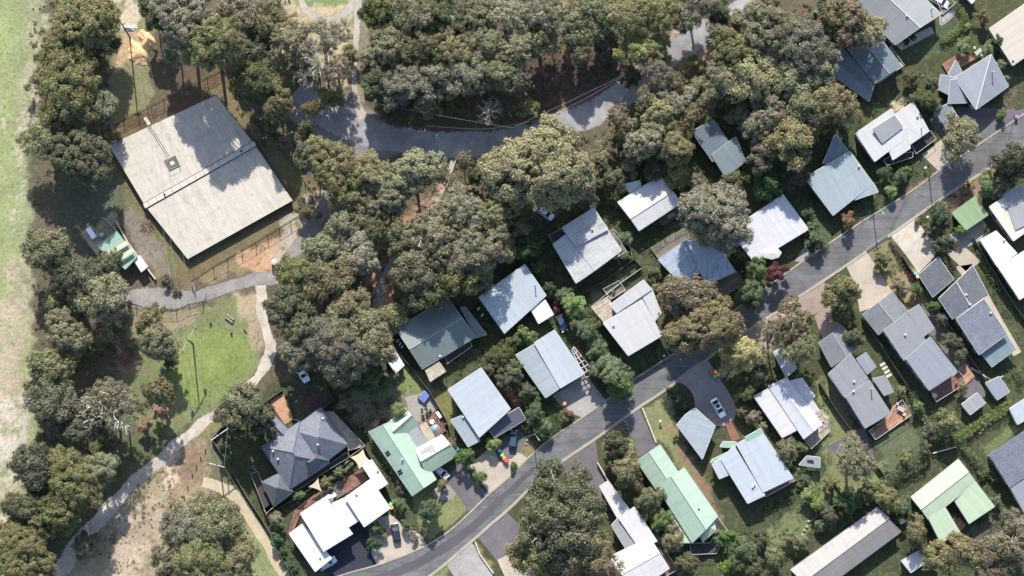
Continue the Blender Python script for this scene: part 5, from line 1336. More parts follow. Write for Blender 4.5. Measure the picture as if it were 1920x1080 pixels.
OL, DK, GR, PA, BR, GN, BT, DP = 'leaf_olive', 'leaf_dark', 'leaf_grey', 'leaf_pale', 'leaf_brown', 'leaf_green', 'leaf_bright', 'leaf_deep'
G1, G2, G3, G4, G5, G6 = ('gums in the belt beside the sports field', 'gums around the reservoir', 'gums in the wood above the upper road', 'gums between the upper road and the houses', 'gums at the bottom left corner', 'gums among the houses')
T = [
 # belt beside the field, top to bottom
 (150,42,62,OL,'dense olive gum at the top of the belt beside the sports field',G1,None),
 (190,85,30,DK,'small dark gum on the lawn side of the topmost belt gum',G1,None),
 (92,108,26,DK,'small dark gum poking out on the field side under the topmost belt gum',G1,None),
 (128,165,66,OL,'second large olive gum down the belt, left of the power pole lawn',G1,None),
 (185,205,34,OL,'medium olive gum touching the lawn edge above the reservoir\'s west corner',G1,None),
 (80,150,30,OL,'medium gum bulging toward the field halfway down the upper belt',G1,None),
 (88,262,42,OL,'olive gum on the field edge level with the reservoir\'s west corner',G1,None),
 (148,292,56,DK,'darkest big gum left of the reservoir\'s west corner',G1,None),
 (214,256,16,OL,'small olive gum overhanging the reservoir roof\'s west corner',G1,None),
 (96,472,50,OL,'lit olive gum standing alone on the field side of the striped green shed',G1,None),
 (142,520,48,DK,'gum tucked below left of the striped green shed',G1,None),
 (205,505,32,DK,'brownish gum overhanging the low corner of the striped green shed',G1,None),
 (185,558,50,OL,'wide gum at the left end of the grey gravel yard',G1,None),
 (110,565,30,OL,'mid-sized gum on the field edge below the lone lit gum',G1,None),
 (125,628,44,OL,'olive gum halfway down the belt, left of the brushwood pile',G1,None),
 (193,632,27,OL,'small round separate gum just left of the brushwood pile',G1,None),
 (98,692,44,GR,'grey-green round gum on the field edge level with the brushwood pile',G1,None),
 (155,668,30,DK,'dark gum squeezed between the round grey-green gum and the pile',G1,None),
 (283,590,26,OL,'topmost small gum of three in a row below the gravel yard',G1,None),
 (298,640,34,OL,'largest of the three gums in a row below the gravel yard',G1,None),
 (318,672,20,DK,'smallest and lowest gum of the three below the gravel yard',G1,None),
 (95,760,48,DK,'dark gum left of the bare white-limbed gum',G1,None),
 (150,800,42,DK,'dark brown-green gum below left of the bare white-limbed gum',G1,None),
 (300,735,30,BR,'thin brownish gum right of the bare white-limbed gum, on the lawn',G1,'V'),
 (70,880,48,DK,'dark gum near the left edge above the pale earth track\'s low end',G5,None),
 (135,905,56,OL,'large olive gum beside the pale earth track\'s low stretch',G5,None),
 (185,880,36,GR,'greyish gum reaching the pale earth track from the left',G5,None),
 (105,965,50,DK,'dark gum below the large trackside gum',G5,None),
 (45,955,40,DK,'brown-dark gum at the left edge above the corner gum',G5,None),
 (40,1045,58,OL,'lit yellowish green gum filling the bottom left corner',G5,None),
 (20,990,30,OL,'olive gum half cut by the left edge near the bottom',G5,None),
 (205,830,26,DK,'small dark gum between the maroon shrub and the earth track',G5,None),
 (155,1020,26,OL,'small gum on the far bank of the earth track by the bottom edge',G5,None),
 (372,950,30,OL,'topmost gum of the clump left of the sandy track',G5,None),
 (345,1000,48,OL,'olive gum on the left flank of the clump by the sandy track',G5,None),
 (408,990,50,OL,'yellowish green gum on the right flank of the clump by the sandy track',G5,None),
 (375,1055,56,GR,'grey-green gum at the bottom edge in the clump by the sandy track',G5,None),
 (445,1050,40,OL,'gum by the bottom edge touching the sandy track',G5,None),
 (312,1060,34,OL,'lowest left gum of the clump by the sandy track',G5,None),
 (455,765,44,OL,'gum just left of the slate house\'s orange brick yard',G5,None),
 (490,790,30,DK,'dark gum leaning over the slate house\'s small gable',G5,None),
 (440,800,24,DK,'small dark gum at the top of the slate house\'s side lawn',G5,None),
 # around the reservoir
 (352,42,62,GR,'big grey-green gum at the top, left above the reservoir',G2,None,1.3),
 (400,80,54,GR,'big pale grey-green gum whose shadow crosses the reservoir roof',G2,None,1.5),
 (330,85,34,GR,'grey-green gum next to the orange sand heap',G2,None),
 (290,20,32,DK,'dark gum at the top edge above the orange sand heap',G2,None),
 (455,20,44,BR,'brown-green gum at the top edge right of the big grey-green pair',G2,None),
 (482,150,44,DK,'dark gum off the reservoir\'s north corner',G2,None,1.05),
 (522,190,32,BR,'brownish gum at the west end of the upper road',G2,None,1.3),
 (470,90,34,DK,'dark gum between the grey-green pair and the dead white branches',G2,None),
 (505,45,38,DK,'shadowy gum at the top edge left of the oval lawn',G2,None),
 (500,235,28,DK,'low dark gum along the reservoir\'s north-east side',G2,None),
 (540,265,24,BR,'small brown gum between reservoir and upper road',G2,None),
 (548,75,44,PA,'pale yellow-green gum below the oval lawn',G2,'V'),
 (605,70,44,PA,'pale open gum over the foot of the sandy arc',G2,'V'),
 (560,110,30,OL,'gum behind the dead white branches',G2,None),
 (632,130,32,BR,'brownish thin gum beside the narrow footpath',G2,'V'),
 (618,180,26,OL,'small gum overhanging the upper road beside the footpath',G2,None),
 (655,100,18,OL,'sapling hugging the left side of the narrow footpath',G2,None),
 # wood above the upper road: rows left to right
 (712,25,40,DK,'first gum from the footpath in the wood\'s top row',G3,None),
 (772,30,44,OL,'second gum from the footpath in the wood\'s top row',G3,None),
 (835,28,42,DK,'third gum from the footpath in the wood\'s top row, dark',G3,None),
 (893,35,42,OL,'fourth gum from the footpath in the wood\'s top row',G3,None),
 (950,35,42,PA,'fifth gum from the footpath in the wood\'s top row, pale with bare limbs',G3,'V'),
 (1010,25,44,PA,'pale olive gum at the top edge above the shaded clearing\'s left end',G3,'V'),
 (1065,40,42,OL,'gum at the top edge above the middle of the shaded clearing',G3,None),
 (1120,25,40,OL,'gum at the top edge above the right end of the shaded clearing',G3,None),
 (1180,30,46,OL,'gum at the top edge left of the brown earth patch by the upper road',G3,'V'),
 (1240,25,36,OL,'gum at the top edge just left of the brown earth patch',G3,None),
 (1300,15,40,OL,'gum at the top edge between earth patch and upper road end',G3,None),
 (1345,20,28,DK,'small dark gum at the top edge where the upper road leaves the picture',G3,None),
 (722,92,44,OL,'first gum from the footpath in the wood\'s second row',G3,None),
 (790,92,42,DK,'second gum from the footpath in the wood\'s second row',G3,None),
 (850,95,44,OL,'third gum from the footpath in the wood\'s second row',G3,None),
 (912,88,46,GR,'large grey-green gum in the middle of the wood\'s second row',G3,None),
 (968,90,40,PA,'pale gum at the right end of the wood\'s second row',G3,'V'),
 (705,150,34,DK,'dark gum on the wood\'s left flank beside the footpath bend',G3,None),
 (752,160,42,GR,'grey-green gum near the wood\'s lower left corner',G3,None),
 (815,150,42,GR,'light gum in the middle of the wood\'s third row',G3,None),
 (870,145,44,GR,'pale grey-green gum in the third row left of the pink bare tree',G3,None),
 (930,140,36,OL,'gum directly above the pink bare tree',G3,None),
 (745,197,30,DK,'dark gum on the road edge at the wood\'s lower left corner',G3,None),
 (798,196,30,OL,'gum on the road edge in the middle of the wood\'s bottom row',G3,None),
 (850,198,26,DK,'small dark gum on the road edge left of the pink bare tree',G3,None),
 (985,205,26,OL,'small gum at the lower left end of the shaded clearing',G3,None),
 (972,150,28,DK,'slim dark gum at the clearing\'s left margin',G3,'V'),
 (1012,78,32,PA,'pale gum over the clearing\'s top left margin',G3,None),
 (1090,80,34,OL,'gum hanging over the clearing\'s top margin',G3,None),
 (1140,85,30,DK,'dark gum above the clearing\'s top right margin',G3,None),
 (1190,95,36,OL,'leafier gum at the clearing\'s right margin',G3,None),
 (1235,90,30,OL,'olive gum left of the gap where trunks shade the upper road',G3,None),
 (1235,140,32,BR,'sparse grey-brown gum leaning over the upper road',G3,'V'),
 (1185,145,22,DK,'small dark gum on the road edge right of the clearing',G3,None),
 (1385,35,26,OL,'gum fringing the upper road near the top edge',G3,None),
 # right of the upper road : the tall mass
 (1455,60,58,OL,'big olive gum left of the dappled blue-grey house, near the top',G4,None),
 (1500,85,58,GR,'big pale grey-green gum touching the dappled house\'s left side',G4,None),
 (1540,130,42,GR,'grey-green gum overhanging the dappled house\'s lower roofs',G4,None),
 (1385,95,46,OL,'olive gum right of the yellow bin beside the upper road',G4,None),
 (1410,150,50,PA,'pale gum above the shaded stepped roof house',G4,None),
 (1350,150,36,OL,'gum below the yellow bin at the upper road\'s edge',G4,None),
 (1475,150,48,GR,'grey-green gum in the middle of the tall mass',G4,None),
 (1440,215,44,OL,'gum right of the shaded stepped roof house',G4,None),
 (1510,200,46,OL,'gum above the pale blue-grey pointed bay house',G4,None),
 (1560,190,42,BR,'brownish gum below the dappled house\'s lowest roof',G4,None),
 (1585,215,28,OL,'small gum touching the off-white house\'s top left corner',G4,None),
 (1480,265,52,BR,'big brown-green gum left of the pointed bay house',G4,None),
 (1430,290,32,OL,'gum at the right wall of the shaded stepped roof house',G4,None),
 (1590,35,46,BR,'brown-green gum between the top edge long roof and the dappled house',G4,None),
 (1625,60,36,PA,'pale brown gum leaning over the long grey roof\'s left slope',G4,None),
 (1560,15,30,DK,'dark gum at the top edge beside the green bin',G4,None),
 (1430,20,30,DK,'dark gum by the top edge right of the upper road\'s end',G4,None),
 (1240,215,40,PA,'light yellow-green gum left above the shaded stepped roof house',G4,None),
 (1270,190,34,PA,'pale upper gum of the light pair by the shaded stepped roof house',G4,None),
 (1215,262,38,PA,'pale gum below the curve of the upper road\'s right half',G4,None),
 (1262,278,34,OL,'gum overhanging the shaded stepped roof house\'s left corner',G4,None),
 (1268,320,30,OL,'olive gum just above the streaky lavender roof',G4,None),
 (1300,340,20,BR,'small brown gum at the right corner of the streaky lavender roof',G4,None),
 (1310,165,22,OL,'small gum at the mouth of the upper road\'s brown verge',G4,None),
 (1160,222,26,BR,'brown gum on the lower verge of the upper road\'s right half',G4,'V'),
 (1192,236,28,OL,'olive gum between the road verge and the light pair of gums',G4,None),
 (1232,312,26,DK,'dark gum under the light pair, left above the streaky lavender roof',G4,None),
 (1182,305,24,OL,'small gum left above the streaky lavender roof',G4,None),
 (1150,335,26,DK,'dark gum at the left corner of the streaky lavender roof',G4,None),
 (1292,222,22,BR,'small brown gum at the shaded stepped roof\'s top left eave',G4,'V'),
 (1322,195,26,OL,'gum on the bank above the shaded stepped roof',G4,None),
 (1160,265,22,DK,'small dark gum between very large lit gum and the light pair',G4,None),
 (1208,190,24,BR,'thin brown gum on the upper road\'s lower edge where it bends up',G4,'V'),
 (1262,155,24,BR,'thin gum straddling the upper road near the grey twigs',G4,'V'),
 (1300,120,18,OL,'sapling left of the yellow bin beside the upper road',G4,None),
 (1375,340,26,DK,'dark gum above the big round grey-green gum',G4,None),
 (1440,345,30,DP,'very dark gum above the lavender-white roof\'s top corner',G4,None),
 (1490,330,26,DK,'dark gum at the pointed bay house\'s left corner',G4,None),
 (1395,220,28,BR,'brown gum over the lattice by the shaded stepped roof',G4,None),
 (1530,240,24,OL,'gum touching the pointed bay house\'s upper wing',G4,None),
 (1345,60,20,BR,'thin brown gum over the upper road near its top end',G4,'V'),
 (1128,345,20,DK,'small dark gum on the shady slope above the lichen roof',G4,None),
 (1100,375,20,OL,'small gum close above the lichen roof\'s top corner',G4,None),
 (970,420,30,OL,'gum left of the dark green tree by the lichen roof',G4,None),
 (575,395,22,DK,'dark gum at the wire fence corner beside the gravel track',G4,None),
 (870,300,18,BR,'thin brown sapling right of the fallen trunk',G4,'V'),
 (900,335,26,DK,'dark gum left of the very large lit gum\'s foot',G4,None),
 (845,340,20,OL,'small gum beside the pale fallen trunk',G4,'V'),
 (585,205,18,BR,'small thin tree standing in the upper road\'s west end',G2,'V'),
 (575,245,20,DK,'small dark tree on the verge at the upper road\'s west end',G2,None),
 # middle band
 (590,290,34,DK,'dark gum at the start of the gravel track by the upper road',G4,None),
 (628,320,54,OL,'wide olive gum right of the reservoir\'s east corner',G4,None),
 (700,330,42,BR,'brownish gum between the two wide gums under the upper road',G4,None),
 (778,322,50,GR,'wide lit grey-green gum under the upper road, right of the brownish one',G4,None),
 (660,375,36,OL,'gum beside the gravel track under the wide olive gum',G4,None),
 (730,375,40,OL,'gum below the brownish gum in the middle wood',G4,None),
 (1010,310,84,PA,'very large lit gum on its own below the upper road\'s middle',G4,None),
 (955,315,50,OL,'left shoulder gum of the very large lit gum',G4,None),
 (1075,335,46,OL,'right shoulder gum of the very large lit gum',G4,None),
 (1125,295,26,OL,'small lit gum right of the very large gum',G4,None),
 (992,362,28,OL,'gum just above the half hidden white hatchback',G4,None),
 (870,395,52,PA,'pale gum right of the narrow dirt footpath in the middle wood',G4,'V'),
 (925,405,40,PA,'pale white-limbed gum left of the half hidden white hatchback',G4,'V'),
 (820,440,56,PA,'pale open gum in the centre of the middle wood',G4,'V'),
 (890,465,60,PA,'largest pale gum with white forked limbs above the ice-blue house',G4,None),
 (945,460,30,OL,'olive gum near the top corner of the ice-blue house',G4,None),
 (860,520,46,OL,'gum above the grey-green roof house\'s ridge end',G4,None),
 (790,500,50,BR,'brown-green gum right of the orange dirt clearing',G4,None),
 (800,555,34,DK,'dark gum at the back corner of the grey-green roof house',G4,None),
 (905,530,30,OL,'gum touching the left corner of the ice-blue house',G4,None),
 (645,425,40,OL,'gum beside the gravel track\'s narrowest stretch',G4,None),
 (700,435,30,DK,'small dark gum in the shadowed middle of the middle wood',G4,'V'),
 (760,450,36,OL,'gum left of the centre pale open gum',G4,None),
 (610,470,38,GR,'greyish gum over the pale bank of the gravel track',G4,None),
 (670,480,42,PA,'yellowish open gum above the orange dirt clearing',G4,None),
 (560,515,40,OL,'gum above the junction of the earth track and gravel yard',G4,None),
 (615,530,48,BR,'brown gum left of the orange dirt clearing',G4,None),
 (540,570,40,DK,'dark gum on the right bank of the earth track',G4,None),
 (575,620,46,DK,'dark brown gum right of the earth track\'s bend',G4,None),
 (650,580,46,OL,'gum left of the orange dirt clearing\'s lower tip',G4,None),
 (625,650,58,GR,'big grey-green gum above the parked white and black utility',G4,None),
 (690,640,52,GR,'big grey-green gum left of the small white shed',G4,None),
 (660,600,36,OL,'middle gum between the two big grey-green gums and the dirt clearing',G4,None),
 (560,665,32,OL,'gum directly above the parked utility',G4,None),
 (735,595,28,GR,'small grey gum at the left corner of the grey-green roof',G4,None),
 (660,690,30,GR,'gum to the right of the parked utility',G4,None),
 # among the houses
 (1345,400,64,GR,'big round grey-green gum between the streaky lavender roof and the lavender-white roof',G6,None),
 (1340,440,36,PA,'lower part gum overhanging the bright blue streaked roof',G6,None),
 (1290,560,50,BR,'brown gum covering the low corner of the blue streaked roof',G6,None),
 (1322,610,58,BR,'big brown-olive gum leaning over the street in the middle',G6,None),
 (1258,545,28,BR,'gum against the right edge of the cream-white flat roof',G6,None),
 (1270,590,24,BR,'small brown gum between cream-white roof and the big street gum',G6,None),
 (1055,965,92,DK,'huge dark round gum at the bottom beside the street bend',G6,None),
 (1085,1030,66,BR,'brown lower half gum of the huge dark street tree at the bottom edge',G6,None),
 (1010,1035,50,BR,'brownish gum at the bottom edge, left under the huge dark gum',G6,None),
 (1485,605,42,BR,'brown spreading gum with white limbs over the pink driveway',G6,'V'),
 (1500,650,34,OL,'olive gum beside the tiled gable garage\'s left side',G6,'V'),
 (1450,620,30,BR,'thin brown gum on the kerb side of the spreading driveway gum',G6,'V'),
 (1600,860,40,PA,'greyish-pink thin gum on the lawn beside the brick walk',G6,'V'),
 (1478,850,26,OL,'small gum between the stepped pale house and the strip-roofed house',G6,None),
 (1790,1035,42,BR,'brown gum below the green U shaped roof',G6,None),
 (1850,1050,40,BR,'brown-grey gum on the bottom edge right of the gum below the U roof',G6,None),
 (1895,1020,46,BR,'brown gum filling the bottom right corner',G6,None),
 (1745,1045,24,OL,'small gum right of the patchy white shed',G6,None),
]
for t in T:
    tree(t[0], t[1], t[2], t[3], t[4], t[6], group=t[5], sq=rnd.uniform(.92, 1.09), hk=t[7] if len(t) > 7 else 1.0)

# the bare and half-bare ones
bare_tree(592, 112, 34, 18, 'dead white-branched tree standing out pale above the upper road\'s west end', 'bark_white', leaves=False)
bare_tree(568, 142, 20, 14, 'small dead white tree just below left of the bigger dead tree', 'bark_white', leaves=False)
bare_tree(918, 205, 34, 8, 'pinkish bare fan-shaped tree on the edge of the upper road', 'leaf_pink_bark' if 0 else 'bark_pale', leaves=False)
bare_tree(200, 765, 62, 17, 'sprawling gum with bare white limbs over the lawn\'s left side', 'bark_white', mat='leaf_brown', name='gum_tree')
tree(205,750,48,'leaf_brown','thin brown foliage gum around the bare white limbs', 'V', group=G1)
bare_tree(228, 795, 28, 15, 'fan of bare white twigs below the sprawling white-limbed gum', 'bark_white', leaves=False)
bare_tree(1240, 150, 24, 8, 'tangle of grey twigs over the upper road\'s right half', 'bark_pale', leaves=False)
for x, y, r, lab in ((300,773,17,'pink-leaved small tree right of the bare white twigs, on the lawn'), (272,800,15,'pink-leaved small tree nearest the bare white twigs')):
    tree(x, y, r, 'leaf_pink', lab, 'S', 'small_tree', 'tree', 'pink-leaved trees')
tree(1393,662,38,'leaf_yellow','yellow-leaved round tree on the kerb opposite the cream-white house','D','yellow_tree','tree',None)

# garden trees and shrubs : (x, y, r, colour, label, class)
GT = 'garden trees and shrubs'
Sh = [
 (1150,700,30,GN,'bright green bushy tree upper one at the street beside the lattice pergola','D'),
 (1162,722,28,GN,'bright green bushy tree lower one at the street beside the lattice pergola','D'),
 (1128,690,22,GN,'green shrub touching the lattice pergola','D'),
 (1118,655,20,GN,'green shrub between cream-white house and lattice pergola','D'),
 (1098,618,24,GN,'leafy shrub left of the cream-white house\'s side wall','D'),
 (1112,638,16,GN,'small shrub halfway along the cream-white house\'s left wall','S'),
 (1078,574,24,BT,'bright green round tree below the fenced lawn strip\'s left end','D'),
 (1058,550,16,GN,'green shrub above the bright round tree below the lawn strip','S'),
 (1044,572,12,'leaf_red','maroon shrub left of the bright green round tree','B'),
 (1030,540,16,DP,'dark shrub by the ice-blue house\'s right corner','S'),
 (990,462,26,DP,'dark green tree left of the three-level lichen roof','D'),
 (1010,500,18,DP,'small dark tree between ice-blue and lichen roofs','S'),
 (1174,446,14,GN,'round green shrub right of the lichen roof\'s terrace','S'),
 (1172,480,12,GN,'green shrub at the right end of the fenced lawn strip','S'),
 (1225,510,14,OL,'grassy shrub above the cream-white roof\'s curved end','S'),
 (985,628,18,GN,'green shrub above the two-tone pale blue roof','S'),
 (968,640,14,GN,'smaller green shrub left above the two-tone pale blue roof','S'),
 (940,665,24,DK,'dark green tree right of the grey-green roof\'s side wing','D'),
 (955,700,26,DK,'dark green tree between white-blue and two-tone roofs','D'),
 (915,690,18,DK,'dark shrub above the white-blue roof\'s top right corner','S'),
 (985,735,20,DK,'dark shrub under the left corner of the two-tone roof','D'),
 (1003,772,20,GN,'green shrub above the dark solar carport\'s right end','D'),
 (1020,800,16,GN,'green shrub near the kerb below the two-tone roof','S'),
 (1002,748,14,GN,'small shrub at the low corner of the two-tone roof','S'),
 (1062,778,12,'leaf_orange','orange-tinged shrub at the two-tone house\'s driveway kerb','B'),
 (690,712,30,DP,'very dark tree left of the white shed\'s lawn','D'),
 (725,720,20,DP,'dark shrub in the yard below the small white shed','D'),
 (645,753,17,OL,'olive round shrub above the slate house\'s side hedge','S'),
 (640,712,16,DP,'dark shrub right of the parked utility','S'),
 (805,957,21,DP,'dark round topiary tree on the small front lawn by the street','D'),
 (873,857,18,GN,'round green tree right of the mint house\'s solar wing','D'),
 (900,895,13,GN,'small green shrub in the driveway bed by the street','S'),
 (830,911,12,BR,'brown bush beside the mint house\'s parked car','S'),
 (924,832,14,BT,'green shrub under the dark solar carport','S'),
 (845,832,12,BR,'brown bush at the mint house\'s front wing end','S'),
 (750,945,12,GN,'shrub left of the small front lawn','S'), (762,985,11,GN,'shrub at the lower left of the small front lawn','S'),
 (705,990,14,DP,'dark shrub right of the white roof, left of the black car','S'), (700,1020,13,DP,'dark shrub left of the black car\'s rear','S'), (718,1005,10,OL,'little shrub touching the black car\'s left side','B'),
 (775,1010,9,'leaf_straw','straw coloured tuft on the rock bed by the black car','B'),
 (520,975,16,OL,'olive shrub behind the white house\'s left terrace','S'), (518,1012,13,DP,'dark shrub in the strip between white house and sandy track, upper','S'),
 (530,1035,12,DP,'dark shrub in the strip between white house and sandy track, middle','S'), (545,1062,12,DP,'dark shrub in the strip between white house and sandy track, lowest','S'),
 (560,930,11,GN,'shrub behind the white house\'s red terrace','S'), (610,905,13,OL,'shrub left of the triangular cream sail','S'),
 (635,885,12,GN,'garden shrub between the two cream sails','S'), (655,875,10,BT,'small bright shrub beside the bigger cream sail','B'),
 (1155,835,26,DK,'dark green round tree left of the dark driveway beside the long mint house','D'),
 (1172,882,32,OL,'round olive tree left of the long mint roof\'s top wing','D'), (1216,935,27,OL,'round olive tree at the notch of the long mint roof','D'),
 (1150,870,16,DK,'small dark tree behind the round olive tree by the narrow white house','S'),
 (1180,852,11,BT,'bright yellow-green shrub at the top of the long mint roof','B'), (1184,828,9,BT,'bright yellow-green shrub beside the dark driveway','B'),
 (1240,975,22,GN,'green tree under the long mint roof\'s left wing','D'), (1262,1010,24,OL,'olive tree left of the grey rimmed deck','D'), (1290,1060,24,DK,'dark tree below the grey rimmed deck','D'),
 (1232,1010,14,GN,'green shrub right of the narrow white roof','S'),
 (1365,1010,20,GN,'green tree at the bottom right of the grey rimmed deck','D'), (1395,1035,28,GN,'green tree on the bottom edge right of the long mint house','D'), (1425,1010,18,DK,'dark tree left of the lawn with the swirled garden bed','D'),
 (1450,1045,24,GR,'grey-green tree at the left end of the long low roof','D'), (1365,1060,20,BT,'bright green shrub at the bottom edge','S'),
 (1410,1068,22,DK,'dark tree on the bottom edge beside the bright green shrub','D'),
 (1268,745,16,DP,'dark shrub on the lawn left of the grey court','S'), (1285,760,13,DP,'dark shrub between lawn and kite garage','S'), (1268,820,7,BT,'tiny bright tree fern left of the kite garage','B'),
 (1420,700,22,DK,'dark tree above the strip-roofed house\'s left corner','D'), (1400,735,20,DK,'dark shrub right of the grey court','D'), (1412,780,16,BR,'brownish shrub between court and strip-roofed house','S'),
 (1388,705,14,OL,'shrub right of the coloured bins on the court','S'), (1495,713,12,DP,'dark round bush growing over the strip roof\'s top','S'),
 (1430,800,12,BT,'yellow-green shrub left of the strip-roofed house','S'), (1395,770,14,OL,'olive shrub at the court\'s right rim','S'),
 (1580,550,34,OL,'olive tree on the pink driveway\'s right edge','D'), (1575,580,22,DK,'dark tree under the olive driveway tree','D'), (1600,632,20,DK,'dark round tree right of the tiled gable garage','D'),
 (1655,488,15,DK,'dark shrub on the dry verge between the two pale driveways','S'), (1648,510,10,OL,'small shrub lower on the dry verge between pale driveways','B'),
 (1690,540,19,'leaf_straw','straw coloured grassy clump above the middle townhouse','S'), (1720,540,12,GN,'green shrub beside the charcoal garage','S'),
 (1750,575,13,GN,'pale green shrub between middle and charcoal townhouses, upper','S'), (1768,600,14,DK,'dark shrub between middle and charcoal townhouses, centre','S'), (1785,640,18,DK,'dark shrub between middle and charcoal townhouses, lower','D'), (1800,665,16,DK,'lowest shrub between middle and charcoal townhouses','S'),
 (1765,404,23,DP,'dark round tree left of the pale green roofed garage','D'), (1740,430,14,BR,'brown bush left of the dark round tree by the green garage','S'), (1773,458,21,DK,'dark tree below the dark round tree by the green garage','D'), (1800,432,13,GN,'green bush touching the green garage\'s low corner','S'),
 (1718,415,8,'leaf_straw','dry tuft by the kerb above the white driveway','B'),
 (1808,255,38,GR,'rounded street tree over the road at the upper right','D'), (1900,298,40,DK,'large dark green tree at the right edge beside the street','D'), (1850,345,22,GN,'green tree left of the large dark tree at the right edge','D'), (1880,345,24,DK,'dark tree below the large right-edge tree','D'),
 (1420,505,22,GN,'upper green tree right of the blue streaked roof','D'), (1408,548,28,GN,'lower green tree by the kerb right of the blue streaked roof','D'), (1390,480,14,DK,'dark shrub between blue streaked and lavender-white roofs','S'),
 (1530,448,18,GN,'clipped green shrub right of the lavender-white roof','S'), (1512,400,16,DP,'dark shrub between lavender-white and pointed bay houses','S'), (1520,425,14,GN,'green shrub above the clipped one by the street','S'),
 (1453,512,22,'leaf_red','red-leaved tree at the street below the lavender-white roof','S'), (1590,414,16,'leaf_orange','orange-brown shrub under the pointed bay','S'),
 (1672,358,12,BT,'round bright shrub near the street below the off-white house','S'), (1690,330,14,GN,'green shrub on the off-white house\'s front bed','S'), (1700,318,11,GN,'smaller shrub on the off-white house\'s front bed','B'),
 (1660,325,14,DP,'dark shrub at the off-white house\'s left front corner','S'),
 (1712,145,17,DK,'round shrub right of the dappled house\'s yard','S'), (1745,155,18,DK,'round shrub left of the fanned grey roof','S'), (1735,185,22,DK,'dark tree left of the pale blue carport','D'), (1752,195,16,DK,'dark tree touching the pale blue carport','S'), (1722,175,14,GN,'green shrub left of the pale blue carport','S'),
 (1805,88,18,GN,'green shrub above the fanned grey house\'s brick terrace','S'), (1854,92,14,BT,'bright green shrub right of the brick terrace','S'), (1877,122,13,GN,'green shrub at the fanned roof\'s far right eave','S'), (1886,150,11,GN,'small green shrub right of the fanned roof','B'),
 (1845,30,16,BR,'bare brownish shrub left of the beige flat roof','S'), (1870,75,16,DP,'dark shrub under the beige flat roof\'s left edge','S'), (1812,50,8,BT,'tiny bright shrub right of the curved hedge','B'),
 (1880,215,12,GN,'shrub beside the dark driveway at the far right','B'),
 (1720,762,13,GN,'green shrub by the middle townhouse\'s lower terrace left','S'), (1777,792,24,GR,'grey-green tree below the middle townhouse\'s terrace','D'), (1745,805,17,DK,'dark shrub left of the grey-green tree below the terrace','S'), (1735,840,15,DK,'dark shrub above the long sloping hedge','S'), (1700,860,14,GR,'grey shrub at the sloping hedge\'s upper side','S'),
 (1690,735,12,OL,'shrub above the orange deck of the nearest grey townhouse','S'), (1805,725,12,OL,'shrub between middle townhouse and the square shed','S'),
 (1665,935,24,OL,'olive tree at the left corner of the U shaped roof','D'), (1690,950,18,GN,'green tree touching the U shaped roof\'s left wall','D'), (1717,998,26,OL,'round olive tree right of the long low roof\'s end','D'), (1650,915,16,GN,'green shrub at the foot of the sloping hedge','S'),
 (1590,940,24,DP,'very dark tree above the long low roof','D'), (1625,925,18,DK,'dark tree above the long low roof\'s right part','D'), (1555,965,18,DK,'dark tree above the long low roof\'s middle','D'), (1530,945,16,BT,'bright shrub right of the swirled garden bed lawn','S'), (1540,985,12,GN,'shrub beside the swirled garden bed','S'),
 (1500,1015,16,GR,'pale grey twiggy shrub above the long low roof\'s left part','S'), (1480,1010,13,OL,'shrub left of the swirled garden bed','S'),
 (1560,905,14,OL,'shrub on the lawn\'s right side by the thin gum','S'), (1515,925,15,BT,'bright shrub on the strip between two back lawns','S'), (1505,900,12,GN,'shrub below the little grey garden shelter','S'), (1500,840,14,OL,'shrub above the little grey garden shelter','S'),
 (1870,940,12,GN,'pale green shrub right of the U shaped roof','S'), (1840,890,11,GN,'shrub below the hedge corner right of the U shaped roof','B'),
 (1900,970,18,BR,'brownish shrub under the right-edge dark roof','S'),
 (162,862,17,'leaf_red','maroon shrub in the dark belt above the earth track','S'), (175,515,9,'leaf_pink','pinkish bush at the green shed\'s left side','B'),
 (310,525,12,BR,'brown bush on the bank beside the gravel yard','B'), (330,545,8,BR,'low brown bush at the tip of the retaining wall','B'),
 (260,615,12,DK,'low dark bush below the gravel yard\'s left end','B'), (250,645,12,OL,'low bush above the brushwood pile','B'),
 (420,835,9,DP,'dark bush beside the timber fence of the slate house','B'), (1700,78,6,DP,'round potted bush on the white patio of the top edge house, left','B'), (1712,70,6,DP,'round potted bush on the white patio of the top edge house, right','B'),
 (700,740,11,BT,'bright green shrub at the head of the slate house\'s side hedge','B'), (688,800,10,BT,'bright green bush above the mint roof\'s left corner','B'), (705,795,11,'leaf_pink','reddish bush at the mint roof\'s left corner','B'),
 (732,755,9,OL,'bush on the paving above the mint roof','B'), (960,875,9,GN,'small shrub by the kerb above the street bend','B'),
 (880,815,8,'leaf_straw','dry tuft right of the mint house\'s solar wing','B'),
]
for s in Sh:
    nm = 'shrub' if s[5] in 'BS' and s[2] < 20 else 'garden_tree'
    tree(s[0], s[1], s[2], s[3], s[4], s[5], nm, 'shrub' if nm == 'shrub' else 'tree', GT, sq=rnd.uniform(.88, 1.13))

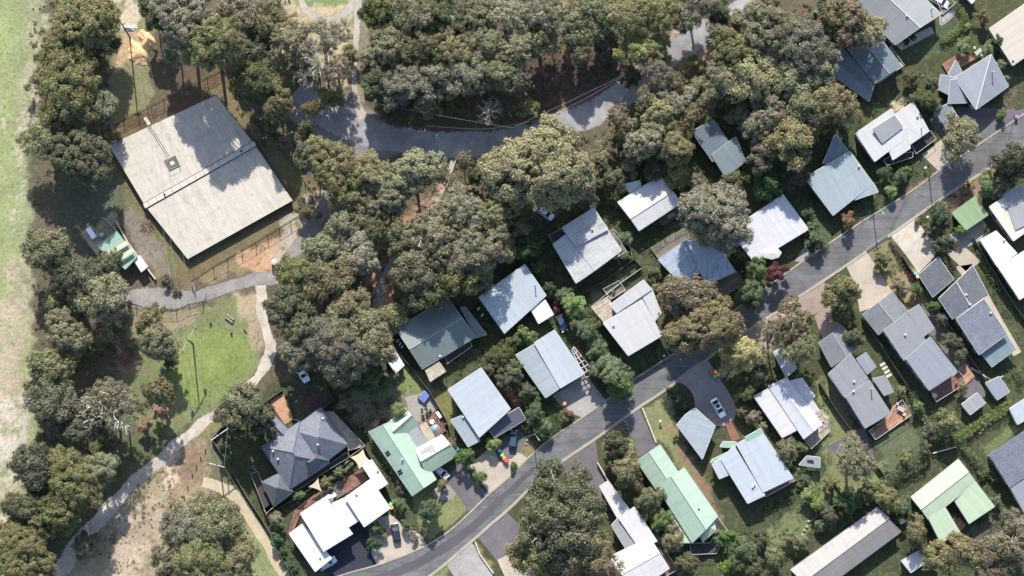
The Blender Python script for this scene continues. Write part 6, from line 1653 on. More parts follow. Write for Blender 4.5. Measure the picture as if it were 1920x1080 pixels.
def palm(px, py, r, label, mat, n=17):
    H_ = 5.0; loc = W(px, py, H_); loc.z = 0; root = empty('palm_tree', loc, 0, label, 'tree')
    mb = MB(); mb.tube((0, 0, 0), (0, 0, H_), .22, .16, 8); mb.build('trunk', MATS['bark_brown'], root)
    rs = np.random.RandomState(5); C = []; Nn = []; 
    mb = MB()
    for k in range(n):
        a = 2*math.pi*k/n+rnd.uniform(-.15, .15); L = r*S*rnd.uniform(.8, 1.15); up_ = rnd.uniform(.2, .9)
        prev = Vector((0, 0, H_)); 
        for j in range(1, 13):
            t = j/12; p = Vector((math.cos(a)*L*t, math.sin(a)*L*t, H_+up_*t*1.6-2.2*t*t))
            side = Vector((-math.sin(a), math.cos(a), 0)); w = .5*math.sin(math.pi*min(1, t+.12))+.05
            for s_ in (-1, 1):
                e = p+side*s_*w-Vector((0, 0, .25*w))+Vector((math.cos(a), math.sin(a), 0))*.15
                mb.poly([prev, p, e, e-(p-prev)*.45])
            prev = p
    mb.build('fronds', MATS[mat], root)
palm(747, 768, 19, 'palm with spreading fronds over the mint roof\'s top corner', 'leaf_bright')
palm(1183, 838, 10, 'small yellow-green palm at the dark driveway\'s left side', 'leaf_bright', 13)

def hedge(pts, w, h, mat, label, dens=26, leaf=.2, name='hedge'):
    c = spline(pts, 6); rs = np.random.RandomState(int(pts[0][0])); C = []; Nn = []; Sz = []; Sh_ = []; Ti = []
    Wp = [W(p.x, p.y, h) for p in c]; L = sum((Wp[i+1]-Wp[i]).length for i in range(len(Wp)-1))
    n = int(L*w*.9)+4
    R_ = resample(Wp, n)
    stems = MB()
    for i, p in enumerate(R_):
        d = (R_[min(i+1, n-1)]-R_[max(0, i-1)]).normalized(); side = Vector((-d.y, d.x, 0))
        for u in (rs.uniform(-.9, -.3), rs.uniform(-.3, .3), rs.uniform(.3, .9)):
            cc = p+side*u*w/2; cr = rs.uniform(.38, .62); zz = h*rs.uniform(.62, .95)-cr*.6
            sh = rs.uniform(.2, .8); ti = rs.uniform(0, 1)
            for z in (zz, zz*.5):
                q = rs.normal(size=(dens, 3)); q /= np.linalg.norm(q, axis=1, keepdims=True); q[:, 2] = np.abs(q[:, 2])*.9-.1
                C.append(np.array([cc.x, cc.y, z])+q*cr*rs.uniform(.6, 1.1, (dens, 1))); Nn.append(q+rs.normal(size=(dens, 3))*.5)
                Sz.append(leaf*rs.uniform(.7, 1.5, dens)); Sh_.append(np.clip(sh+rs.uniform(-.25, .25, dens), 0, 1)); Ti.append(np.full(dens, ti))
        if i % 3 == 0: stems.tube((p.x, p.y, 0), (p.x, p.y, h*.6), .05, .03, 4)
    loc = W(*pts[len(pts)//2], h); loc.z = 0
    root = empty(name, loc, 0, label, 'hedge', 'garden hedges')
    me = leaf_mesh('foliage', np.concatenate(C), np.concatenate(Nn), np.concatenate(Sz), np.concatenate(Sh_), np.concatenate(Ti), rs)
    me.materials.append(MATS[mat]); me.transform(Matrix.Translation(-loc))
    o = bpy.data.objects.new('foliage', me); COL.objects.link(o); o.parent = root
    settle_child(stems.build('stem', MATS['bark_brown'], root), loc)
hedge([(1783,2),(1800,12),(1810,32),(1800,52),(1778,72),(1768,74)], 1.5, 1.6, BT, 'curved clipped green hedge round the lawn of the top edge house')
hedge([(1898,757),(1870,775),(1840,793),(1815,812),(1797,822)], 2.2, 2.2, BT, 'straight green hedge running up to the right-edge pale shed')
hedge([(1803,832),(1825,858),(1848,880),(1870,900)], 1.9, 2.0, GN, 'green hedge between the U shaped roof and the right-edge dark roof')
hedge([(1735,862),(1710,878),(1685,892),(1655,910)], 2.6, 2.4, GN, 'broad sloping hedge above the U shaped roof')
hedge([(1528,448),(1540,455),(1550,463)], 1.6, 1.6, GN, 'short clipped hedge at the kerb beside the letterbox')
hedge([(678,782),(700,822),(728,865),(755,905),(750,922)], 1.9, 1.8, OL, 'long dense hedge down the mint house\'s left side')
hedge([(1500,880),(1520,910),(1540,945),(1548,960)], 1.6, 1.6, BT, 'light green hedge row dividing the two back lawns', name='hedge')
hedge([(1710,735),(1722,760),(1733,785)], 1.8, 1.7, GN, 'green hedge below the middle townhouse\'s terrace side')
hedge([(1838,470),(1850,500),(1868,530)], 1.0, 1.2, GN, 'thin green hedge along the white block\'s left wall')
hedge([(1672,455),(1690,485),(1712,522)], .9, 1.1, 'leaf_red', 'narrow maroon hedge along the white driveway\'s left edge')

# undergrowth: low plants, nobody could count
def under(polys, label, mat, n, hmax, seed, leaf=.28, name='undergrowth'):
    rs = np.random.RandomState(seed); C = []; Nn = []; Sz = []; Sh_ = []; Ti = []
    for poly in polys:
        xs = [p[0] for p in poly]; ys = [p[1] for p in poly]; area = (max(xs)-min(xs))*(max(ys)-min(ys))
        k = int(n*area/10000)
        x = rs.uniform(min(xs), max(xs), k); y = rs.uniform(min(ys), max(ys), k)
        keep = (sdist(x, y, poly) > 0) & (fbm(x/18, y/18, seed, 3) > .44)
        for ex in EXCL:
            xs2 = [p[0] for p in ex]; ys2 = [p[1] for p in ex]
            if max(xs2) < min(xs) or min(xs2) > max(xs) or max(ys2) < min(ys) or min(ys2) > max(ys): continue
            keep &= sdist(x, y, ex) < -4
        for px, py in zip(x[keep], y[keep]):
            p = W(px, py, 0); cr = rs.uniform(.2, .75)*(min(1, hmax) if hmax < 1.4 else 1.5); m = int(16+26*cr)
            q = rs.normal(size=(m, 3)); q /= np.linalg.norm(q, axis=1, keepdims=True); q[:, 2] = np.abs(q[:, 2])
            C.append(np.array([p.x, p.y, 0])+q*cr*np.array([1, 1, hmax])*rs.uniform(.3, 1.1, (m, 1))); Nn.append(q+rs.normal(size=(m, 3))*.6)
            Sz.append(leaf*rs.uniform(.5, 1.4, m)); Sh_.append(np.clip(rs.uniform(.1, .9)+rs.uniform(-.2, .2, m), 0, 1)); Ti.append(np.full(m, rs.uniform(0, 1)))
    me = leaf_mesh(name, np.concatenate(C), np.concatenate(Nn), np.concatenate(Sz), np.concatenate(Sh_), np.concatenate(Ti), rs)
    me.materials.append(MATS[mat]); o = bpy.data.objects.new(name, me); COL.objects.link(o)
    tag(o, label, 'undergrowth', None, 'stuff')
wood = [[(690,-10),(1380,-10),(1260,70),(1170,140),(1080,185),(950,230),(800,225),(690,190)], [(1180,190),(1300,100),(1400,20),(1600,-10),(1640,180),(1600,240),(1500,330),(1400,330),(1290,350),(1150,350),(1060,250)],
        [(560,270),(740,300),(1000,300),(1060,360),(1020,460),(900,520),(740,610),(700,700),(520,680),(510,560),(600,450)], [(420,-10),(560,-10),(640,120),(560,200),(500,280),(440,200)],
        [(60,0),(200,0),(205,300),(120,380),(60,300)], [(60,440),(230,500),(240,700),(330,820),(200,900),(120,1080),(0,1080),(70,820)], [(320,920),(400,930),(470,1000),(520,1080),(290,1080)]]
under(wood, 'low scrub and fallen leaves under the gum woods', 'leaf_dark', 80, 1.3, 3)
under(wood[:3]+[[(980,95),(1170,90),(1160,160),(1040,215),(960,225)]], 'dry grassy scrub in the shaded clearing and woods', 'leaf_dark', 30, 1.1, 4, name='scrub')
gard = [[(900,600),(1130,540),(1200,700),(1080,800),(1000,840),(960,720)], [(1140,780),(1230,840),(1300,1080),(1220,1080),(1150,900)], [(1380,680),(1520,640),(1560,760),(1560,1080),(1400,1080),(1390,980),(1500,900),(1420,820)],
        [(1500,360),(1600,300),(1760,200),(1900,150),(1920,340),(1700,460),(1660,420),(1560,450)], [(1700,440),(1850,400),(1920,600),(1920,760),(1760,860),(1700,760),(1820,700),(1780,560)], [(1580,880),(1760,830),(1880,900),(1920,1080),(1700,1080),(1660,960)],
        [(500,940),(620,880),(700,850),(790,900),(760,1020),(700,1040),(560,1080),(500,1000)], [(640,700),(790,690),(700,830),(640,780)], [(1540,500),(1680,470),(1740,560),(1640,600),(1560,620)]]
gard2 = [[(1080,330),(1290,340),(1520,260),(1500,430),(1420,520),(1380,560),(1230,520),(1100,560),(930,620),(960,480)], [(860,600),(1000,520),(1130,560),(1240,700),(1080,800),(920,800),(840,700)], [(1490,190),(1700,120),(1740,250),(1600,330),(1500,330)]]
under(gard, 'low garden plants and ground cover between the houses', 'leaf_green', 60, .8, 5, .2, 'garden_plants')
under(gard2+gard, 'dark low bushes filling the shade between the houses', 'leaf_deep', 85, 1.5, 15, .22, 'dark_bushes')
under(gard+[[(640,330),(700,360),(640,460),(590,440)]], 'brownish mulch plants and dry tufts between the houses', 'leaf_straw', 14, .5, 8, .18, 'dry_tufts')
lawnp = [[(232,590),(490,550),(490,690),(330,815),(235,820)], [(205,0),(292,0),(285,220),(210,240)], [(-10,-10),(80,-10),(70,400),(60,1080),(-10,1080)], [(230,950),(330,850),(390,830),(390,900),(300,1080),(190,1080)], [(204,290),(350,505),(600,385),(600,410),(360,540),(300,510)]]
under([[(225,840),(300,840),(340,900),(390,840),(395,930),(310,1060),(200,1080),(160,1010)]], 'rough brown scrub on the open ground beside the earth track', 'leaf_straw', 60, .5, 21, .2, 'rough_scrub')
under([[(225,840),(300,840),(340,900),(300,960),(200,1040),(160,1010)], [(50,60),(80,60),(75,400),(55,400)]], 'low olive bushes along the earth track and the field edge', 'leaf_olive', 40, .9, 22, .25, 'low_bushes')
under(lawnp, 'short grass tufts over the open ground', 'leaf_olive', 60, .25, 12, .13, 'grass_tufts')
# ------------------------------------------------------------------ fences, poles, cars, bins and small things
def fence(pts, h, kind, label, name=None, closed=False):
    P = [W(x, y, 0) for x, y in pts]
    loc = P[len(P)//2].copy(); root = empty(name or {'mesh': 'chain_fence', 'paling': 'paling_fence', 'rail': 'rail_fence', 'wall': 'retaining_wall', 'white': 'white_fence'}[kind], loc, 0, label, 'wall' if kind == 'wall' else 'fence', 'fences and walls')
    mb = MB(); pm = MB(); plist = []
    for i in range(len(P)-1):
        a, b = P[i], P[i+1]; d = b-a; L = d.length; ang = math.atan2(d.y, d.x); m_ = (a+b)/2; e = d/L
        if kind in ('paling', 'white'):
            n = max(1, int(L/.45))
            for k in range(n):
                p = a.lerp(b, (k+.5)/n); hh = h*rnd.uniform(.97, 1.02)
                mb.box((p.x, p.y, hh/2), (L/n*.93, .05, hh), ang)
            for z in (.35*h, .85*h): mb.box((m_.x, m_.y, z), (L, .12, .09), ang)
        elif kind == 'mesh':
            for z in (h, .05): mb.tube(a+Vector((0, 0, z)), b+Vector((0, 0, z)), .045, n=4)
            n = int(L/.6)
            for k in range(n):
                p, q = a.lerp(b, k/n), a.lerp(b, (k+1)/n)
                mb.tube(p+Vector((0, 0, .05)), q+Vector((0, 0, h)), .012, n=3, cap=False); mb.tube(q+Vector((0, 0, .05)), p+Vector((0, 0, h)), .012, n=3, cap=False)
            for z in (.35*h, .7*h): mb.tube(a+Vector((0, 0, z)), b+Vector((0, 0, z)), .012, n=3)
        elif kind == 'rail':
            for z in (h, h*.55): mb.box((m_.x, m_.y, z), (L, .08, .14), ang)
        elif kind == 'wall':
            mb.box((m_.x, m_.y, h/2), (L+.1, .28, h), ang)
        if kind != 'wall':
            n = max(1, int(L/(2.7 if kind != 'mesh' else 3.0)))
            plist += [(a.lerp(b, k/n), ang) for k in range(n)]
    mats = {'mesh': 'steel_dark', 'paling': 'timber_grey', 'rail': 'timber_pale', 'wall': 'concrete', 'white': 'trim_white'}
    pn_ = {'mesh': 'mesh_panel', 'paling': 'paling_panel', 'rail': 'rail', 'wall': 'wall_body', 'white': 'panel'}[kind]
    settle_child(mb.build(pn_, MATS[mats[kind]], root), loc)
    if plist:
        pb = MB(); pb.box((0, 0, h*.52), (.12, .12, h*1.04)); first = None
        for p, ang in plist[:90]:
            if first is None: first = pb.build('post', MATS[mats[kind]], root); o = first
            else: o = first.copy(); COL.objects.link(o); o.parent = root
            o.location = p-loc; o.rotation_euler = (0, 0, ang)
    return root
fence([(204,240),(260,212),(330,177),(418,132)], 2.0, 'mesh', 'dark wire fence along the reservoir\'s upper left side')
fence([(418,132),(470,205),(540,300),(588,366)], 2.0, 'mesh', 'dark wire fence in the shade along the reservoir\'s upper right side')
fence([(360,528),(400,502),(480,456),(545,416),(588,390)], 2.0, 'mesh', 'wire fence below the reservoir, ending at the gravel yard gate')
fence([(232,567),(255,572),(282,582),(330,583),(355,572),(380,566)], 1.9, 'mesh', 'wire fence round the lower side of the gravel yard')
fence([(218,415),(240,455),(257,478),(292,524)], .8, 'wall', 'dark low retaining wall behind the striped green shed')
fence([(193,408),(220,433)], .5, 'white', 'white rail running up from the striped green shed\'s corner', 'rail')
fence([(398,824),(430,872),(462,930),(490,972),(530,1040),(556,1080)], 1.6, 'paling', 'long timber fence between the sandy track and the slate and white houses')
fence([(398,824),(415,803),(440,790)], 1.5, 'paling', 'short timber fence at the top corner of the slate house\'s side lawn')
fence([(472,886),(500,968),(560,930),(620,895),(684,840)], 1.7, 'paling', 'timber fence dividing the slate house\'s dark deck from the white house')
fence([(488,762),(530,732)], 1.0, 'paling', 'pale timber fence at the top of the orange brick yard')
fence([(540,740),(548,786),(562,790)], 1.4, 'paling', 'timber fence down the right side of the orange brick yard')
fence([(612,724),(626,750),(605,768)], 1.5, 'paling', 'dark fence corner above the slate house')
fence([(626,750),(655,790),(684,838),(716,895),(735,940)], 1.7, 'paling', 'timber fence between the slate house\'s deck and the long hedge')
fence([(738,652),(775,695),(805,735),(838,790),(848,830)], 1.6, 'paling', 'timber fence between the mint house\'s yard and the white-blue house')
fence([(742,620),(770,660),(800,712)], 1.4, 'paling', 'timber fence hugging the grey-green roof\'s left wall')
fence([(1093,551),(1140,523),(1188,487),(1202,502)], 1.5, 'paling', 'fence on the upper side of the narrow green lawn strip')
fence([(1202,504),(1165,530),(1115,570)], 1.2, 'white', 'pale fence on the lower side of the narrow green lawn strip')
fence([(1148,430),(1180,462),(1184,480)], 1.4, 'white', 'white fence right of the lichen roof\'s terrace')
fence([(1120,868),(1140,902),(1172,948)], 1.1, 'wall', 'white low wall along the dark driveway by the round olive trees')
fence([(1238,624),(1272,617)], .9, 'wall', 'pale low wall between the cream-white house and the street')
fence([(1240,640),(1255,668),(1200,705)], .9, 'rail', 'pale rail round the small dark lawn at the cream-white house')
fence([(1535,720),(1565,768),(1603,820),(1630,858),(1657,893)], 1.7, 'paling', 'timber fence between the strip-roofed house\'s lawn and the nearest grey townhouse')
fence([(1615,597),(1650,648),(1697,722),(1706,740)], 1.7, 'paling', 'timber fence between nearest and middle grey townhouses')
fence([(1690,483),(1720,530),(1770,600),(1830,690),(1870,752)], 1.7, 'paling', 'timber fence between middle and charcoal townhouses')
fence([(1823,448),(1860,510),(1905,580),(1930,615)], 1.7, 'paling', 'timber fence left of the right-edge white roof blocks')
fence([(1520,977),(1560,950),(1612,922),(1657,893)], 1.5, 'paling', 'timber fence above the long low roof')
fence([(1620,882),(1632,905),(1615,920)], 1.0, 'rail', 'rails of the small square vegetable bed on the lawn')
fence([(1748,850),(1792,838)], .9, 'wall', 'stone wall in the shade beside the hedge corner')
fence([(1760,180),(1800,250)], 1.4, 'paling', 'short fence at the right side of the pale blue carport')
fence([(1625,468),(1664,440)], .6, 'rail', 'low rail at the dry verge between the two pale driveways')
fence([(1204,765),(1212,785),(1230,830)], .5, 'wall', 'low curved kerb wall right of the dark driveway at the long mint house')
fence([(891,1016),(900,1040),(925,1075)], .5, 'wall', 'low curving wall between the two bottom driveways')
fence([(1820,690),(1862,715),(1880,705)], .5, 'wall', 'garden wall near the pale grey shed at the right')
fence([(1562,905),(1580,930)], 1.0, 'paling', 'short fence on the back lawn under the thin gum')

def gate(px, py, L, ang, label):
    loc = W(px, py, 0); root = empty('gate', loc, ang, label, 'gate', 'yard gates')
    mb = MB(); 
    for z in (.1, .7, 1.3): mb.tube((0, 0, z), (L, 0, z), .04, n=4)
    for k in range(6): mb.tube((L*k/5, 0, .1), (L*k/5, 0, 1.3), .03, n=4)
    mb.tube((0, 0, .1), (L, 0, 1.3), .03, n=4)
    mb.build('gate_leaf', MATS['steel_grey'], root)
    pb = MB(); pb.box((0, 0, .8), (.14, .14, 1.6)); pb.build('post', MATS['timber_dark'], root)
gate(360, 528, 2.4, math.radians(-72), 'upper open steel gate leaf at the gravel yard entrance')
gate(380, 566, 2.4, math.radians(70), 'lower open steel gate leaf at the gravel yard entrance')

# power line
def power_pole(px, py, H_, arm_a, arm_b, label, mat='timber_grey', box=False):
    """base seen at (px,py); crossarm ends seen at arm_a / arm_b at the top"""
    a, b = W(*arm_a, H_-.4), W(*arm_b, H_-.4); m_ = (a+b)/2
    loc = Vector((m_.x, m_.y, 0)); root = empty('power_pole', loc, 0, label, 'power pole', 'power poles')
    mb = MB(); mb.tube((0, 0, -.2), (0, 0, H_), .19, .13, 8); mb.build('pole', MATS['timber_dark'], root)
    cb = MB(); d = b-a; cb.box((0, 0, H_-.4), (d.length, .16, .16), math.atan2(d.y, d.x)); cb.build('crossarm', MATS[mat], root)
    ends = []
    for t in (.03, .35, .65, .97):
        p = a.lerp(b, t)-loc; ib = MB(); ib.lathe((p.x, p.y, H_-.32), [(.06, 0), (.1, .1), (.06, .15), (.09, .25)], 6); ib.build('insulator', MATS['trim_pale'], root); ends.append(p+loc+Vector((0, 0, .25)))
    if box:
        for t in (.08, .92):
            p = a.lerp(b, t)-loc; bb = MB(); bb.box((p.x, p.y, H_-.9), (.6, .45, .9), math.atan2(d.y, d.x)); bb.build('transformer', MATS['steel_dark'], root)
    return ends
E1 = power_pole(228, 47, 13.5, (221,46), (236,44), 'tall timber power pole on the lawn left of the orange sand heap')
E2 = power_pole(352, 637, 11, (338,663), (367,612), 'power pole with two grey boxes on its crossarm over the bright lawn', 'timber_pale', True)
E3 = power_pole(410, 815, 10, (395,826), (428,803), 'pole with white crossarm beside the dark gum at the slate house', 'trim_white')
E4 = power_pole(405, 872, 10, (391,868), (421,876), 'pole with white crossarm at the head of the sandy track', 'trim_white')
def wire(a, b, sag, label, r=.014):
    mb = MB(); n = 16; pr = None
    for k in range(n+1):
        t = k/n; p = a.lerp(b, t)-Vector((0, 0, sag*4*t*(1-t)))
        if pr is not None: mb.tube(pr, p, r, n=4, cap=False)
        pr = p
    o = mb.build('power_line', MATS['steel_grey'])
    c = (a+b)/2; settle(o, c); tag(o, label, 'power line', 'overhead wires')
pos_ = ('leftmost', 'middle', 'rightmost')
for i in range(3):
    wire(W(236+9*i, -30, 12), E2[(0, 1, 3)[i]], 2.0, f'thin overhead wire crossing the reservoir roof, {pos_[i]} of three')
    wire(E2[(0, 1, 3)[i]], E3[(0, 1, 3)[i]], .8, f'thin overhead wire over the bright lawn, {pos_[i]} of three')
    if i < 2: wire(E3[i*3], E4[i*3], .2, 'short overhead wire between the two white crossarms, '+('left one' if i == 0 else 'right one'))
wire(E4[3], W(556, 1090, 8), .6, 'single overhead wire slanting along the timber fence to the bottom edge')
wire(W(660,185,9), W(960,240,9), .8, 'thin overhead wire along the upper road\'s left half'); wire(W(960,240,9), W(1170,140,9), .8, 'thin overhead wire along the upper road\'s right half')

def street_pole(px, py, H_, label, lamp=False, lie=None):
    loc = W(px, py, 0); root = empty('street_pole', loc, 0, label, 'pole', 'street poles')
    mb = MB(); mb.tube((0, 0, 0), (0, 0, H_), .13, .09, 7); mb.build('pole', MATS['timber_grey'], root)
    cb = MB(); cb.box((0, 0, H_-.5), (2.0, .12, .12), math.radians(30)); cb.build('crossarm', MATS['timber_grey'], root)
    if lamp:
        lb = MB(); lb.tube((0, 0, H_-1), (.9, -1.2, H_-.6), .04, n=5); lb.build('lamp_arm', MATS['steel_grey'], root)
        hb = MB(); hb.box((.95, -1.3, H_-.6), (.6, .25, .14), math.radians(-50)); hb.build('lamp_head', MATS['trim_pale'], root)
street_pole(1637, 396, 7, 'slim street pole on the upper kerb opposite the white driveway', True)
street_pole(1000, 815, 6, 'slim street pole by the kerb right of the dark solar carport', True)
street_pole(1742, 330, 6, 'slim street pole on the kerb by the pale driveway of the off-white house')

def long_pole(a, b, label, r=.16, mat='trim_pale', z=.25, name='log'):
    p, q = W(*a, z), W(*b, z); mb = MB(); mb.tube(p, q, r, r*.8, 8); m_ = (p+q)/2; o = mb.build(name, MATS[mat]); settle(o, m_); tag(o, label, 'log')
long_pole((856,295), (838,352), 'long pale fallen trunk beside the narrow path under the upper road', .2)
long_pole((728,544), (700,565), 'thin pale fallen log across the orange dirt clearing', .12)
long_pole((684,470), (690,476), 'short white log in the shade above the dirt clearing', .22)
long_pole((425,590), (438,600), 'upper grey log of the small stack on the lawn', .3, 'log_grey', .3)
long_pole((423,595), (436,605), 'lower grey log of the small stack on the lawn', .28, 'log_grey', .28)
long_pole((457,618), (463,625), 'dark short log at the lawn edge by the earth track', .15, 'timber_dark', .15)
for i, (x, y, lab) in enumerate([(385,843,'uppermost'),(376,857,'second'),(368,873,'third'),(360,888,'fourth'),(352,912,'fifth'),(345,930,'lowest')]):
    mb = MB(); p = W(x, y, 0); mb.tube(p, p+Vector((0, 0, .9)), .14, .13, 8); o = mb.build('bollard', MATS['timber_grey']); settle(o, p)
    tag(o, f'short timber bollard in the row beside the earth track, {lab} from the top' if i in (0,) else f'short timber bollard in the row beside the earth track, {lab} one counting downward', 'bollard', 'timber bollards by the track')
for x, y, lab in [(395,607,'small dark stump on the bright lawn below the wire fence corner'), (434,625,'tiny dark stump at the lawn right of the logs'), (433,868,'dark stump near the slate fence')]:
    mb = MB(); p = W(x, y, 0); mb.lathe(p, [(.28, 0), (.2, .3), (.18, .7)], 8); o = mb.build('stump', MATS['timber_dark']); settle(o, p); tag(o, lab, 'stump')

# round water tank
p = W(515, 493, 0); root = empty('water_tank', p, 0, 'small round pale concrete tank on the orange dirt beside the gravel track', 'tank')
mb = MB(); mb.lathe((0, 0, 0), [(.75, 0), (.75, 1.7), (.68, 1.75)], 20); mb.build('tank_body', MATS['steel_grey'], root)
mb = MB(); mb.lathe((0, 0, 1.75), [(.62, 0), (.6, .06), (.1, .14)], 20); mb.build('lid', MATS['concrete'], root)

# brush and sand
def brush(px, py, r, n, label, mat='brush_brown', name='brush_pile'):
    loc = W(px, py, 0); mb = MB()
    for k in range(n):
        a = rnd.uniform(0, 6.28); rr = r*S*math.sqrt(rnd.random()); x, y = rr*math.cos(a), rr*math.sin(a); t = rnd.uniform(-.5, .5)+a; L = rnd.uniform(.4, 1.5); z = rnd.uniform(.05, .7)*(1-rr/(r*S))+.08
        mb.tube((x, y, z), (x+L*math.cos(t), y+L*math.sin(t), z+rnd.uniform(-.1, .25)), rnd.uniform(.03, .08), .02, 5)
    o = mb.build(name, MATS[mat]); o.location = loc; tag(o, label, 'brush pile')
brush(234, 665, 15, 150, 'heap of reddish cut branches on the lawn beside the small round gum')
brush(275, 425, 9, 60, 'brown cuttings on the bank behind the striped green shed')
def heap(px, py, rx, ry, h, mat, label, name='sand_heap', rz=0, seed=1):
    loc = W(px, py, 0); n = 36; mb = MB(); rs = random.Random(seed); ph = [rs.uniform(0, 6) for _ in range(5)]
    V = {}
    for i in range(n+1):
        for j in range(n+1):
            u, v = -1+2*i/n, -1+2*j/n; d = math.hypot(u, v)*(1+.18*math.sin(3*math.atan2(v, u)+ph[0])+.1*math.sin(7*math.atan2(v, u)+ph[3]))
            z = max(0, 1-d*d)*h*(1+.22*math.sin(u*3+ph[1])*math.sin(v*3.5+ph[2])+rs.uniform(-.06,.06))+.0
            V[i, j] = (u*rx*S*1.1*math.cos(rz)-v*ry*S*1.1*math.sin(rz), u*rx*S*1.1*math.sin(rz)+v*ry*S*1.1*math.cos(rz), z-.02 if d < 1 else -.05)
    for i in range(n):
        for j in range(n): mb.poly([V[i, j], V[i+1, j], V[i+1, j+1], V[i, j+1]])
    o = mb.build(name, MATS[mat], smooth=True); o.location = loc; tag(o, label, 'heap'); return o
plain('sand_orange', A(240, 196, 146), .95, .18, 1.4)
plain('sand_pale', A(226, 222, 214), .95, .2, 1.4)
heap(276, 78, 13, 22, 1.6, 'sand_orange', 'upper lump of orange sand beside the grey-green gums', rz=.5, seed=2)
heap(262, 100, 24, 17, .9, 'sand_orange', 'wide orange sand heap below its upper lump', rz=-.5, seed=5)
heap(243, 53, 13, 5, .5, 'sand_pale', 'small white rubble heap above the orange sand', 'rubble_heap', seed=9)
heap(265, 112, 18, 9, .5, 'sand_orange', 'low orange sand spill at the foot of the sand heaps', seed=12)

# rocks
rk = []
def rock(px, py, r, label, grp):
    mb = MB(); rs = random.Random(int(px*31+py)); pr = [(r*.9*rs.uniform(.8, 1.1), 0), (r*rs.uniform(.9, 1.1), r*.4), (r*.6, r*.8), (r*.2, r*.95)]
    mb.lathe((0, 0, -.03), pr, 7); o = mb.build('rock', MATS['rock']); o.location = W(px, py, 0); o.rotation_euler = (rs.uniform(-.1, .1), 0, rs.uniform(0, 6)); o.scale = (1, rs.uniform(.6, 1), 1)
    tag(o, label, 'rock', grp)
for i, (x, y) in enumerate([(990,802),(993,810),(992,818),(989,826),(986,833),(991,797)]): rock(x, y, .38, 'grey boulder in the curved edging right of the dark solar carport', 'boulders edging the bed right of the solar carport')
for i, (x, y) in enumerate([(1172,790),(1175,797),(1176,804),(1174,811)]): rock(x, y, .26, 'grey stone in the short row left of the dark driveway', 'stones left of the dark driveway')
for i, (x, y) in enumerate([(1835,800),(1842,806),(1848,800),(1838,812),(1856,795),(1866,788),(1876,783),(1884,778)]): rock(x, y, .4, 'pale stone in the rock border above the small green lawn at the right', 'stones round the right-edge lawn')
for i, (x, y) in enumerate([(770,990),(778,998),(785,1006),(793,1012),(783,1014),(790,1020)]): rock(x, y, .32, 'pale rock in the bed beside the black car', 'rocks beside the black car')
for i, (x, y) in enumerate([(1516,978),(1521,985),(1513,988),(1508,995),(1505,1003)]): rock(x, y, .42, 'pale stone in the swirled garden bed on the back lawn', 'stones of the swirled garden bed')
for i, (x, y) in enumerate([(575,705),(585,708)][:0]): pass

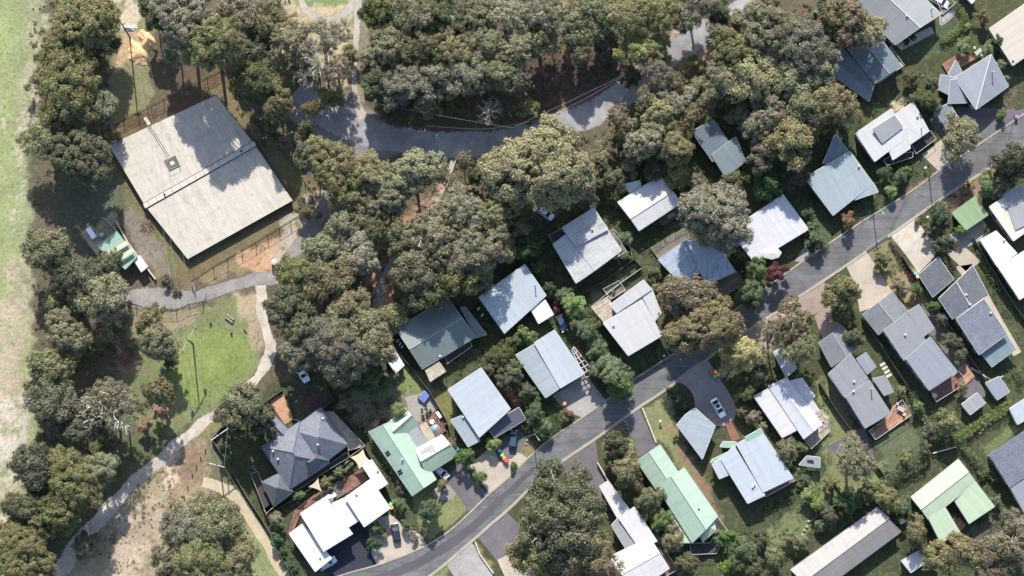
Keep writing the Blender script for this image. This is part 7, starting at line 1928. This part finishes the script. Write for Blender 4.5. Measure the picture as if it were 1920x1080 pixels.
# cars
def car(px, py, ang_px, paintm, label, L=4.5, Wd=1.8, kind='sedan', name='parked_car', zbase=0.04):
    """ang_px: direction of the nose in photo pixels (dx,dy)"""
    loc = W(px, py, 0); loc.z = zbase; rz = math.atan2(-ang_px[1], ang_px[0])
    root = empty(name, loc, rz, label, 'car' if kind != 'ute' else 'utility', 'parked cars')
    h = L/2; w = Wd/2
    # body shell: stations along x, (x, half width, deck height)
    st = [(-h, .80, .62), (-h+.12, .93, .86), (-h+.5, 1.0, .93), (-h*.35, 1.0, .95), (h*.2, 1.0, .94), (h*.55, .99, .88), (h-.35, .93, .78), (h-.08, .82, .66), (h, .70, .52)]
    mb = MB(); rings = []
    for x, k, z in st:
        ww = w*k; rings.append([(x, -ww*.94, .22), (x, -ww, .45), (x, -ww*.98, z-.12), (x, -ww*.86, z), (x, 0, z+.03), (x, ww*.86, z), (x, ww*.98, z-.12), (x, ww, .45), (x, ww*.94, .22)])
    for i in range(len(rings)-1):
        for k in range(8): mb.poly([rings[i][k], rings[i+1][k], rings[i+1][k+1], rings[i][k+1]])
        mb.poly([rings[i][8], rings[i+1][8], rings[i+1][0], rings[i][0]])
    mb.poly(rings[0]); mb.poly(rings[-1][::-1])
    mb.build('body', MATS[paintm], root, smooth=False)
    # cabin: glass house with painted roof panel
    if kind == 'sedan': x0, x1, x2, x3 = -h+.55, -h*.42, h*.12, h*.52
    elif kind == 'hatch': x0, x1, x2, x3 = -h+.15, -h*.72, h*.12, h*.50
    else: x0, x1, x2, x3 = -.15, .05, h*.22, h*.52
    zt = 1.45 if kind != 'ute' else 1.6
    gb = MB(); lo_ = [(x0, -w*.84, .92), (x3, -w*.82, .90), (x3, w*.82, .90), (x0, w*.84, .92)]; hi = [(x1, -w*.68, zt), (x2, -w*.68, zt), (x2, w*.68, zt), (x1, w*.68, zt)]
    for i in range(4): gb.poly([lo_[i], lo_[(i+1) % 4], hi[(i+1) % 4], hi[i]])
    gb.poly(hi); gb.build('glasshouse', MATS['glass'], root)
    rb = MB(); rb.box(((x1+x2)/2, 0, zt+.025), (x2-x1+.12, w*1.40, .05), 0, 0, .97)
    for s_ in (-1, 1):
        for (xa, za), (xb, zb) in (((x0, .92), (x1, zt)), ((x3, .90), (x2, zt)), (((x0+x3)/2, .92), ((x1+x2)/2, zt))):
            rb.tube((xa, s_*w*.845, za), (xb, s_*w*.70, zb), .045, n=4)
    rb.build('roof', MATS[paintm], root)
    if kind == 'sunroof' or (kind == 'sedan' and 'dark roof glass' in label):
        sb = MB(); sb.box(((x1+x2)/2-.1, 0, zt+.062), ((x2-x1)*.75, w*1.0, .02)); sb.build('sunroof', MATS['glass'], root)
    for x in (-h*.60, h*.62):
        for s_ in (-1, 1):
            tb = MB(); tb.tube((x, s_*(w-.20), .31), (x, s_*(w+.01), .31), .31, n=14); wh = tb.build('wheel', MATS['rubber'], root)
            rb = MB(); rb.tube((x, s_*(w-.02), .31), (x, s_*(w+.03), .31), .19, n=10); rb.build('rim', MATS['steel_grey'], wh)
    for s_ in (-1, 1):
        b_ = MB(); b_.box((h-.12, s_*w*.62, .66), (.2, .34, .12)); b_.build('headlight', MATS['lamp_clear'], root)
        b_ = MB(); b_.box((-h+.05, s_*w*.68, .74), (.12, .28, .16)); b_.build('tail_light', MATS['lamp_red'], root)
        b_ = MB(); b_.box((x3-.25, s_*(w+.08), .98), (.14, .2, .14)); b_.build('mirror', MATS[paintm], root)
    if kind == 'ute':
        b_ = MB(); b_.box((-h*.52, 0, 1.0), (h*.85, Wd*.86, .12)); b_.build('tray_floor', MATS['black_plastic'], root)
        b_ = MB()
        for s_ in (-1, 1): b_.box((-h*.52, s_*w*.9, 1.12), (h*.9, .07, .35))
        b_.box((-h*.96, 0, 1.12), (.07, Wd*.9, .35)); b_.build('tray_side', MATS[paintm], root)
        b_ = MB()
        for k in (-.75, -.4): b_.box((h*k, 0, 1.55), (.08, Wd*.85, .08)); [b_.box((h*k, s_*w*.85, 1.3), (.07, .07, .5)) for s_ in (-1, 1)]
        b_.build('ladder_rack', MATS['black_plastic'], root)
    return root
car(1346, 765, (.5, .86), 'paint_white', 'white sedan with dark roof glass parked on the grey court', 4.7)
car(1023, 400, (.8, .6), 'paint_white', 'white hatchback half hidden under a gum left of the lichen roof', 4.1, kind='hatch')
car(566, 698, (.5, .87), 'paint_white', 'white and black utility parked under the gums above the slate house', 5.1, 1.85, 'ute', 'utility_truck')
car(827, 885, (.75, .66), 'paint_silver', 'silver hatchback nosing out from under the mint house\'s carport eave', 4.1, kind='hatch')
car(742, 998, (-.18, -1), 'paint_black', 'black hatchback on the pale drive right of the bright white roof', 4.5, kind='hatch')
car(614, 1056, (.86, -.5), 'paint_silver', 'silver car half under the bright white roof\'s low end', 4.4, kind='hatch')
car(962, 824, (.1, -1), 'paint_blue', 'dark blue car in the shade of the dark solar carport', 4.2, kind='hatch')
car(1762, 4, (.8, .45), 'paint_silver', 'silver car at the top edge beside the long grey roof', 4.3, kind='hatch')
car(1053, 607, (.4, .9), 'paint_blue', 'dark car on the shady brown drive above the two-tone roof', 3.9, kind='hatch')
# trailer on the pad by the green shed
loc = W(172, 438, 0); root = empty('trailer', loc, math.radians(-55), 'small white topped trailer on the concrete pad by the striped green shed', 'trailer')
mb = MB(); mb.box((0, 0, .75), (2.9, 1.4, .5)); mb.build('tray', MATS['steel_grey'], root)
mb = MB(); mb.box((0, 0, 1.05), (2.6, 1.1, .08)); mb.build('cover', MATS['paint_white'], root)
for s_ in (-1, 1):
    mb = MB(); mb.tube((0, s_*.7, .3), (0, s_*.85, .3), .3, n=12); mb.build('wheel', MATS['rubber'], root)
mb = MB(); mb.tube((1.4, 0, .5), (2.4, 0, .45), .05); mb.build('drawbar', MATS['steel_grey'], root)
for x, y, rr_, lab in ((192, 442, .55, 'left small tank on the pad beside the white topped trailer'), ):
    mb = MB(); mb.lathe((0, 0, 0), [(rr_, 0), (rr_, 1.0), (rr_*.3, 1.2)], 14); o = mb.build('drum', MATS['steel_grey']); o.location = W(x, y, 0); tag(o, lab, 'drum')

# wheelie bins
def bin_(px, py, lid, label, rz=0.3):
    root = empty('wheelie_bin', W(px, py, 0)+Vector((0, 0, .04)), rz, label, 'bin', 'wheelie bins')
    mb = MB(); mb.box((0, 0, .5), (.58, .62, .9), 0, 0, 1.15); mb.build('body', MATS['bin_body'], root)
    mb = MB(); mb.box((0, 0, .99), (.74, .82, .08)); mb.box((0, 0, 1.05), (.6, .66, .06)); mb.build('lid', MATS[lid], root)
    for s_ in (-1, 1):
        mb = MB(); mb.tube((s_*.26, .36, .12), (s_*.34, .36, .12), .12, n=10); mb.build('wheel', MATS['rubber'], root)
for x, y, c, l in [
 (1340,697,'bin_orange','orange-lidded bin topmost in the group at the grey court'), (1346,703,'bin_yellow','yellow-lidded bin in the group at the grey court'), (1340,706,'bin_lime','lime-lidded bin in the group at the grey court'),
 (1347,712,'bin_magenta','magenta-lidded bin lowest in the group at the grey court'), (1333,699,'bin_red','red-lidded bin leftmost in the group at the grey court'),
 (936,845,'bin_cyan','cyan-lidded bin on the drive below the dark solar carport'), (941,853,'bin_lime','lime-lidded bin between the cyan and red ones by the street'), (945,859,'bin_orange','orange-lidded bin nearest the street below the solar carport'), (949,864,'bin_red','red-lidded bin at the end of the row near the street bend'),
 (733,945,'bin_lime','lime-lidded bin at the bright white roof\'s right corner'), (738,940,'bin_green','green-lidded bin beside the lime one at the bright white roof'), (735,952,'bin_orange','orange-lidded bin under the lime one at the bright white roof'),
 (1715,513,'bin_cyan','pale cyan-lidded bin left of the charcoal garage'), (1719,519,'bin_yellow','yellow-lidded bin left of the charcoal garage'),
 (1315,127,'bin_yellow','yellow-lidded bin beside the upper road'), (1528,23,'bin_green','green-lidded bin at the top in the shade of gums'), (628,712,'bin_green','green-lidded bin in the yard right of the utility'),
 (1815,342,'bin_orange','orange-lidded bin on the kerb left of the green right-edge tree'), (1904,220,'bin_magenta','purple-lidded bin on the dark driveway at the far right'), (1058,757,'bin_orange','orange-lidded bin on the two-tone house\'s drive')]:
    bin_(x, y, c, l, rnd.uniform(-.6, .6))

# letterboxes
for x, y, l in [(1244,668,'white letterbox on the small dark lawn by the cream-white house'), (1733,316,'white letterbox on the off-white house\'s front lawn'), (1237,790,'white rock-like letterbox on the lawn beside the long mint house'), (1536,469,'white letterbox on the kerb by the clipped hedge'), (1737,408,'pale letterbox at the white driveway\'s kerb')]:
    root = empty('letterbox', W(x, y, 0), .5, l, 'letterbox', 'letterboxes')
    mb = MB(); mb.box((0, 0, .45), (.12, .12, .9)); mb.build('post', MATS['timber_pale'], root)
    mb = MB(); mb.box((0, 0, 1.05), (.45, .35, .3)); mb.box((0, 0, 1.23), (.52, .42, .06)); mb.build('box', MATS['trim_white'], root)

# sails, tables, seats, pots
def sail(pts, zs, label):
    P = [W(x, y, z) for (x, y), z in zip(pts, zs)]; c = sum(P, Vector())/len(P); mb = MB(); n = len(P)
    # edges curve inwards, as stretched cloth does
    ring = []
    for i in range(n):
        a, b = P[i], P[(i+1) % n]
        for k in range(8):
            t = k/8; p = a.lerp(b, t); ring.append(p.lerp(c, .22*4*t*(1-t)))
    for k in range(len(ring)):
        a, b = ring[k], ring[(k+1) % len(ring)]
        mb.poly([a, b, c]); mb.poly([a-Vector((0, 0, .02)), c-Vector((0, 0, .02)), b-Vector((0, 0, .02))])
    loc = Vector((c.x, c.y, 0)); root = empty('shade_sail', loc, 0, label, 'shade sail', 'shade sails'); settle_child(mb.build('cloth', MATS['sail_cream'], root), loc)
    for p in P:
        pb = MB(); pb.tube((p.x, p.y, 0), (p.x, p.y, p.z+.1), .06, n=6); settle_child(pb.build('post', MATS['steel_dark'], root), loc)
sail([(578,913),(597,896),(604,922)], [2.6, 3.0, 2.4], 'cream triangular shade sail between slate and bright white houses')
sail([(657,857),(681,842),(695,865),(674,880)], [3.2, 3.6, 3.4, 3.0], 'cream four-cornered shade sail at the bright white house\'s top corner')
def table(px, py, z, label, round_=False, mat='timber_pale', rz=.5, group='outdoor tables'):
    p = W(px, py, z); root = empty('outdoor_table', p, rz, label, 'table', group)
    mb = MB()
    if round_: mb.lathe((0, 0, .70), [(.55, 0), (.57, .05)], 16)
    else: mb.box((0, 0, .73), (1.7, .9, .05))
    mb.build('tabletop', MATS[mat], root)
    for a, b in ((-1, -1), (1, -1), (1, 1), (-1, 1)):
        lb = MB(); lb.box((a*(.3 if round_ else .75), b*(.3 if round_ else .35), .35), (.07, .07, .7)); lb.build('leg', MATS[mat], root)
def chair(px, py, z, label, mat='trim_white', rz=0.0, group='outdoor chairs'):
    p = W(px, py, z); root = empty('outdoor_chair', p, rz, label, 'chair', group)
    mb = MB(); mb.box((0, 0, .44), (.5, .5, .05)); mb.build('seat', MATS[mat], root)
    mb = MB(); mb.box((0, .24, .7), (.5, .05, .5)); mb.build('backrest', MATS[mat], root)
    for a, b in ((-1, -1), (1, -1), (1, 1), (-1, 1)):
        lb = MB(); lb.box((a*.21, b*.21, .21), (.05, .05, .42)); lb.build('leg', MATS[mat], root)
def umbrella(px, py, z, r, mat, label):
    p = W(px, py, z+2.2); p.z = z; root = empty('parasol', p, .3, label, 'parasol')
    mb = MB(); mb.tube((0, 0, 0), (0, 0, 2.6), .03, n=6); mb.build('pole', MATS['timber_pale'], root)
    mb = MB()
    for k in range(8):
        a, b = 2*math.pi*k/8, 2*math.pi*(k+1)/8; mb.poly([(r*math.cos(a), r*math.sin(a), 2.1), (r*math.cos(b), r*math.sin(b), 2.1), (0, 0, 2.6)])
    mb.build('canopy', MATS[mat], root)
table(624, 930, .37, 'pale square table on the bright white house\'s grey terrace', False, 'trim_white', .6)
table(1688, 767, .84, 'pale blue table on the orange deck of the nearest grey townhouse', False, 'trim_pale', -.5)
table(810, 791, .44, 'white square table on the mint house\'s red deck', True, 'trim_white')
table(1257, 405, .64, 'timber table on the streaky lavender house\'s deck', False, 'timber_pale', .5)
table(1833, 98, .54, 'light table on the brick terrace above the fanned grey roof', False, 'trim_pale', .7)
table(1751, 742, .84, 'small table on the middle townhouse\'s shaded deck', True, 'trim_white')
table(1878, 663, .6, 'dark table under the glass terrace roof of the charcoal townhouse', True, 'timber_dark')
umbrella(617, 935, .37, 1.0, 'trim_pale', 'small pale grey parasol beside the bright white house\'s terrace table')
umbrella(816, 806, .44, 1.3, 'tarp_blue' if 0 else 'roof_slateblue', 'folded dark teal parasol on the mint house\'s red deck')
for x, y, z, l, m_ in [(1682,757,.84,'white chair above the pale blue deck table','trim_white'), (1694,777,.84,'white chair below the pale blue deck table','trim_white'), (1637,815,.84,'white chair at the orange deck\'s low end','trim_white'),
 (791,768,.05,'chair near the potted plants above the red deck','timber_dark'), (798,762,.05,'dark chair beside its twin above the red deck','timber_dark'), (1826,90,.5,'chair on the brick terrace by the light table','trim_white'), (1840,104,.5,'second chair on the brick terrace, nearer the fanned roof','trim_white')]:
    chair(x, y, z, l, m_, rnd.uniform(0, 6))
def pot(px, py, z, r, label, mat='pot_terracotta'):
    p = W(px, py, z); root = empty('plant_pot', p, 0, label, 'pot', 'potted plants')
    mb = MB(); mb.lathe((0, 0, 0), [(r*.7, 0), (r, r*1.4), (r*1.1, r*1.5)], 10); mb.build('pot', MATS[mat], root)
    cme, tme = PROTO['B'][2][int(px) % 4]; c = bpy.data.objects.new('foliage', cme); COL.objects.link(c); c.parent = root; k = r*1.2; c.scale = (k, k, k); c.location = (0, 0, r*1.5+1.3*k)
    c.material_slots[0].link = 'OBJECT'; c.material_slots[0].material = MATS['leaf_green']
for x, y, z, l in [(786,745,.05,'potted plant left of the blue pool cover'), (793,779,.05,'leftmost pot of the row on the red deck\'s rail'), (800,774,.05,'middle pot of the row on the red deck\'s rail'), (806,770,.05,'rightmost pot of the row on the red deck\'s rail'),
  (836,795,.05,'pot at the right side of the red deck'), (566,985,.2,'pot on the bright white house\'s left terrace'), (1800,145,.3,'pot at the fanned grey roof\'s terrace wall'), (1640,800,.84,'pot on the orange deck corner'), (558,943,.2,'pot behind the bright white house'),(1150,548,.65,'pot on the terrace above the cream-white roof')]:
    pot(x, y, z, .32, l, 'pot_terracotta')
# small heaped things in yards
def tub(px, py, z, d, mat, label, name, cat, rz=.5):
    p = W(px, py, z); root = empty(name, p, rz, label, cat)
    mb = MB(); mb.box((0, 0, d[2]/2), d, 0, 0, .94); mb.build('shell', MATS['trim_pale'], root)
    mb = MB(); mb.box((0, 0, d[2]+.03), (d[0]*.86, d[1]*.86, .05)); mb.build('cover', MATS[mat], root)
tub(795, 744, 0, (2.4, 1.9, .8), 'tarp_blue', 'blue covered square spa in the yard above the mint house', 'spa', 'spa', .9)
tub(823, 778, .1, (1.8, .8, .6), 'paint_white', 'white upturned dinghy-like box on the red deck\'s edge', 'storage_box', 'box', -.9)
tub(856, 843, 0, (1.1, .8, .4), 'water_blue', 'small turquoise paddling tub at the mint roof\'s tip', 'paddling_tub', 'tub', .5)
tub(1690, 978, 0, (1.3, 1.1, 1.0), 'trim_white', 'white garden unit in the shade right of the long low roof', 'garden_unit', 'box', .5)
tub(1560, 955, 0, (1.0, 1.0, .5), 'water_blue', 'small blue tub in the shade above the long low roof', 'small_tub', 'tub', .5) if 0 else None
# air conditioners and hot water units on walls
for x, y, l in [(752,640,'upper white air conditioner at the grey-green roof\'s left wall'), (756,646,'middle white air conditioner at the grey-green roof\'s left wall'), (760,651,'lower white air conditioner at the grey-green roof\'s left wall'), (903,580,'white air conditioner at the ice-blue house\'s left wall, upper'), (910,592,'white air conditioner at the ice-blue house\'s left wall, lower')]:
    x -= 6; p = W(x, y, 0); root = empty('air_conditioner', p, 1.0, l, 'air conditioner', 'air conditioners')
    mb = MB(); mb.box((0, 0, 1.1), (.8, .35, .6)); mb.build('casing', MATS['trim_white'], root)
    mb = MB(); mb.tube((0, -.18, 1.1), (0, -.2, 1.1), .22, n=12); mb.box((0, 0, .4), (.7, .3, .8)); mb.build('stand', MATS['steel_grey'], root)
# stepping slabs
for k, (x, y) in enumerate([(1655,683),(1659,690),(1663,697),(1667,704)]):
    mb = MB(); p = W(x, y, 0); mb.box((p.x, p.y, .06), (1.3, .6, .12), .55); o = mb.build('step', MATS['concrete']); settle(o, (p.x, p.y, 0)); tag(o, 'pale stepping slab in the side garden of the nearest grey townhouse', 'step', 'stepping slabs beside the nearest grey townhouse')
